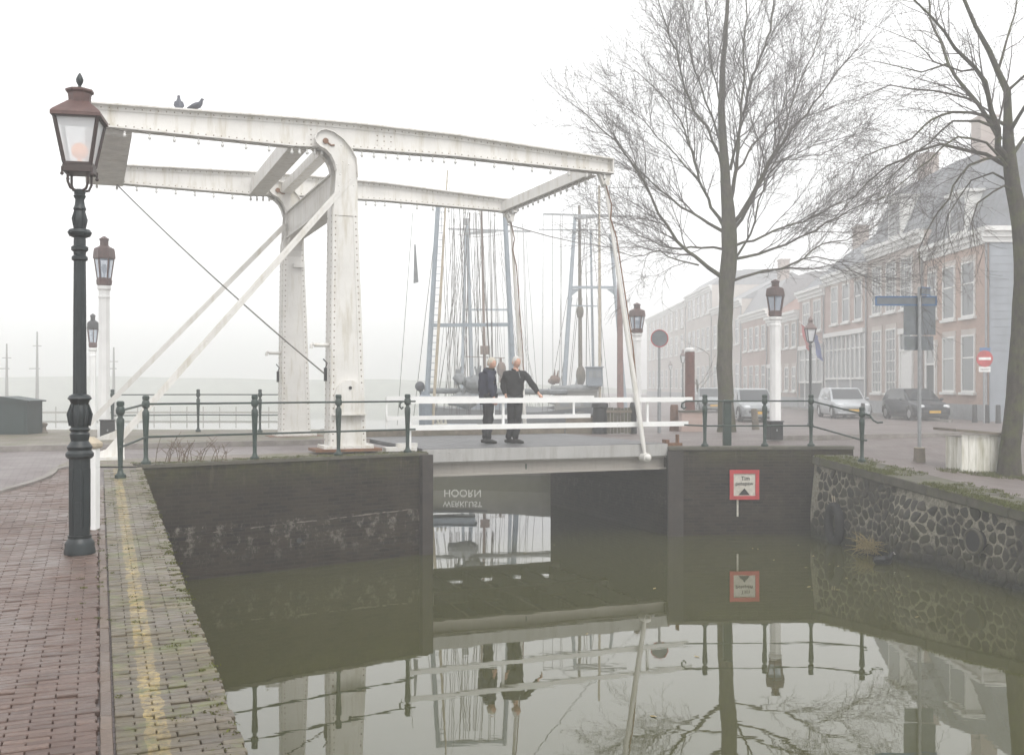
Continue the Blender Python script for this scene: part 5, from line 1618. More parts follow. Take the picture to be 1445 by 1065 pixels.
# ------------------------------------------------------------------ trees
def resample(pts, step):
    out = [Vector(pts[0][0])]; rad = [pts[0][1]]
    # Catmull-Rom through the given points
    P = [p for p, _ in pts]; Rr = [r for _, r in pts]
    for i in range(len(P) - 1):
        p0 = P[max(i - 1, 0)]; p1 = P[i]; p2 = P[i + 1]; p3 = P[min(i + 2, len(P) - 1)]
        nseg = max(1, int((p2 - p1).length / step))
        for k in range(1, nseg + 1):
            t = k / nseg
            q = 0.5 * ((2 * p1) + (-p0 + p2) * t + (2 * p0 - 5 * p1 + 4 * p2 - p3) * t * t + (-p0 + 3 * p1 - 3 * p2 + p3) * t ** 3)
            out.append(q); rad.append(Rr[i] + (Rr[i + 1] - Rr[i]) * t)
    return out, rad
def tree(name, label, base, trunk, limbs, d0, seed, bark_m, twig, lift, dens, crown_c, tw_r=0.006, l2=(0.8, 2.0), l3=(0.35, 0.9), wig=0.03, extra_top=None):
    rnd = random.Random(seed)
    root = empty(name, base, label, 'tree')
    tm = MB()
    def limb3(pix, r0, r1, dd):
        n_ = len(pix); out = []
        for i, (x, y) in enumerate(pix):
            f = i / (n_ - 1)
            p = at(x, y, d0 + dd * f)
            # keep the photo's silhouette but give the limb real depth
            r = r0 + (r1 - r0) * f ** 0.8
            out.append((p, r))
        return out
    tp, tr = resample(trunk, 0.35)
    tp = [p + Vector((rnd.uniform(-1, 1), rnd.uniform(-1, 1), 0)) * wig * 0.5 for p in tp]
    tm.tube(tp, [r * (0.62 if lift > 0 else 0.74) * rnd.uniform(0.96, 1.05) for r in tr], 16)
    to = tm.build('trunk', bark_m, root, smooth=True)
    lm, cm = MB(), MB()
    branches = []
    for pix, r0, r1, dd in limbs:
        P, Rr = resample(limb3(pix, r0, r1, dd), 0.30)
        P = [P[0]] + [p + Vector((rnd.gauss(0, wig), rnd.gauss(0, wig), rnd.gauss(0, wig))) for p in P[1:]]
        lm.tube(P, [max(r * (0.46 if lift > 0 else 0.60), tw_r * 1.5) for r in Rr], 8)
        branches.append((P, Rr))
    lo = lm.build('limbs', bark_m, root, smooth=True)
    cc = Vector(crown_c)
    def grow(p, d, L, r, level):
        nseg = max(4, int(L / 0.2)) if level < 3 else 3
        pts = [p]; rr = [r]
        dirv = d.normalized()
        jit = (0.07, 0.09, 0.12)[level - 1]
        for i in range(nseg):
            dirv = (dirv + Vector((rnd.gauss(0, jit), rnd.gauss(0, jit), rnd.gauss(0, jit) + lift * (0.5 if level < 3 else 0.2)))).normalized()
            pts.append(pts[-1] + dirv * (L / nseg)); rr.append(max(tw_r * 0.45, r * (1 - 0.8 * (i + 1) / nseg)))
        cm.tube(pts, rr, 4 if level < 3 else 3, cap=False)
        if level < 3:
            step = (0.26 if level == 1 else 0.2) / dens
            n2 = int(L / step)
            for q in range(n2):
                f = 0.15 + 0.85 * (q + rnd.random()) / max(1, n2)
                k = min(int(f * nseg), nseg - 1)
                s = pts[k].lerp(pts[k + 1], f * nseg - k)
                ax = (pts[k + 1] - pts[k]).normalized()
                side = ax.orthogonal().normalized(); side.rotate(Matrix.Rotation(rnd.uniform(0, 6.283), 3, ax))
                ang = rnd.uniform(0.35, 0.8)
                nd = ax * math.cos(ang) + side * math.sin(ang)
                if level == 1: grow(s, nd, rnd.uniform(*l3) * (1.15 - 0.5 * f), max(tw_r * 0.8, rr[k] * 0.5), 2)
                else: grow(s, nd, rnd.uniform(0.15, 0.45), tw_r * 0.7, 3)
    for P, Rr in branches:
        Ltot = sum((b_ - a).length for a, b_ in zip(P, P[1:]))
        nb = int(Ltot / (0.42 / dens))
        for q in range(nb):
            f = 0.14 + 0.86 * (q + rnd.random()) / nb
            k = min(int(f * (len(P) - 1)), len(P) - 2)
            s = P[k].lerp(P[k + 1], f * (len(P) - 1) - k)
            ax = (P[k + 1] - P[k]).normalized()
            side = ax.orthogonal().normalized(); side.rotate(Matrix.Rotation(rnd.uniform(0, 6.283), 3, ax))
            ang = rnd.uniform(0.3, 0.7)
            nd = (ax * math.cos(ang) + side * math.sin(ang) + Vector((0, 0, lift * 1.2))).normalized()
            grow(s, nd, rnd.uniform(*l2) * (1.2 - 0.6 * f), max(tw_r * 1.3, Rr[k] * 0.22), 1)
        ax = (P[-1] - P[-2]).normalized()
        grow(P[-1], ax, rnd.uniform(0.8, 1.6), Rr[-1] * 0.6, 1)
    cm.build('crown', twig, root)
    return root
T1 = 30.0
def t1(x, y, r, dd=0): return (at(x, y, T1 + dd), r)
tb1 = at(1025, 608, T1); 
trunk1 = [(Vector((tb1.x, T1, -0.25)), 0.47), (Vector((tb1.x, T1, 0.05)), 0.41), t1(1024, 570, .37), t1(1022, 500, .345), t1(1024, 420, .335), t1(1027, 380, .37), t1(1029, 330, .35), t1(1027, 295, .29), t1(1022, 240, .21), t1(1018, 170, .17), t1(1019, 100, .13), t1(1024, 40, .10), t1(1028, -40, .06)]
limbs1 = [
    ([(1020, 392), (1000, 378), (980, 365), (955, 340), (930, 300), (905, 250), (880, 215), (850, 185), (825, 160)], .15, .025, -1.5),
    ([(1022, 328), (1000, 315), (975, 302), (945, 278), (920, 258), (890, 225), (868, 195)], .12, .02, 1.5),
    ([(1020, 352), (990, 346), (960, 352), (935, 347), (900, 330), (865, 312), (842, 300)], .085, .015, 2.0),
    ([(985, 374), (960, 367), (930, 355), (895, 360), (862, 352)], .06, .015, -2.2),
    ([(1022, 322), (1003, 293), (987, 255), (976, 215), (960, 170), (930, 130), (890, 98)], .12, .02, 2.4),
    ([(1026, 275), (1012, 220), (996, 180), (972, 140), (960, 90), (942, 40), (926, -15)], .11, .03, -2.0),
    ([(1026, 300), (1036, 250), (1040, 190), (1060, 120), (1085, 40), (1098, -40)], .15, .04, 1.0),
    ([(1030, 240), (1042, 190), (1048, 130), (1050, 60), (1053, -30)], .10, .03, -1.6),
    ([(1034, 316), (1062, 274), (1085, 230), (1115, 185), (1147, 148), (1182, 100), (1215, 62)], .14, .02, -1.4),
    ([(1034, 330), (1068, 268), (1095, 210), (1120, 140), (1150, 66), (1165, 20)], .11, .02, 1.8),
    ([(1034, 348), (1080, 331), (1130, 312), (1172, 292), (1215, 270), (1240, 250)], .09, .018, 2.2),
    ([(1034, 366), (1090, 352), (1130, 336), (1180, 306), (1225, 286), (1255, 280)], .10, .018, -1.8),
    ([(1034, 396), (1080, 384), (1120, 372), (1160, 348), (1210, 332), (1260, 300)], .10, .016, 0.6),
    ([(1120, 372), (1150, 362), (1185, 372), (1215, 390), (1245, 402)], .05, .012, 1.2),
    ([(1034, 370), (1058, 330), (1072, 285), (1088, 240), (1125, 215), (1165, 200)], .08, .015, -2.4),
    ([(1026, 235), (1008, 175), (985, 115), (972, 60), (962, -10)], .08, .03, 1.2),
    ([(1024, 180), (1010, 120), (1000, 60), (996, -30)], .07, .03, -0.8),
    ([(1036, 250), (1062, 205), (1092, 172), (1112, 130), (1128, 85), (1140, 40)], .08, .02, 2.6),
    ([(987, 255), (965, 235), (940, 205), (905, 170), (872, 140)], .06, .015, -1.0),
    ([(1085, 230), (1120, 225), (1165, 215), (1205, 190)], .05, .012, 2.0),
    ([(976, 215), (968, 170), (965, 120), (950, 70)], .05, .015, -1.2),
]
tree('bare_tree', 'tall bare tree with a wide fan of grey limbs behind the right railing', Vector((tb1.x, T1, -0.06)), trunk1, limbs1, T1, 21, 'bark', 'twig', 0.045, 1.5, at(1027, 250, T1), 0.0062, (1.2, 3.0), (0.5, 1.3))
T2 = 20.8
def t2(x, y, r, dd=0): return (at(x, y, T2 + dd), r)
b2z = zright(9.9, T2) - 0.05
tx = (1423 - CX) * T2 / F
trunk2 = [(Vector((tx, T2, b2z - 0.2)), 0.40), (Vector((tx, T2, b2z + 0.08)), 0.33), t2(1425, 630, .27), t2(1432, 560, .24), t2(1438, 470, .225), t2(1442, 400, .215), t2(1441, 345, .21), t2(1434, 290, .20), t2(1426, 240, .19), t2(1422, 200, .15), t2(1422, 160, .11), t2(1421, 129, .095), t2(1408, 100, .08), t2(1396, 73, .07), t2(1376, 37, .055), t2(1359, -5, .045), t2(1345, -50, .03)]
limbs2 = [
    ([(1424, 228), (1410, 208), (1408, 183), (1398, 156), (1391, 117), (1376, 98), (1349, 68), (1335, 44), (1310, 22), (1286, -5)], .13, .025, -1.2),
    ([(1424, 236), (1413, 228), (1371, 212), (1330, 202), (1293, 215), (1252, 237), (1220, 259), (1196, 290)], .085, .014, 1.4),
    ([(1422, 178), (1391, 163), (1347, 159), (1318, 168), (1286, 195), (1244, 210), (1212, 224)], .065, .012, -1.6),
    ([(1410, 196), (1403, 185), (1379, 146), (1357, 124), (1337, 90), (1327, 61), (1313, 27), (1308, -10)], .09, .03, 1.8),
    ([(1382, 150), (1376, 141), (1337, 133), (1288, 127), (1257, 122), (1220, 133)], .05, .012, 1.2),
    ([(1424, 240), (1411, 223), (1366, 235), (1336, 280), (1305, 325), (1295, 372)], .06, .012, -1.8),
    ([(1436, 275), (1420, 262), (1381, 289), (1372, 312), (1378, 345)], .05, .01, -1.0),
    ([(1404, 180), (1380, 168), (1345, 172), (1310, 200), (1275, 235), (1240, 262), (1215, 300)], .055, .01, 2.2),
    ([(1424, 225), (1440, 200), (1470, 170), (1510, 130), (1540, 90)], .08, .02, 1.0),
    ([(1422, 190), (1440, 165), (1460, 120), (1475, 60), (1490, 0)], .08, .02, -1.5),
    ([(1337, 90), (1300, 100), (1268, 92), (1235, 85)], .035, .01, -0.5),
    ([(1411, 223), (1390, 200), (1350, 195), (1310, 225), (1270, 262), (1240, 280)], .05, .01, -2.4),
    ([(1430, 260), (1400, 245), (1370, 255), (1340, 300), (1330, 350)], .045, .01, 1.5),
    ([(1408, 100), (1420, 60), (1432, 20), (1440, -20)], .05, .02, .8),
    ([(1421, 129), (1450, 105), (1490, 85), (1530, 80)], .05, .015, -.6),
    ([(1376, 98), (1355, 100), (1320, 85), (1290, 60), (1255, 45)], .04, .01, 1.0),
]
tree('bare_tree', 'mossy bare tree at the right edge beside the white planked box', Vector((tx, T2, b2z)), trunk2, limbs2, T2, 33, 'bark_mossy', 'twig', -0.015, 1.45, at(1400, 200, T2), 0.0045, (0.7, 1.9), (0.3, 0.85), 0.02)
# small pollarded tree far down the street
sb = at(985, 575, 62)
def t3(x, y): return at(x, y, 62)
trunk3 = [(Vector((sb.x, 62, -0.35)), .14), (t3(985, 560), .12), (t3(984, 545), .10), (t3(982, 535), .08)]
tree('young_tree', 'small bare pollard tree with curling branches behind the red brown pole', Vector((sb.x, 62, -0.33)), trunk3,
     [([(984, 545), (992, 535), (1000, 520), (998, 500), (985, 490)], .05, .02, 1), ([(984, 548), (974, 530), (966, 512), (972, 495)], .05, .02, -1), ([(985, 550), (998, 535), (1004, 515)], .04, .02, .5)], 62, 5, 'bark', 'twig', .05, .5, at(985, 520, 62), 0.012, (0.4, .8), (.2, .4))

# ------------------------------------------------------------------ things on the right bank
def ground_r(x, y):
    """Pixel of a foot on the right bank -> world point."""
    d = 22.0
    for _ in range(25):
        X = (x - CX) * d / F
        d = (CAMZ - zright(min(X, 12), d) + 0.02) * F / (y - HY)
        d = max(14, min(160, d))
    X = (x - CX) * d / F
    return Vector((X, d, zright(min(X, 12), d) - 0.02))
# direction sign post
sp = ground_r(1297, 652)
s_ = F / sp.y
spost = empty('sign_post', sp, 'grey post carrying backs of road signs and a blue edged street name arm', 'sign post')
hz = lambda y: (HY - y) / s_ + CAMZ - sp.z
hx = lambda x: (x - 1297) / s_
mb = MB(); mb.tube([(0, 0, 0), (0, 0, hz(405))], 0.038, 12); mb.build('pole', 'steel_grey', spost, world=False, smooth=True)
mb = MB(); mb.lathe([(0.13, 0), (0.12, hz(632))], sides=4, phase=R(45)); mb.build('foot_block', 'wood_grey', spost, world=False)
mb = MB(); mb.lathe([(0.118, hz(632) + .0), (0.118, hz(631))], sides=4, phase=R(45)); mb.build('block_top', 'mast_pale', spost, world=False)
def plate(x0, y0, x1, y1, dy, mat, edge, nm, rim=0.012):
    mb = MB(); cx, cz, w_, h_ = hx((x0 + x1) / 2), hz((y0 + y1) / 2), (x1 - x0) / s_, (y1 - y0) / s_
    mb.box((cx, dy, cz), (w_, 0.012, h_)); o = mb.build(nm, mat, spost, world=False)
    if edge:
        mb = MB()
        for a, b_, c, d in ((0, h_ / 2, w_ + rim, rim), (0, -h_ / 2, w_ + rim, rim), (w_ / 2, 0, rim, h_), (-w_ / 2, 0, rim, h_)):
            mb.box((cx + a, dy - 0.0, cz + b_), (c, 0.03, d))
        mb.build('rim', edge, o, world=False)
    return o
plate(1237, 418.5, 1322, 430, 0.06, 'sign_back', 'sign_blue', 'name_arm', 0.03)
plate(1276, 431, 1321, 472.5, 0.055, 'sign_back', None, 'sign_plate')
plate(1277, 474, 1318, 494, 0.055, 'sign_back', None, 'sign_plate')
mb = MB(); mb.box((hx(1306), 0.0, hz(411)), (0.30, 0.014, 0.15), rz=R(35)); o = mb.build('name_arm', 'sign_back', spost, world=False)
mb = MB()
for dz_ in (-.075, .075): mb.box((hx(1306), 0.0, hz(411) + dz_), (0.31, 0.022, 0.02), rz=R(35))
mb.build('rim', 'sign_blue', o, world=False)
for yy in (419, 428, 472, 493):
    mb = MB(); mb.lathe([(0.05, -0.015), (0.05, 0.015)], (0, 0, hz(yy)), 10); mb.build('clamp', 'steel_grey', spost, world=False)

# white planked box with slanting lid
wb = ground_r(1374, 664)
wbx = empty('planked_box', wb, 'weathered white planked box with a dark overhanging lid, beside the tree', 'box', rz=R(8))
s_ = F / wb.y
W_, H_ = 0.92, 0.74
mb = MB()
for k in range(6):
    mb.box((-W_ / 2 + (k + .5) * W_ / 6, -0.30, H_ / 2), (W_ / 6 - .008, 0.03, H_ + random.uniform(-.01, .01)))
mb.box((0, 0, H_ / 2 - 0.02), (W_ - .02, .56, H_ - .05))
mb.box((0.02, -0.318, H_ / 2), (0.05, 0.02, H_))
mb.build('body', 'white_wood', wbx, world=False)
mb = MB(); mb.prism([(-W_ / 2 - .18, -.42, H_ + .08), (W_ / 2 + .06, -.42, H_ - .02), (W_ / 2 + .06, -.42, H_ + .03), (-W_ / 2 - .18, -.42, H_ + .13)], Vector((0, .85, 0)))
mb.build('lid', 'wood_grey', wbx, world=False)
# no entry sign
def ground_at(X, d): return Vector((X, d, zright(min(X, 12), d) - 0.02))
ne_d = 43.0
ne = empty('no_entry_sign', ground_at((1388 - CX) * ne_d / F, ne_d), 'round red no entry sign with a white bar on a grey pole', 'road sign')
s_ = F / ne_d
mb = MB(); mb.tube([(0, 0, 0), (0, 0, (592 - 485) / s_)], 0.04, 8); mb.build('pole', 'steel_grey', ne, world=False)
def disc(mb, r, c, th, seg=28):
    mb.tube([Vector(c) + Vector((0, th / 2, 0)), Vector(c) - Vector((0, th / 2, 0))], r, seg)
zc = (592 - 501) / s_
mb = MB(); disc(mb, 0.34, (0, -0.06, zc), 0.02); mb.build('disc', 'sign_red', ne, world=False)
mb = MB(); mb.box((0, -0.074, zc), (0.50, 0.01, 0.11)); mb.build('bar', 'clean_white', ne, world=False)
mb = MB(); mb.box((0, -0.06, (592 - 516) / s_), (0.48, 0.015, 0.22)); o = mb.build('sub_plate', 'clean_white', ne, world=False)
mb = MB(); txt(mb, 'uitgezonderd', Vector((0, -0.07, (592 - 516) / s_)), 0.07, (1, 0, 0), (0, 0, 1), 0.002); mb.build('lettering', 'lettering_black', o, world=False)
mb = MB(); mb.box((0.02, -0.05, (592 - 488) / s_), (0.44, 0.015, 0.14)); mb.build('name_plate', 'sign_blue', ne, world=False)
# round sign with a red rim
rs_d = 29.0
rs = empty('round_sign', ground_at((930 - CX) * rs_d / F, rs_d), 'round grey road sign with a thin red rim beside the white parapet', 'road sign')
s_ = F / rs_d
zc = CAMZ + (HY - 477.5) / s_ - rs.location.z
mb = MB(); mb.tube([(0, 0.03, 0), (0, 0.03, zc)], 0.035, 10); mb.lathe([(0.05, 0), (0.05, 1.2), (0.038, 1.25)], (0, .03, 0), 10); mb.build('pole', 'steel_grey', rs, world=False)
mb = MB(); disc(mb, 0.225, (0, -0.02, zc), 0.015, 32); mb.build('disc', 'sign_back', rs, world=False)
mb = MB(); ring = [(0.233 * math.cos(a), -0.03, zc + 0.233 * math.sin(a)) for a in [2 * math.pi * i / 32 for i in range(33)]]; mb.tube(ring, 0.013, 6); mb.build('rim', 'sign_red', rs, world=False)
# mooring poles, bollards
def wooden_bollard(x, y, h, r, mat, label, lean=0.0, cat='bollard', grp=None, d=None):
    p = ground_r(x, y) if d is None else ground_at((x - CX) * d / F, d)
    mb = MB(); mb.lathe([(r * 1.15, 0), (r, h * .3), (r * .95, h * .9), (r * .8, h)], (0, 0, 0), 12)
    mb.v = [(a + lean * c, b_, c) for a, b_, c in mb.v]
    o = mb.build('bollard', mat, smooth=True); o.location = p; tag(o, label, cat, grp)
wooden_bollard(1066, 606, 0.66, 0.11, 'wood_grey', 'leaning grey wooden bollard between tree and white lamp post', -0.08)
wooden_bollard(951, 608, 0.78, 0.13, 'wood_brown', 'dark wooden bollard at the end of the white parapet')
for i, x in enumerate((1262, 1237, 1375, 1392, 1408)):
    d = (47.5, 50.5, 43.8, 43.3, 43.0)[i]
    wooden_bollard(x - (0 if i > 1 else 45), 590, 0.75, 0.10, 'black_iron', ('short black bollard between the silver and dark cars', 'short black bollard left of the silver car', 'black bollard left of the no entry pole', 'black bollard at the foot of the no entry sign', 'black bollard right of the no entry sign')[i], 0, 'bollard', 'black bollards along the houses', d)
rp_d = 33.0
rp = empty('mooring_pole', ground_at((973 - CX) * rp_d / F, rp_d), 'red brown mooring pole with a white top', 'pole')
mb = MB(); mb.lathe([(0.16, 0), (0.15, 2.45)], sides=12); mb.build('shaft', 'red_brown', rp, world=False, smooth=True)
mb = MB(); mb.lathe([(0.165, 2.45), (0.165, 2.52), (0.10, 2.58)], sides=12); mb.build('cap', 'clean_white', rp, world=False)
px_d = 30.5
bx = empty('brick_pier', ground_at((974 - CX) * px_d / F, px_d), 'low red brown brick pier behind the railing end', 'pier')
mb = MB(); mb.box((0, 0, .28), (0.60, .5, .56)); mb.build('brickwork', 'brick_red', bx, world=False); mb = MB(); mb.box((0, 0, .585), (0.66, .56, .05)); mb.build('cap', 'concrete', bx, world=False)
# dark street lamps
def dark_lamp(x, d, label):
    root = empty('street_lamp', ground_at((x - CX) * d / F, d), label, 'street lamp', 'dark street lamps along the house fronts')
    mb = MB(); mb.lathe([(0.12, 0), (0.12, .1), (.09, .15), (.085, .75), (.10, .8), (.055, .9), (.045, 2.9), (.07, 2.95), (.03, 3.05)], sides=10); mb.build('post', 'lamp_iron', root, world=False, smooth=True)
    mb = MB(); frame_bars(mb, .12, 3.12, .23, 3.58, 4, R(45), .03); mb.lathe([(.03, 3.03), (.13, 3.12)], sides=4, phase=R(45)); mb.build('lantern_frame', 'lamp_iron', root, world=False)
    mb = MB(); mb.lathe([(.27, 3.58), (.26, 3.62), (.10, 3.80), (.09, 3.88), (.12, 3.9), (.02, 4.05)], sides=4, phase=R(45)); mb.build('lantern_roof', 'copper_brown', root, world=False)
    mb = MB(); vs = [(r * math.cos(2 * math.pi * s / 4 + R(45)), r * math.sin(2 * math.pi * s / 4 + R(45)), z) for r, z in ((.115, 3.13), (.22, 3.57)) for s in range(4)]
    mb.add(vs, [(i, (i + 1) % 4, 4 + (i + 1) % 4, 4 + i) for i in range(4)]); mb.build('lantern_glass', 'frosted_glass', root, world=False)
    return root
dark_lamp(1143, 38.5, 'dark street lamp with a glass lantern in front of the flag')
dark_lamp(963, 72, 'small foggy street lamp left of the red brown pole')
dark_lamp(945.5, 105, 'faint distant street lamp right of the round sign')
# planks and quay clutter beside the deck end
mb = MB(); 
fen = empty('plank_fence', ground_at((873 - CX) * 28.0 / F, 28.0), 'low grey green plank fence behind the parapet end', 'fence')
for k in range(7):
    mb = MB(); mb.box((-0.28 + k * .093, 0, .36), (.082, .03, .68 + random.uniform(-.02, .02))); mb.build('board', 'concrete', fen, world=False)
mb = MB(); mb.box((0, -.03, .6), (.68, .03, .07)); mb.build('rail', 'wood_grey', fen, world=False)
for i, (x, lab) in enumerate(((846, 'thick black mooring post left of the plank fence'), (893, 'thin dark mooring post right of the plank fence'))):
    p = ground_at((x - CX) * 28.2 / F, 28.2)
    mb = MB(); mb.lathe([(0.20 if i == 0 else .1, 0), (0.19 if i == 0 else .09, .70), (.23 if i == 0 else .1, .72), (.22 if i == 0 else .08, .82), (.05, .86)], sides=12)
    o = mb.build('mooring_post', 'black_iron', smooth=True); o.location = p; tag(o, lab, 'post')
dbx = empty('quay_crate', ground_at((805 - CX) * 27.4 / F + .35, 28.5), 'long grey deck crate behind the far parapet', 'crate')
mb = MB(); mb.box((0, 0, .25), (0.85, .5, .5)); mb.build('body', 'wood_grey', dbx, world=False); mb = MB(); mb.box((0, 0, .52), (0.9, .55, .04)); mb.build('lid', 'canvas_grey', dbx, world=False)

# coot, nest, tyre fender, stick
ck = S(2.55, 0.62, WATER)
coot = empty('coot', ck, 'black coot floating beside the stone quay wall', 'water bird', rz=R(20))
mb = MB(); mb.tube([(-0.19, 0, .075), (-0.15, 0, .06), (-.06, 0, .05), (.05, 0, .05), (.12, 0, .06), (.16, 0, .10), (.175, 0, .15), (.20, 0, .17), (.225, 0, .16)], [.01, .045, .085, .09, .07, .042, .032, .034, .012], 12)
mb.build('body', 'coot_black', coot, world=False, smooth=True)
mb = MB(); mb.tube([(.225, 0, .163), (.265, 0, .15)], [.012, .003], 6); mb.ball((.226, 0, .175), .014, 6, 5); mb.build('beak', 'beak', coot, world=False)
for sy in (-1, 1):
    mb = MB(); mb.tube([(.05, sy * .075, .08), (-.05, sy * .085, .085), (-.17, sy * .03, .09)], [.02, .045, .01], 8); mb.build('wing', 'coot_black', coot, world=False, smooth=True)
rr = random.Random(9); mb = MB()
nc = S(3.45, 0.30, WATER + 0.02)
for k in range(130):
    a = rr.uniform(0, 6.28); r = rr.uniform(0, .26)
    p = nc + SD * math.cos(a) * r * 1.3 + SN * math.sin(a) * r * .55 + Vector((0, 0, rr.uniform(0, .22) * (1 - r)))
    dd = Vector((rr.uniform(-1, 1), rr.uniform(-1, 1), rr.uniform(-.3, .9))).normalized() * rr.uniform(.12, .34)
    mb.tube([p, p + dd * .5 + Vector((0, 0, .03)), p + dd], [.006, .006, .003], 4)
tag(mb.build('bird_nest', 'straw'), 'straw and reed bird nest at the foot of the stone wall', 'nest')
mb = MB(); tc_ = S(4.75, 0.17, -1.42)
ring = [tc_ + SD * 0.20 * math.cos(a) + Vector((0, 0, .33 * math.sin(a))) for a in [2 * math.pi * i / 24 for i in range(25)]]
mb.tube(ring, .085, 10); o = mb.build('tyre_fender', 'tyre', smooth=True); tag(o, 'old black tyre hung as a fender in the wall corner', 'tyre')
mb = MB(); q_ = S(4.9, .12, -.9); mb.tube([q_, q_ + Vector((.03, 0, -.16))], .018, 6); mb.tube([q_ + SD * -.08, q_ + SD * -.1 + Vector((0, 0, -.14))], .014, 6); tag(mb.build('rope_end', 'mast_pale'), 'pale frayed rope end above the tyre', 'rope')

mb = MB(); rr = random.Random(77)
for k in range(34):
    x, y = rr.uniform(-3, 7), rr.uniform(6, 20)
    if rr.random() < .5: x, y = 5.6 + rr.uniform(-1.2, .1), rr.uniform(15, 19.5)
    if x < xr_left(y) + .4: continue
    a = rr.uniform(0, 6.28); L_ = rr.uniform(.02, .05)
    dx, dy = math.cos(a) * L_, math.sin(a) * L_
    mb.add([(x - dx, y - dy, WATER + .004), (x + dy * .5, y - dx * .5, WATER + .006), (x + dx, y + dy, WATER + .012), (x - dy * .5, y + dx * .5, WATER + .006)], [(0, 1, 2, 3)])
tag(mb.build('floating_leaves', 'straw'), kind='stuff')

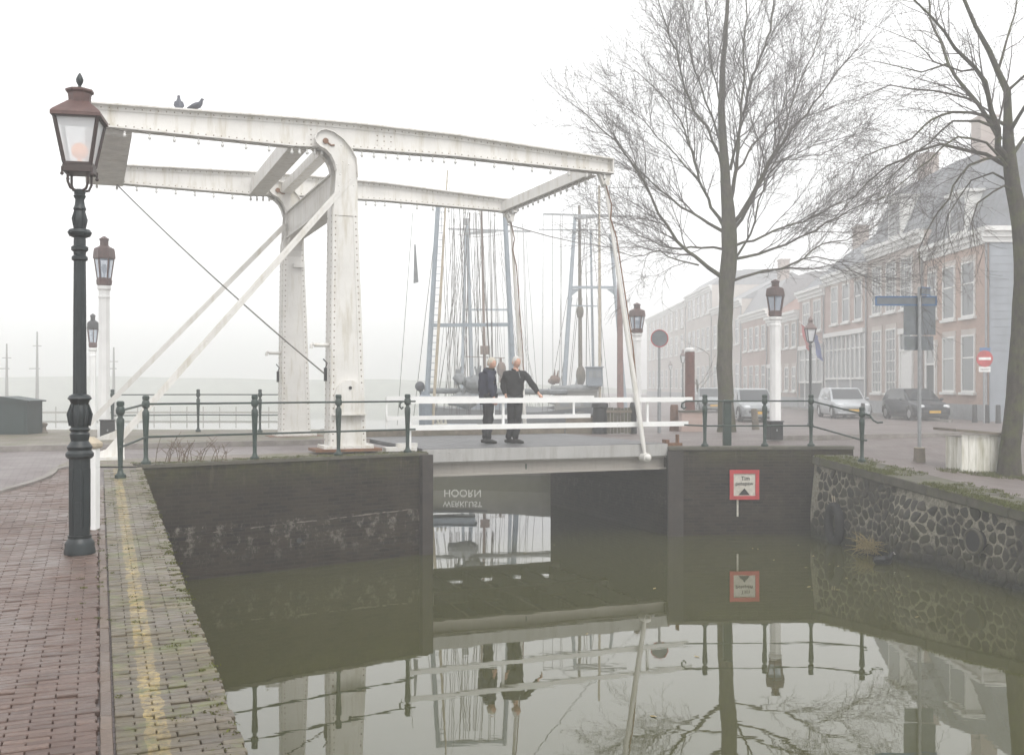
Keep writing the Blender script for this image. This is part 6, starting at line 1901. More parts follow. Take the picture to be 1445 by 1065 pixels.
# ------------------------------------------------------------------ cars
def car(loc, heading, paint, label, hatch=True, L=3.95, Wd=1.68, H=1.42):
    root = empty('parked_car', loc, label, 'car', 'cars parked along the house fronts', rz=heading)
    hw = Wd / 2
    # stations from tail to nose: (x, z low, z belt, half width)
    st = [(-L / 2, .42, .72, .74), (-L / 2 + .10, .24, .90, .92), (-L / 2 + .5, .20, .94, 1.0), (-.3, .19, .90, 1.0), (.55, .19, .88, 1.0), (.95, .20, .86, .99), (L / 2 - .55, .22, .78, .97), (L / 2 - .18, .24, .68, .90), (L / 2, .34, .56, .74)]
    mb = MB(); rings = []
    for x, zl, zb, k in st:
        w = hw * k
        rings.append([(x, -w * .94, zl), (x, -w, zl + .18), (x, -w * 1.0, (zl + zb) / 2 + .06), (x, -w * .95, zb - .03), (x, -w * .84, zb + .02), (x, 0, zb + .045), (x, w * .84, zb + .02), (x, w * .95, zb - .03), (x, w, (zl + zb) / 2 + .06), (x, w, zl + .18), (x, w * .94, zl)])
    nR = len(rings[0])
    for a, c in zip(rings, rings[1:]):
        mb.add(a + c, [(i, (i + 1) % nR, nR + (i + 1) % nR, nR + i) for i in range(nR)])
    mb.add(rings[0], [tuple(range(nR))]); mb.add(rings[-1], [tuple(range(nR))])
    body = mb.build('body', paint, root, world=False, smooth=True)
    # cabin
    back = -L / 2 + (.16 if hatch else .55)
    cb = [(back, .90, .93), (back + .28, H - .07, .80), (back + .55, H - .01, .78), (-.25, H, .79), (.15, H - .04, .78), (.98, .87, .90)]
    mb = MB(); rg = []
    for x, z, k in cb:
        w = hw * k
        rg.append([(x, -w, z - .03), (x, -w * .9, z), (x, w * .9, z), (x, w, z - .03)])
    base = [(x, hw * .92) for x, _, _ in cb]
    low = [[(x, -hw * .92, .86), (x, hw * .92, .86)] for x, _, _ in cb]
    for i in range(len(cb) - 1):
        mb.add(rg[i] + rg[i + 1], [(0, 1, 5, 4), (1, 2, 6, 5), (2, 3, 7, 6)])
        mb.add([rg[i][0], rg[i + 1][0], low[i + 1][0], low[i][0]], [(0, 1, 2, 3)])
        mb.add([rg[i][3], rg[i + 1][3], low[i + 1][1], low[i][1]], [(0, 1, 2, 3)])
    mb.build('cabin', paint, root, world=False, smooth=False)
    def pane(pts, nm='window'):
        m_ = MB(); p = [Vector(q) for q in pts]; nrm = (p[1] - p[0]).cross(p[2] - p[0]).normalized()
        if nrm.dot(sum(p, Vector()) / len(p) - Vector((-.3, 0, .9))) < 0: nrm = -nrm
        m_.prism([q + nrm * .006 for q in p], nrm * .006); return m_.build(nm, 'car_glass', root, world=False)
    def lerp_pt(a, c, f): return tuple(a[i] + (c[i] - a[i]) * f for i in range(3))
    wf0, wf1 = rg[-1], rg[-2]
    pane([lerp_pt((.98, -hw * .80, .88), (.15, -hw * .70, H - .04), .06), lerp_pt((.98, hw * .80, .88), (.15, hw * .70, H - .04), .06), lerp_pt((.98, hw * .80, .88), (.15, hw * .70, H - .04), .93), lerp_pt((.98, -hw * .80, .88), (.15, -hw * .70, H - .04), .93)], 'windscreen')
    pane([(back + .04, -hw * .78, .97), (back + .04, hw * .78, .97), (back + .25, hw * .68, H - .12), (back + .25, -hw * .68, H - .12)], 'rear_window')
    for sy in (-1, 1):
        def sd(x, f): 
            return (x, sy * hw * (.925 - .135 * f), .90 + (H - .16 - .90) * f)
        pane([sd(.80, .04), sd(.22, .98), sd(-.28, 1.0), sd(-.28, .04)], 'side_window')
        pane([sd(-.36, .04), sd(-.36, 1.0), sd(-.95, .95), sd(-1.25, .10)], 'side_window')
        mm = MB(); mm.ball((.62, sy * (hw + .09), .93), .09, 8, 6, .6, 1, .75); mm.build('mirror', paint, root, world=False, smooth=True)
        hl = MB(); hl.ball((L / 2 - .12, sy * hw * .66, .62), .12, 10, 8, .8, 1.35, .8); hl.build('headlight', 'headlamp', root, world=False, smooth=True)
        for wx in (-L / 2 + .68, L / 2 - .72):
            wh = MB(); c0 = Vector((wx, sy * (hw - .10), .30))
            wh.tube([c0 - Vector((0, sy * .09, 0)), c0 + Vector((0, sy * .09, 0)), c0 + Vector((0, sy * .105, 0))], [.30, .30, .27], 22)
            w_o = wh.build('wheel', 'tyre', root, world=False)
            ri = MB(); ri.tube([c0 + Vector((0, sy * .10, 0)), c0 + Vector((0, sy * .112, 0))], [.19, .17], 18); ri.build('rim', 'alloy', w_o, world=False)
            ar = MB(); arc = [(wx + .35 * math.cos(a), sy * (hw - .005), .30 + .35 * math.sin(a)) for a in [math.pi * i / 12 for i in range(13)]]
            ar.tube(arc, .035, 6); ar.build('wheel_arch', 'black_iron', root, world=False)
    g_ = MB(); g_.box((0, 0, .25), (L * .9, Wd * .80, .22)); g_.build('underbody_shade', 'tyre', root, world=False)  # black box added under the car to block light and darken the ground
    g_ = MB(); g_.box((L / 2 - .03, 0, .44), (.08, 1.0, .10)); g_.build('grille', 'black_iron', root, world=False)
    g_ = MB(); g_.box((L / 2 - .05, 0, .28), (.10, Wd * .82, .10)); g_.build('bumper', 'black_iron' if paint == 'car_dark' else paint, root, world=False, bevel=.02)
    g_ = MB(); g_.box((L / 2 + .02, 0, .40), (.015, .50, .11)); g_.build('number_plate', 'plate_yellow', root, world=False)
    g_ = MB(); g_.box((-L / 2 - .01, 0, .60), (.015, .50, .11)); g_.build('number_plate', 'plate_yellow', root, world=False)
    return root
def carloc(x, d): return ground_at((x - CX) * d / F, d)
car(carloc(1291, 47.5), R(-87), 'car_dark', 'dark blue hatchback parked below the arched windows of the corner house')
car(carloc(1190, 50.5), R(-95), 'car_silver', 'silver car parked left of the dark hatchback', L=4.3, H=1.45, Wd=1.76)
car(carloc(1061, 46.0), R(-93), 'car_grey', 'grey car seen behind the trunk of the big tree', L=4.2)
car(carloc(1000, 62.0), R(-92), 'car_grey', 'pale foggy car farther down the street left of the tree trunk', L=4.2)

# ------------------------------------------------------------------ houses along the street
HX = 20.6
def house(label, y0, y1, z0, zc, zr, wall, wins, doors=(), roof='mansard', roofmat='slate', chim=(), dormers=(), depth=9.0, shop=None, cornice=True, x0=HX, side=None, stripe=None):
    root = empty('town_house', (x0, y0, z0), label, 'house', 'houses along the street')
    W = y1 - y0; Hc = zc - z0; Hr = zr - z0
    def bx(mb, yl, yh, zl, zh, out, th): mb.box((-out - th / 2 if False else -(out) , (yl + yh) / 2 - y0, (zl + zh) / 2 - z0), (th, yh - yl, zh - zl)); return mb
    mb = MB(); mb.box((depth / 2, W / 2, Hc / 2), (depth, W - .01, Hc)); wo = mb.build('wall', wall, root, world=False)
    if side:
        mb = MB(); mb.box((depth / 2 + 1.5 + .0, -.02, Hc / 2), (depth + 3 - .02, .04, Hc)); so2 = mb.build('side_wall', side, root, world=False)
        for k in range(int(Hc / .34)):
            mb.v = []; mb.f = []; mb.fm = []
            mb.box((depth / 2 + 1.5, -.05, k * .34 + .15), (depth + 3 - .06, .02, .315)); mb.build('boarding', side, so2, world=False)
    mb = MB(); mb.box((-.03, W / 2, .35), (.06, W - .02, .70)); mb.build('plinth', 'plinth', root, world=False)
    if cornice:
        mb = MB(); 
        for o_, zl, zh in ((.10, -.62, -.40), (.22, -.40, -.16), (.38, -.16, .04)):
            mb.box((-o_ / 2, W / 2, Hc + (zl + zh) / 2), (o_, W + .02, zh - zl))
        if side:
            for o_, zl, zh in ((.10, -.62, -.40), (.22, -.40, -.16), (.38, -.16, .04)):
                mb.box((depth / 2 + 1.3, -.06 - o_ / 2, Hc + (zl + zh) / 2), (depth + 3.3, o_, zh - zl))
        mb.build('cornice', 'frame_white', root, world=False)
    mb = MB(); mb.tube([(-.07, .12, .0), (-.07, .12, Hc - .4)], .05, 8); mb.build('drainpipe', 'plinth', root, world=False)
    # roof
    mb = MB()
    if roof == 'mansard':
        a = [(0.0, Hc + .04), (1.5, Hc + (Hr - Hc) * .80), (3.6, Hr), (depth - 2, Hr), (depth, Hc)]
    else:
        a = [(0.0, Hc + .04), (depth / 2, Hr), (depth, Hc)]
    dx = 3.0 if side else 0.0
    a = [(x + (dx if i >= len(a) - 2 else 0), z) for i, (x, z) in enumerate(a)]
    mb.prism([(x, 0.02, z) for x, z in a], Vector((0, W - .04, 0)))
    ro = mb.build('roof', roofmat, root, world=False)
    for cx, cy, ch in chim:
        mb = MB(); mb.box((cx, cy - y0, Hr + ch / 2 - .8), (.8, 1.1, ch + 1.2)); mb.box((cx, cy - y0, Hr + ch - .15), (.95, 1.25, .12)); mb.build('chimney', 'brick_brown', ro, world=False)
    for dy0, dy1, zl, zh in dormers:
        mb = MB(); mb.box((.85, (dy0 + dy1) / 2 - y0, (zl + zh) / 2 - z0), (1.7, dy1 - dy0, zh - zl)); mb.box((.75, (dy0 + dy1) / 2 - y0, zh - z0 + .07), (1.9, dy1 - dy0 + .25, .14))
        do_ = mb.build('dormer', 'frame_white', ro, world=False)
        mb = MB(); mb.box((-.008, (dy0 + dy1) / 2 - y0, (zl + zh) / 2 - z0), (.02, dy1 - dy0 - .3, zh - zl - .4)); mb.build('pane', 'window_glass', root, world=False)
    for spec in wins:
        yl, yh, zl, zh = spec[:4]; cols, rows = (spec[4], spec[5]) if len(spec) > 5 else (1, 2)
        mb = MB(); t = .09
        bx(mb, yl, yl + t, zl, zh, .01, .10); bx(mb, yh - t, yh, zl, zh, .01, .10); bx(mb, yl + t, yh - t, zh - t, zh, .01, .10); bx(mb, yl + t, yh - t, zl, zl + t, .01, .10)
        for k in range(1, cols):
            yy = yl + (yh - yl) * k / cols; bx(mb, yy - .02, yy + .02, zl + t, zh - t, .012, .06)
        for k in range(1, rows):
            zz = zl + (zh - zl) * (k / rows if rows != 2 else .60); tt = .02 if rows > 2 else .035
            bx(mb, yl + t, yh - t, zz - tt, zz + tt, .014, .058)
        wo_ = mb.build('window', 'frame_white', root, world=False)
        mb = MB(); bx(mb, yl + t, yh - t, zl + t, zh - t, .004, .02); mb.build('pane', 'window_glass', wo_, world=False)
        mb = MB(); bx(mb, yl - .1, yh + .1, zl - .12, zl, .08, .16); mb.build('sill', 'frame_white', wo_, world=False)
        if wall.startswith('brick') and W < 9.5:
            mb = MB(); bx(mb, yl - .05, yh + .05, zh, zh + .25, .012, .03); mb.build('lintel', 'brick_pale' if wall != 'brick_pale' else 'brick_brown', wo_, world=False)
    for yl, yh, zh, dm in doors:
        mb = MB(); bx(mb, yl, yl + .16, z0, zh, .05, .12); bx(mb, yh - .16, yh, z0, zh, .05, .12); bx(mb, yl - .05, yh + .05, zh, zh + .3, .07, .18); bx(mb, yl + .16, yh - .16, zh - .9, zh - .8, .05, .1)
        do_ = mb.build('door', 'frame_white', root, world=False)
        mb = MB(); bx(mb, yl + .16, yh - .16, z0 + .02, zh - .9, .02, .05); mb.build('door_leaf', dm, do_, world=False)
        mb = MB(); bx(mb, yl + .16, yh - .16, zh - .8, zh - .01, .02, .04); mb.build('pane', 'window_glass', do_, world=False)
    if shop:
        yl, yh, zl, zh, nc_ = shop
        mb = MB(); bx(mb, yl, yh, zh, zh + .28, .10, .22); bx(mb, yl, yh, zl - .12, zl, .06, .14)
        for k in range(nc_ + 1):
            yy = yl + (yh - yl) * k / nc_; bx(mb, yy - .06, yy + .06, z0 + .1 if k % 3 == 0 else zl, zh, .05, .12)
        bx(mb, yl, yh, zl + (zh - zl) * .66, zl + (zh - zl) * .66 + .08, .045, .09)
        s2 = mb.build('shop_front', 'frame_white', root, world=False)
        mb = MB(); bx(mb, yl, yh, zl, zh, .015, .03); mb.build('pane', 'window_glass', s2, world=False)
        mb = MB(); bx(mb, yl, yh, z0 + .05, zl - .12, .015, .03); mb.build('panelling', 'plinth' if nc_ > 6 else 'door_dark', s2, world=False)
    return root
Z0 = -0.34
house('orange brick corner house with white cornice, grey boarded side wall and slate mansard', 45.3, 52.4, Z0, 8.0, 12.6, 'brick_orange',
      [(46.6, 48.0, 4.3, 6.8), (48.7, 50.1, 4.3, 6.8), (50.8, 51.9, 4.5, 6.8), (46.6, 48.0, .9, 3.5), (48.7, 50.1, .9, 3.5)], [(50.8, 52.1, 3.1, 'door_dark')], chim=[(3.2, 46.3, 1.0)], dormers=[(47.6, 49.4, 8.1, 10.0)], side='boarding_grey')
house('brick house with small paned tall windows and white door surround, next to the corner house', 52.45, 60.7, Z0, 9.0, 13.2, 'brick_brown',
      [(58.4, 59.9, 5.2, 7.9, 3, 5), (56.2, 57.7, 5.2, 7.9, 3, 5), (53.9, 55.5, 5.2, 7.9, 3, 5), (58.4, 59.9, .8, 4.3, 3, 6), (56.2, 57.7, .8, 4.3, 3, 6)], [(53.8, 55.6, 3.9, 'frame_white')], chim=[(3.2, 52.9, 1.6), (3.2, 60.0, 1.3)], dormers=[(55.6, 57.4, 9.1, 11.2)])
house('red brick house with a wide white gridded shop front', 60.75, 69.0, Z0, 8.3, 12.2, 'brick_red',
      [(61.6, 63.0, 5.1, 7.5), (63.9, 65.3, 5.1, 7.5), (66.2, 67.6, 5.1, 7.5)], shop=(61.0, 68.7, 1.7, 4.3, 9), chim=[(4.0, 61.3, 1.2)], roof='gable', dormers=[])
house('narrow red brown house flying the flag above its shop window', 69.05, 75.2, Z0, 7.8, 11.5, 'brick_red',
      [(69.8, 71.6, 4.9, 7.0, 2, 2), (72.4, 74.2, 4.9, 7.0, 2, 2)], shop=(69.3, 74.9, 1.5, 3.7, 4), roof='gable', chim=[(4.2, 74.6, 1.1)])
house('brown brick house with a low white cornice and many narrow windows', 75.25, 84.4, Z0, 6.6, 9.8, 'brick_brown',
      [(76.0 + k * 2.0, 77.1 + k * 2.0, z, z + 1.8) for k in range(4) for z in (.8, 4.0)], [(83.2, 84.2, 2.6, 'door_dark')], roof='gable', roofmat='tile_red')
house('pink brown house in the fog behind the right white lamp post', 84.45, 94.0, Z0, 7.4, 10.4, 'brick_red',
      [(85.2 + k * 2.2, 86.5 + k * 2.2, z, z + 2.0) for k in range(4) for z in (.9, 4.2)], roof='mansard', roofmat='slate_hazed', chim=[(3.5, 93.2, 1.2)])
house('haze paled house in the fog with rows of tall windows', 94.05, 108.0, Z0, 9.0, 11.4, 'brick_pale',
      [(95.0 + k * 2.6, 96.6 + k * 2.6, z, z + 2.3) for k in range(5) for z in (.9, 5.0)], roof='gable', roofmat='slate_hazed', chim=[(4, 95, 1.3)])
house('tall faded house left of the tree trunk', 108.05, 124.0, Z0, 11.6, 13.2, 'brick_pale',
      [(109.2 + k * 2.9, 110.9 + k * 2.9, z, z + 2.4) for k in range(5) for z in (.9, 5.0, 8.8)], roof='mansard', roofmat='slate_hazed')
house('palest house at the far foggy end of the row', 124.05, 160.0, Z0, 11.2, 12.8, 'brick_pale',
      [(126 + k * 4.2, 128 + k * 4.2, z, z + 2.4) for k in range(8) for z in (.9, 5.0, 8.2)], roof='gable', roofmat='slate_hazed')
# flag
fl = empty('flag', (HX - .1, 69.0, 4.3), 'red white and blue striped flag hanging from a pole on the house front', 'flag')
mb = MB(); mb.tube([(0, 0, -.2), (-1.7, -.3, 1.1)], .03, 6); mb.build('pole', 'clean_white', fl, world=False)
for k, mt in enumerate(('flag_red', 'flag_white', 'flag_blue')):
    mb = MB(); g0 = []
    for i in range(9):
        f = i / 8
        for j in (k / 3, (k + 1) / 3):
            # stripes hang down from the slanted pole
            px, pz = -1.6 + 1.15 * j, 1.05 - .9 * j
            g0.append((px + .35 * f + .05 * math.sin(f * 9 + j * 4), -.28 + .10 * math.sin(f * 7 + j * 5), pz - 1.7 * f))
    mb.add(g0, [(2 * i, 2 * i + 1, 2 * i + 3, 2 * i + 2) for i in range(8)])
    mb.build('stripe', mt, fl, world=False)

# ------------------------------------------------------------------ ships in the harbour
def line(mb, a, b_, r=0.012, sag=0.0):
    a, b_ = Vector(a), Vector(b_)
    n_ = 2 if sag == 0 else 7
    mb.tube([a.lerp(b_, i / (n_ - 1)) + Vector((0, 0, -sag * 4 * (i / (n_ - 1)) * (1 - i / (n_ - 1)))) for i in range(n_)], r, 4, cap=False)
def hull(mb, p_stern, p_bow, beam, top, n_=12, zb=WATER - .25):
    a, b_ = Vector(p_stern), Vector(p_bow); ax = (b_ - a); L_ = ax.length; ax.normalize(); sd = Vector((-ax.y, ax.x, 0))
    rg = []
    for i in range(n_ + 1):
        f = i / n_
        k = min(1.0, (f / .10) ** .5 if f < .10 else 1.0) * (1.0 if f < .75 else math.cos((f - .75) / .25 * math.pi / 2) ** .6 if f < 1 else 0.02)
        k = max(k, .25 if f == 0 else .02)
        sh = top + .35 * (abs(f - .45) / .55) ** 2
        c = a + ax * L_ * f
        w = beam / 2 * k
        rg.append([c - sd * w * .85 + Vector((0, 0, zb)), c - sd * w + Vector((0, 0, (zb + sh) / 2)), c - sd * w * 1.0 + Vector((0, 0, sh)), c + sd * w + Vector((0, 0, sh)), c + sd * w + Vector((0, 0, (zb + sh) / 2)), c + sd * w * .85 + Vector((0, 0, zb))])
    for r0, r1 in zip(rg, rg[1:]):
        mb.add(r0 + r1, [(i, (i + 1) % 6, 6 + (i + 1) % 6, 6 + i) for i in range(6)])
    mb.add(rg[0], [tuple(range(6))]); mb.add(rg[-1], [tuple(range(6))])
    return rg, ax, sd
SH = 36.0
shipA = empty('sailing_ship', at(690, 680, SH), 'grey hulled work ship with a blue gantry mast moored right behind the bridge deck', 'ship')
shipA.location = (at(690, 560, SH).x, SH, WATER)
mb = MB()
A0, A1 = Vector(((530 - CX) * SH / F - 2.0, SH + .9, 0)), Vector(((850 - CX) * SH / F + .6, SH + .4, 0))
rgA, axA, sdA = hull(mb, A0, A1, 3.2, -.55)
ho_ = mb.build('hull', 'hull_grey', shipA)
mb = MB(); nx = Vector((1, -0.05, 0)).normalized()
cF = Vector(((654 - CX) * SH / F, 0, 0)); 
def hull_face_y(x):
    f = (x - A0.x) / (A1.x - A0.x); c = A0.lerp(A1, f); return c.y - 1.6 - .012
yF = hull_face_y(cF.x)
txt(mb, 'HOORN', (cF.x, yF, -1.22), .34, nx, (0, 0, 1), .01)
txt(mb, 'WERKLUST', (cF.x, yF, -.86), .26, nx, (0, 0, 1), .01)
mb.build('lettering', 'lettering_white', ho_)
mb = MB(); mb.box((A0.lerp(A1, .5).x, yF + .0, -.62), (7.5, .06, .07)); mb.build('rubbing_strake', 'hull_dark', ho_)
mb = MB(); pw = at(600, 578, SH - 1.2); mb.lathe([(.22, -.7), (.22, .3), (.26, .34), (.26, .42), (.15, .5), (.12, .62)], pw, 12); mb.build('winch_housing', 'cabin_blue', shipA)
def mast_leg(mb, x0, y0, x1, y1, d, r0, r1): mb.tube([at(x0, y0, d), at((x0 + x1) / 2, (y0 + y1) / 2, d), at(x1, y1, d)], [r0, (r0 + r1) / 2, r1], 10)
mb = MB()
mast_leg(mb, 599, 612, 618, 283, SH - .5, .095, .08); mast_leg(mb, 728, 612, 711, 283, SH + .3, .095, .08)
mb.bar(at(606, 459, SH - .5), at(719, 458, SH + .3), .10, .12); mb.bar(at(617, 287, SH - .5), at(712, 287, SH + .3), .12, .14)
go = mb.build('gantry_mast', 'mast_blue', shipA, smooth=True)
mb = MB()
for k in range(30):
    f = k / 30; p = at(601 + 17 * f, 580 - 290 * f, SH - .5); mb.bar(p + Vector((.08, 0, 0)), p + Vector((.2, 0, 0)), .02, .02)
mb.build('ladder_rungs', 'mast_blue', go)
mb = MB(); mb.tube([at(609, 612, SH - .9), at(621, 420, SH - .9), at(631, 240, SH - .9)], [.055, .05, .02], 8); mb.build('gaff_spar', 'mast_pale', shipA, smooth=True)
mb = MB(); mb.tube([at(598, 551, SH - .2), at(800, 553, SH + .2)], .10, 8); mb.build('boom', 'canvas_grey', shipA, smooth=True)
mb = MB()
for i in range(16):
    x0 = random.uniform(625, 705); x1 = 620 + (x0 - 625) * .9 + random.uniform(-8, 8)
    line(mb, at(x0, 585, SH), at(x1, 288, SH), .010)
for i in range(14):
    x0 = random.uniform(608, 720)
    line(mb, at(x0, 580, SH + .5), at(665 + (x0 - 665) * random.uniform(.1, .5), 300, SH + .5), .007)
for x in (1.0,): line(mb, at(630, 250, SH - .9), at(700, 560, SH - .9), .007)
line(mb, at(560, 600, SH + 1), at(582, 300, SH + 1), .009); line(mb, at(583, 590, SH), at(617, 300, SH), .01)
mb.build('rigging', 'rigging', shipA)
mb = MB(); g0 = [at(584, 345, SH + 1), at(590, 398, SH + 1), at(583, 400, SH + 1), at(586, 345, SH + 1)]; mb.prism([g0[0], g0[3], g0[1], g0[2]], Vector((0, .02, 0))); mb.build('pennant', 'canvas_grey', shipA)
def blob_list(root, d, specs):
    for (x, y, w_, h_, mt, nm) in specs:
        mb = MB(); s_ = d / F; c = at(x, y, d); hw, hh = w_ * s_ / 2, h_ * s_ / 2
        if nm in ('folded_sail', 'sail_cover', 'winch', 'crane_block', 'hatch'):
            n_ = 9; pts = []; rr_ = []
            for q in range(n_):
                f = q / (n_ - 1); e = math.sin(math.pi * min(max(f, .04), .96)) ** .35
                pts.append(c + Vector((-hw + 2 * hw * f, random.uniform(-.05, .05), -hh * .3 + random.uniform(-.1, .12) * hh)))
                rr_.append(hh * .8 * e * random.uniform(.75, 1.1))
            mb.tube(pts, rr_, 10)
            for q in range(3):
                p_ = c + Vector((random.uniform(-hw, hw) * .7, 0, hh * .3)); mb.tube([p_, p_ + Vector((random.uniform(-.1, .1), 0, hh * random.uniform(.5, 1.2)))], [.05, .03], 6)
            mb.build(nm, mt, root, smooth=True)
        else:
            mb.box(c, (2 * hw, .9, 2 * hh)); mb.box(c + Vector((0, 0, hh + .03)), (2 * hw + .12, 1.05, .06))
            o_ = mb.build(nm, mt, root, bevel=.02)
            if nm in ('wheelhouse', 'deckhouse'):
                for q in (-.55, 0, .55):
                    m2 = MB(); m2.box(c + Vector((q * hw, -.46, hh * .3)), (hw * .42, .03, hh * .7)); m2.build('window', 'window_glass', o_)
blob_list(shipA, SH - .6, [(652, 560, 40, 30, 'canvas_grey', 'winch'), (668, 536, 26, 30, 'canvas_grey', 'folded_sail'), (648, 532, 14, 22, 'canvas_grey', 'crane_block'), (622, 600, 22, 16, 'cabin_cream', 'hatch'), (640, 606, 60, 10, 'mast_blue', 'hatch_coaming')])
mb = MB(); mb.ball(at(592, 545, SH - .5), .17, 10, 8); mb.tube([at(592, 545, SH - .5), at(596, 560, SH - .5)], .07, 8); mb.build('capstan', 'hull_dark', shipA, smooth=True)
# second ship behind, with pole masts and crosstree
SB = 62.0
shipB = empty('sailing_ship', (at(690, 560, SB).x, SB, WATER), 'ship with slim pole masts and a crosstree behind the two people', 'ship')
mb = MB(); hull(mb, Vector((at(600, 560, SB).x, SB + .5, 0)), Vector((at(790, 560, SB).x + 1, SB, 0)), 3.6, -.2); mb.build('hull', 'hull_dark', shipB)
mb = MB(); mast_leg(mb, 650, 600, 657, 322, SB, 0.101, 0.076); mast_leg(mb, 667, 600, 659, 318, SB + .6, 0.143, 0.092); mb.bar(at(652, 437, SB), at(722, 437, SB), .10, .10); mast_leg(mb, 722, 600, 714, 300, SB, 0.118, 0.084)
mo = mb.build('mast', 'mast_blue', shipB, smooth=True)
mb = MB(); mb.bar(at(632, 323, SB), at(748, 327, SB), .07, .10); mb.box(at(657, 313, SB), (.35, .3, .35)); mb.bar(at(655, 330, SB), at(700, 326, SB), .2, .15); mb.build('crosstree', 'steel_grey', mo)
mb = MB(); mast_leg(mb, 685, 600, 679, 296, SB - .6, 0.101, 0.059); mb.box(at(684, 494, SB - .6), (.55, .4, .5)); mb.bar(at(655, 503, SB - .6), at(712, 505, SB - .6), .04, .04); mast_leg(mb, 706, 540, 706, 505, SB - .6, 0.084, 0.084)
mb.ball(at(707, 521, SB - .6), .28, 10, 8, 1, 1, 1.6); mb.build('derrick', 'wood_brown', shipB)
mb = MB()
for x0, x1 in ((632, 640), (640, 641), (641, 655), (672, 678), (690, 697), (700, 697), (735, 730), (744, 737), (748, 738), (660, 640), (676, 672), (712, 693), (760, 741)):
    line(mb, at(x0, 590, SB), at(x1, 326 + random.uniform(-35, 0), SB), .014)
for i in range(22):
    x0 = random.uniform(618, 770)
    line(mb, at(x0, 590, SB + 1), at(690 + (x0 - 690) * random.uniform(.05, .8), 300 + random.uniform(0, 60), SB + 1), .010)
line(mb, at(640, 330, SB), at(742, 318, SB), .012, .4); mb.build('rigging', 'rigging', shipB)
mb = MB(); mb.box((at(690, 560, SB).x, SB + .3, .35), (3.8, 1.8, 1.1)); mb.build('deckhouse', 'cabin_blue', shipB)
mb = MB(); mb.tube([at(655, 253, SB + 2), at(660, 262, SB + 2)], .05, 6); 
# third ship on the right with the tall A-frame
SC = 56.0
shipC = empty('sailing_ship', (at(850, 560, SC).x - 1.2, SC, WATER), 'blue grey A frame mast and brown mast rising behind the hanger rod', 'ship')
mb = MB(); hull(mb, Vector((at(760, 560, SC).x - 1, SC + 4, 0)), Vector((at(868, 560, SC).x - 1.6, SC - 4.5, 0)), 2.6, -.2); mb.build('hull', 'hull_dark', shipC)
mb = MB(); mast_leg(mb, 792, 600, 811, 306, SC, 0.143, 0.092); mast_leg(mb, 884, 600, 861, 330, SC, 0.126, 0.084)
mb.bar(at(803, 405.5, SC), at(868, 405.5, SC), .12, .14); mb.bar(at(801, 431, SC), at(842, 432, SC), .06, .06)
for x, s_ in ((802, 1), (872, -1)): mb.prism([at(x, 408, SC), at(x + s_ * 16, 408, SC), at(x - s_ * 2, 422, SC)], Vector((0, .08, 0)))
mast_leg(mb, 838, 600, 833, 325, SC + 1.5, 0.084, 0.059); mb.build('gantry_mast', 'mast_blue', shipC, smooth=True)
mb = MB(); mast_leg(mb, 819, 600, 817, 290, SC + .5, 0.134, 0.076); mb.ball(at(818, 440, SC + .5), .2, 10, 8, 1, 1, 2.0); mb.ball(at(819, 530, SC + .5), .26, 10, 8, 1, 1, 2.2); mb.build('mast', 'wood_grey', shipC, smooth=True)
mb = MB(); mb.bar(at(766, 302, SC), at(884, 306, SC), .06, .10); mb.bar(at(760, 324, SC), at(846, 325, SC), .05, .06); mb.bar(at(790, 300, SC), at(828, 278, SC), .03, .03); mb.bar(at(828, 278, SC), at(870, 303, SC), .03, .03); mb.bar(at(812, 308, SC), at(866, 303, SC), .2, .12); mb.build('crosstree', 'steel_grey', shipC)
mb = MB(); mast_leg(mb, 846, 600, 845, 262, SC - 1, 0.084, 0.059); mb.build('pole_mast', 'mast_pale', shipC, smooth=True)
mb = MB(); mast_leg(mb, 875, 600, 874, 408, SC - 2, 0.185, 0.143); mb.bar(at(872, 408, SC - 2), at(872, 395, SC - 2), .1, .1); mb.build('leeboard_mast', 'red_brown', shipC, smooth=True)
mb = MB()
for x0, x1 in ((765, 766), (780, 779), (793, 790), (788, 793), (826, 828), (850, 846), (836, 822), (800, 828), (862, 832)):
    line(mb, at(x0, 590, SC), at(x1, 303, SC), .014)
for k in range(7): line(mb, at(770 + k * 14, 590, SC + 1), at(800 + k * 7, 420, SC + 1), .013)
mb.build('rigging', 'rigging', shipC)
blob_list(shipC, SC - .8, [(812, 545, 70, 14, 'canvas_grey', 'sail_cover'), (838, 532, 22, 26, 'cabin_blue', 'wheelhouse'), (785, 560, 30, 22, 'canvas_grey', 'hatch'), (812, 572, 60, 40, 'hull_grey', 'deckhouse'), (782, 534, 16, 18, 'wood_brown', 'winch')])
mb = MB(); mb.tube([at(760, 325, 46), at(690, 322, 46)], .012, 4)
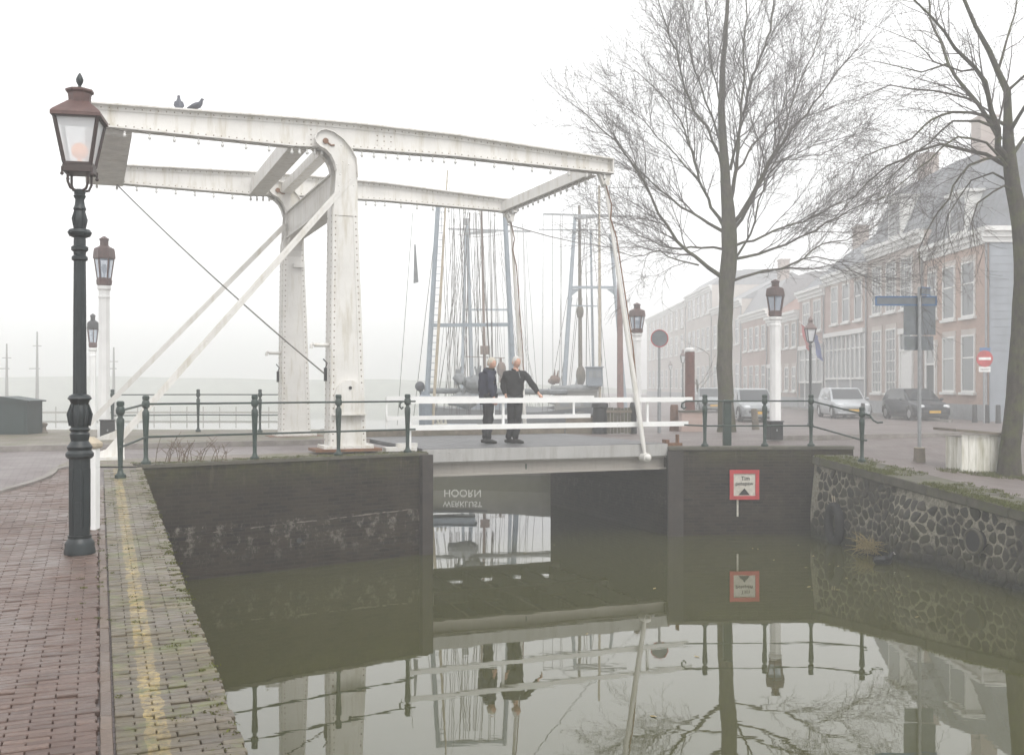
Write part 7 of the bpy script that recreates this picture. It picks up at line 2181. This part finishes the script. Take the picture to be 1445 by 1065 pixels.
lineA = MB(); line(lineA, B(5.25, 5.35, 5.15), at(900, 348, 60), .014, .25); tag(lineA.build('overhead_cable', 'cable'), 'thin dark overhead cable running from the far beam tip towards the trees', 'cable')
mb = MB(); p0_, p1_ = at(801, 547, 41.2), at(885, 547, 41.2); mb.bar(p0_, p1_, .05, .08)
# far masts in the fog on the left
for i, (x, yt, lab) in enumerate(((52, 468, 'faint mast with crossbar far off in the fog behind the cabinet'), (9, 485, 'faintest mast at the left edge of the fog'), (160, 490, 'faint mast in the fog right of the white lamp posts'))):
    d = 120.0
    mb = MB(); s_ = d / F; b0 = at(x, 578, d)
    mb.tube([(b0.x, d, WATER), (b0.x, d, CAMZ + (HY - yt) * s_)], [.22, .08], 8)
    mb.bar((b0.x - .5, d, CAMZ + (HY - yt - 20) * s_), (b0.x + .5, d, CAMZ + (HY - yt - 20) * s_), .08, .08)
    mb.bar((b0.x - .9, d, CAMZ + (HY - 520) * s_), (b0.x + .3, d, CAMZ + (HY - 520) * s_), .1, .1)
    o = mb.build('boat_mast', 'rigging'); tag(o, lab, 'mast')
jt = empty('jetty', Vector((-44, 100, WATER)), 'low jetty with rows of mooring posts across the harbour', 'jetty')
mb = MB(); mb.box((-38, 100, WATER + .45), (34, 1.2, .15)); mb.build('walkway', 'wood_grey', jt)
for k in range(22):
    mb = MB(); mb.tube([(-54 + k * 1.55, 99.2, WATER - .3), (-54 + k * 1.55, 99.2, WATER + 1.0)], .05, 6); mb.build('pile', 'wood_grey', jt)

# ------------------------------------------------------------------ the fog
m = bpy.data.materials.new('haze'); m.use_nodes = True
nt = m.node_tree; nt.nodes.clear()
out = nt.nodes.new('ShaderNodeOutputMaterial'); pv = nt.nodes.new('ShaderNodeVolumePrincipled')
pv.inputs['Color'].default_value = (0.995, 0.998, 1.0, 1)
pv.inputs['Density'].default_value = HAZE_DENSITY
pv.inputs['Anisotropy'].default_value = 0.35
nt.links.new(pv.outputs[0], out.inputs['Volume'])
M['haze'] = m
mb = MB(); mb.box((0, 530, 8.0), (2100, 1160, 21.8))
hz_o = mb.build('haze', 'haze'); tag(hz_o, kind='stuff')
hz_o.visible_shadow = True
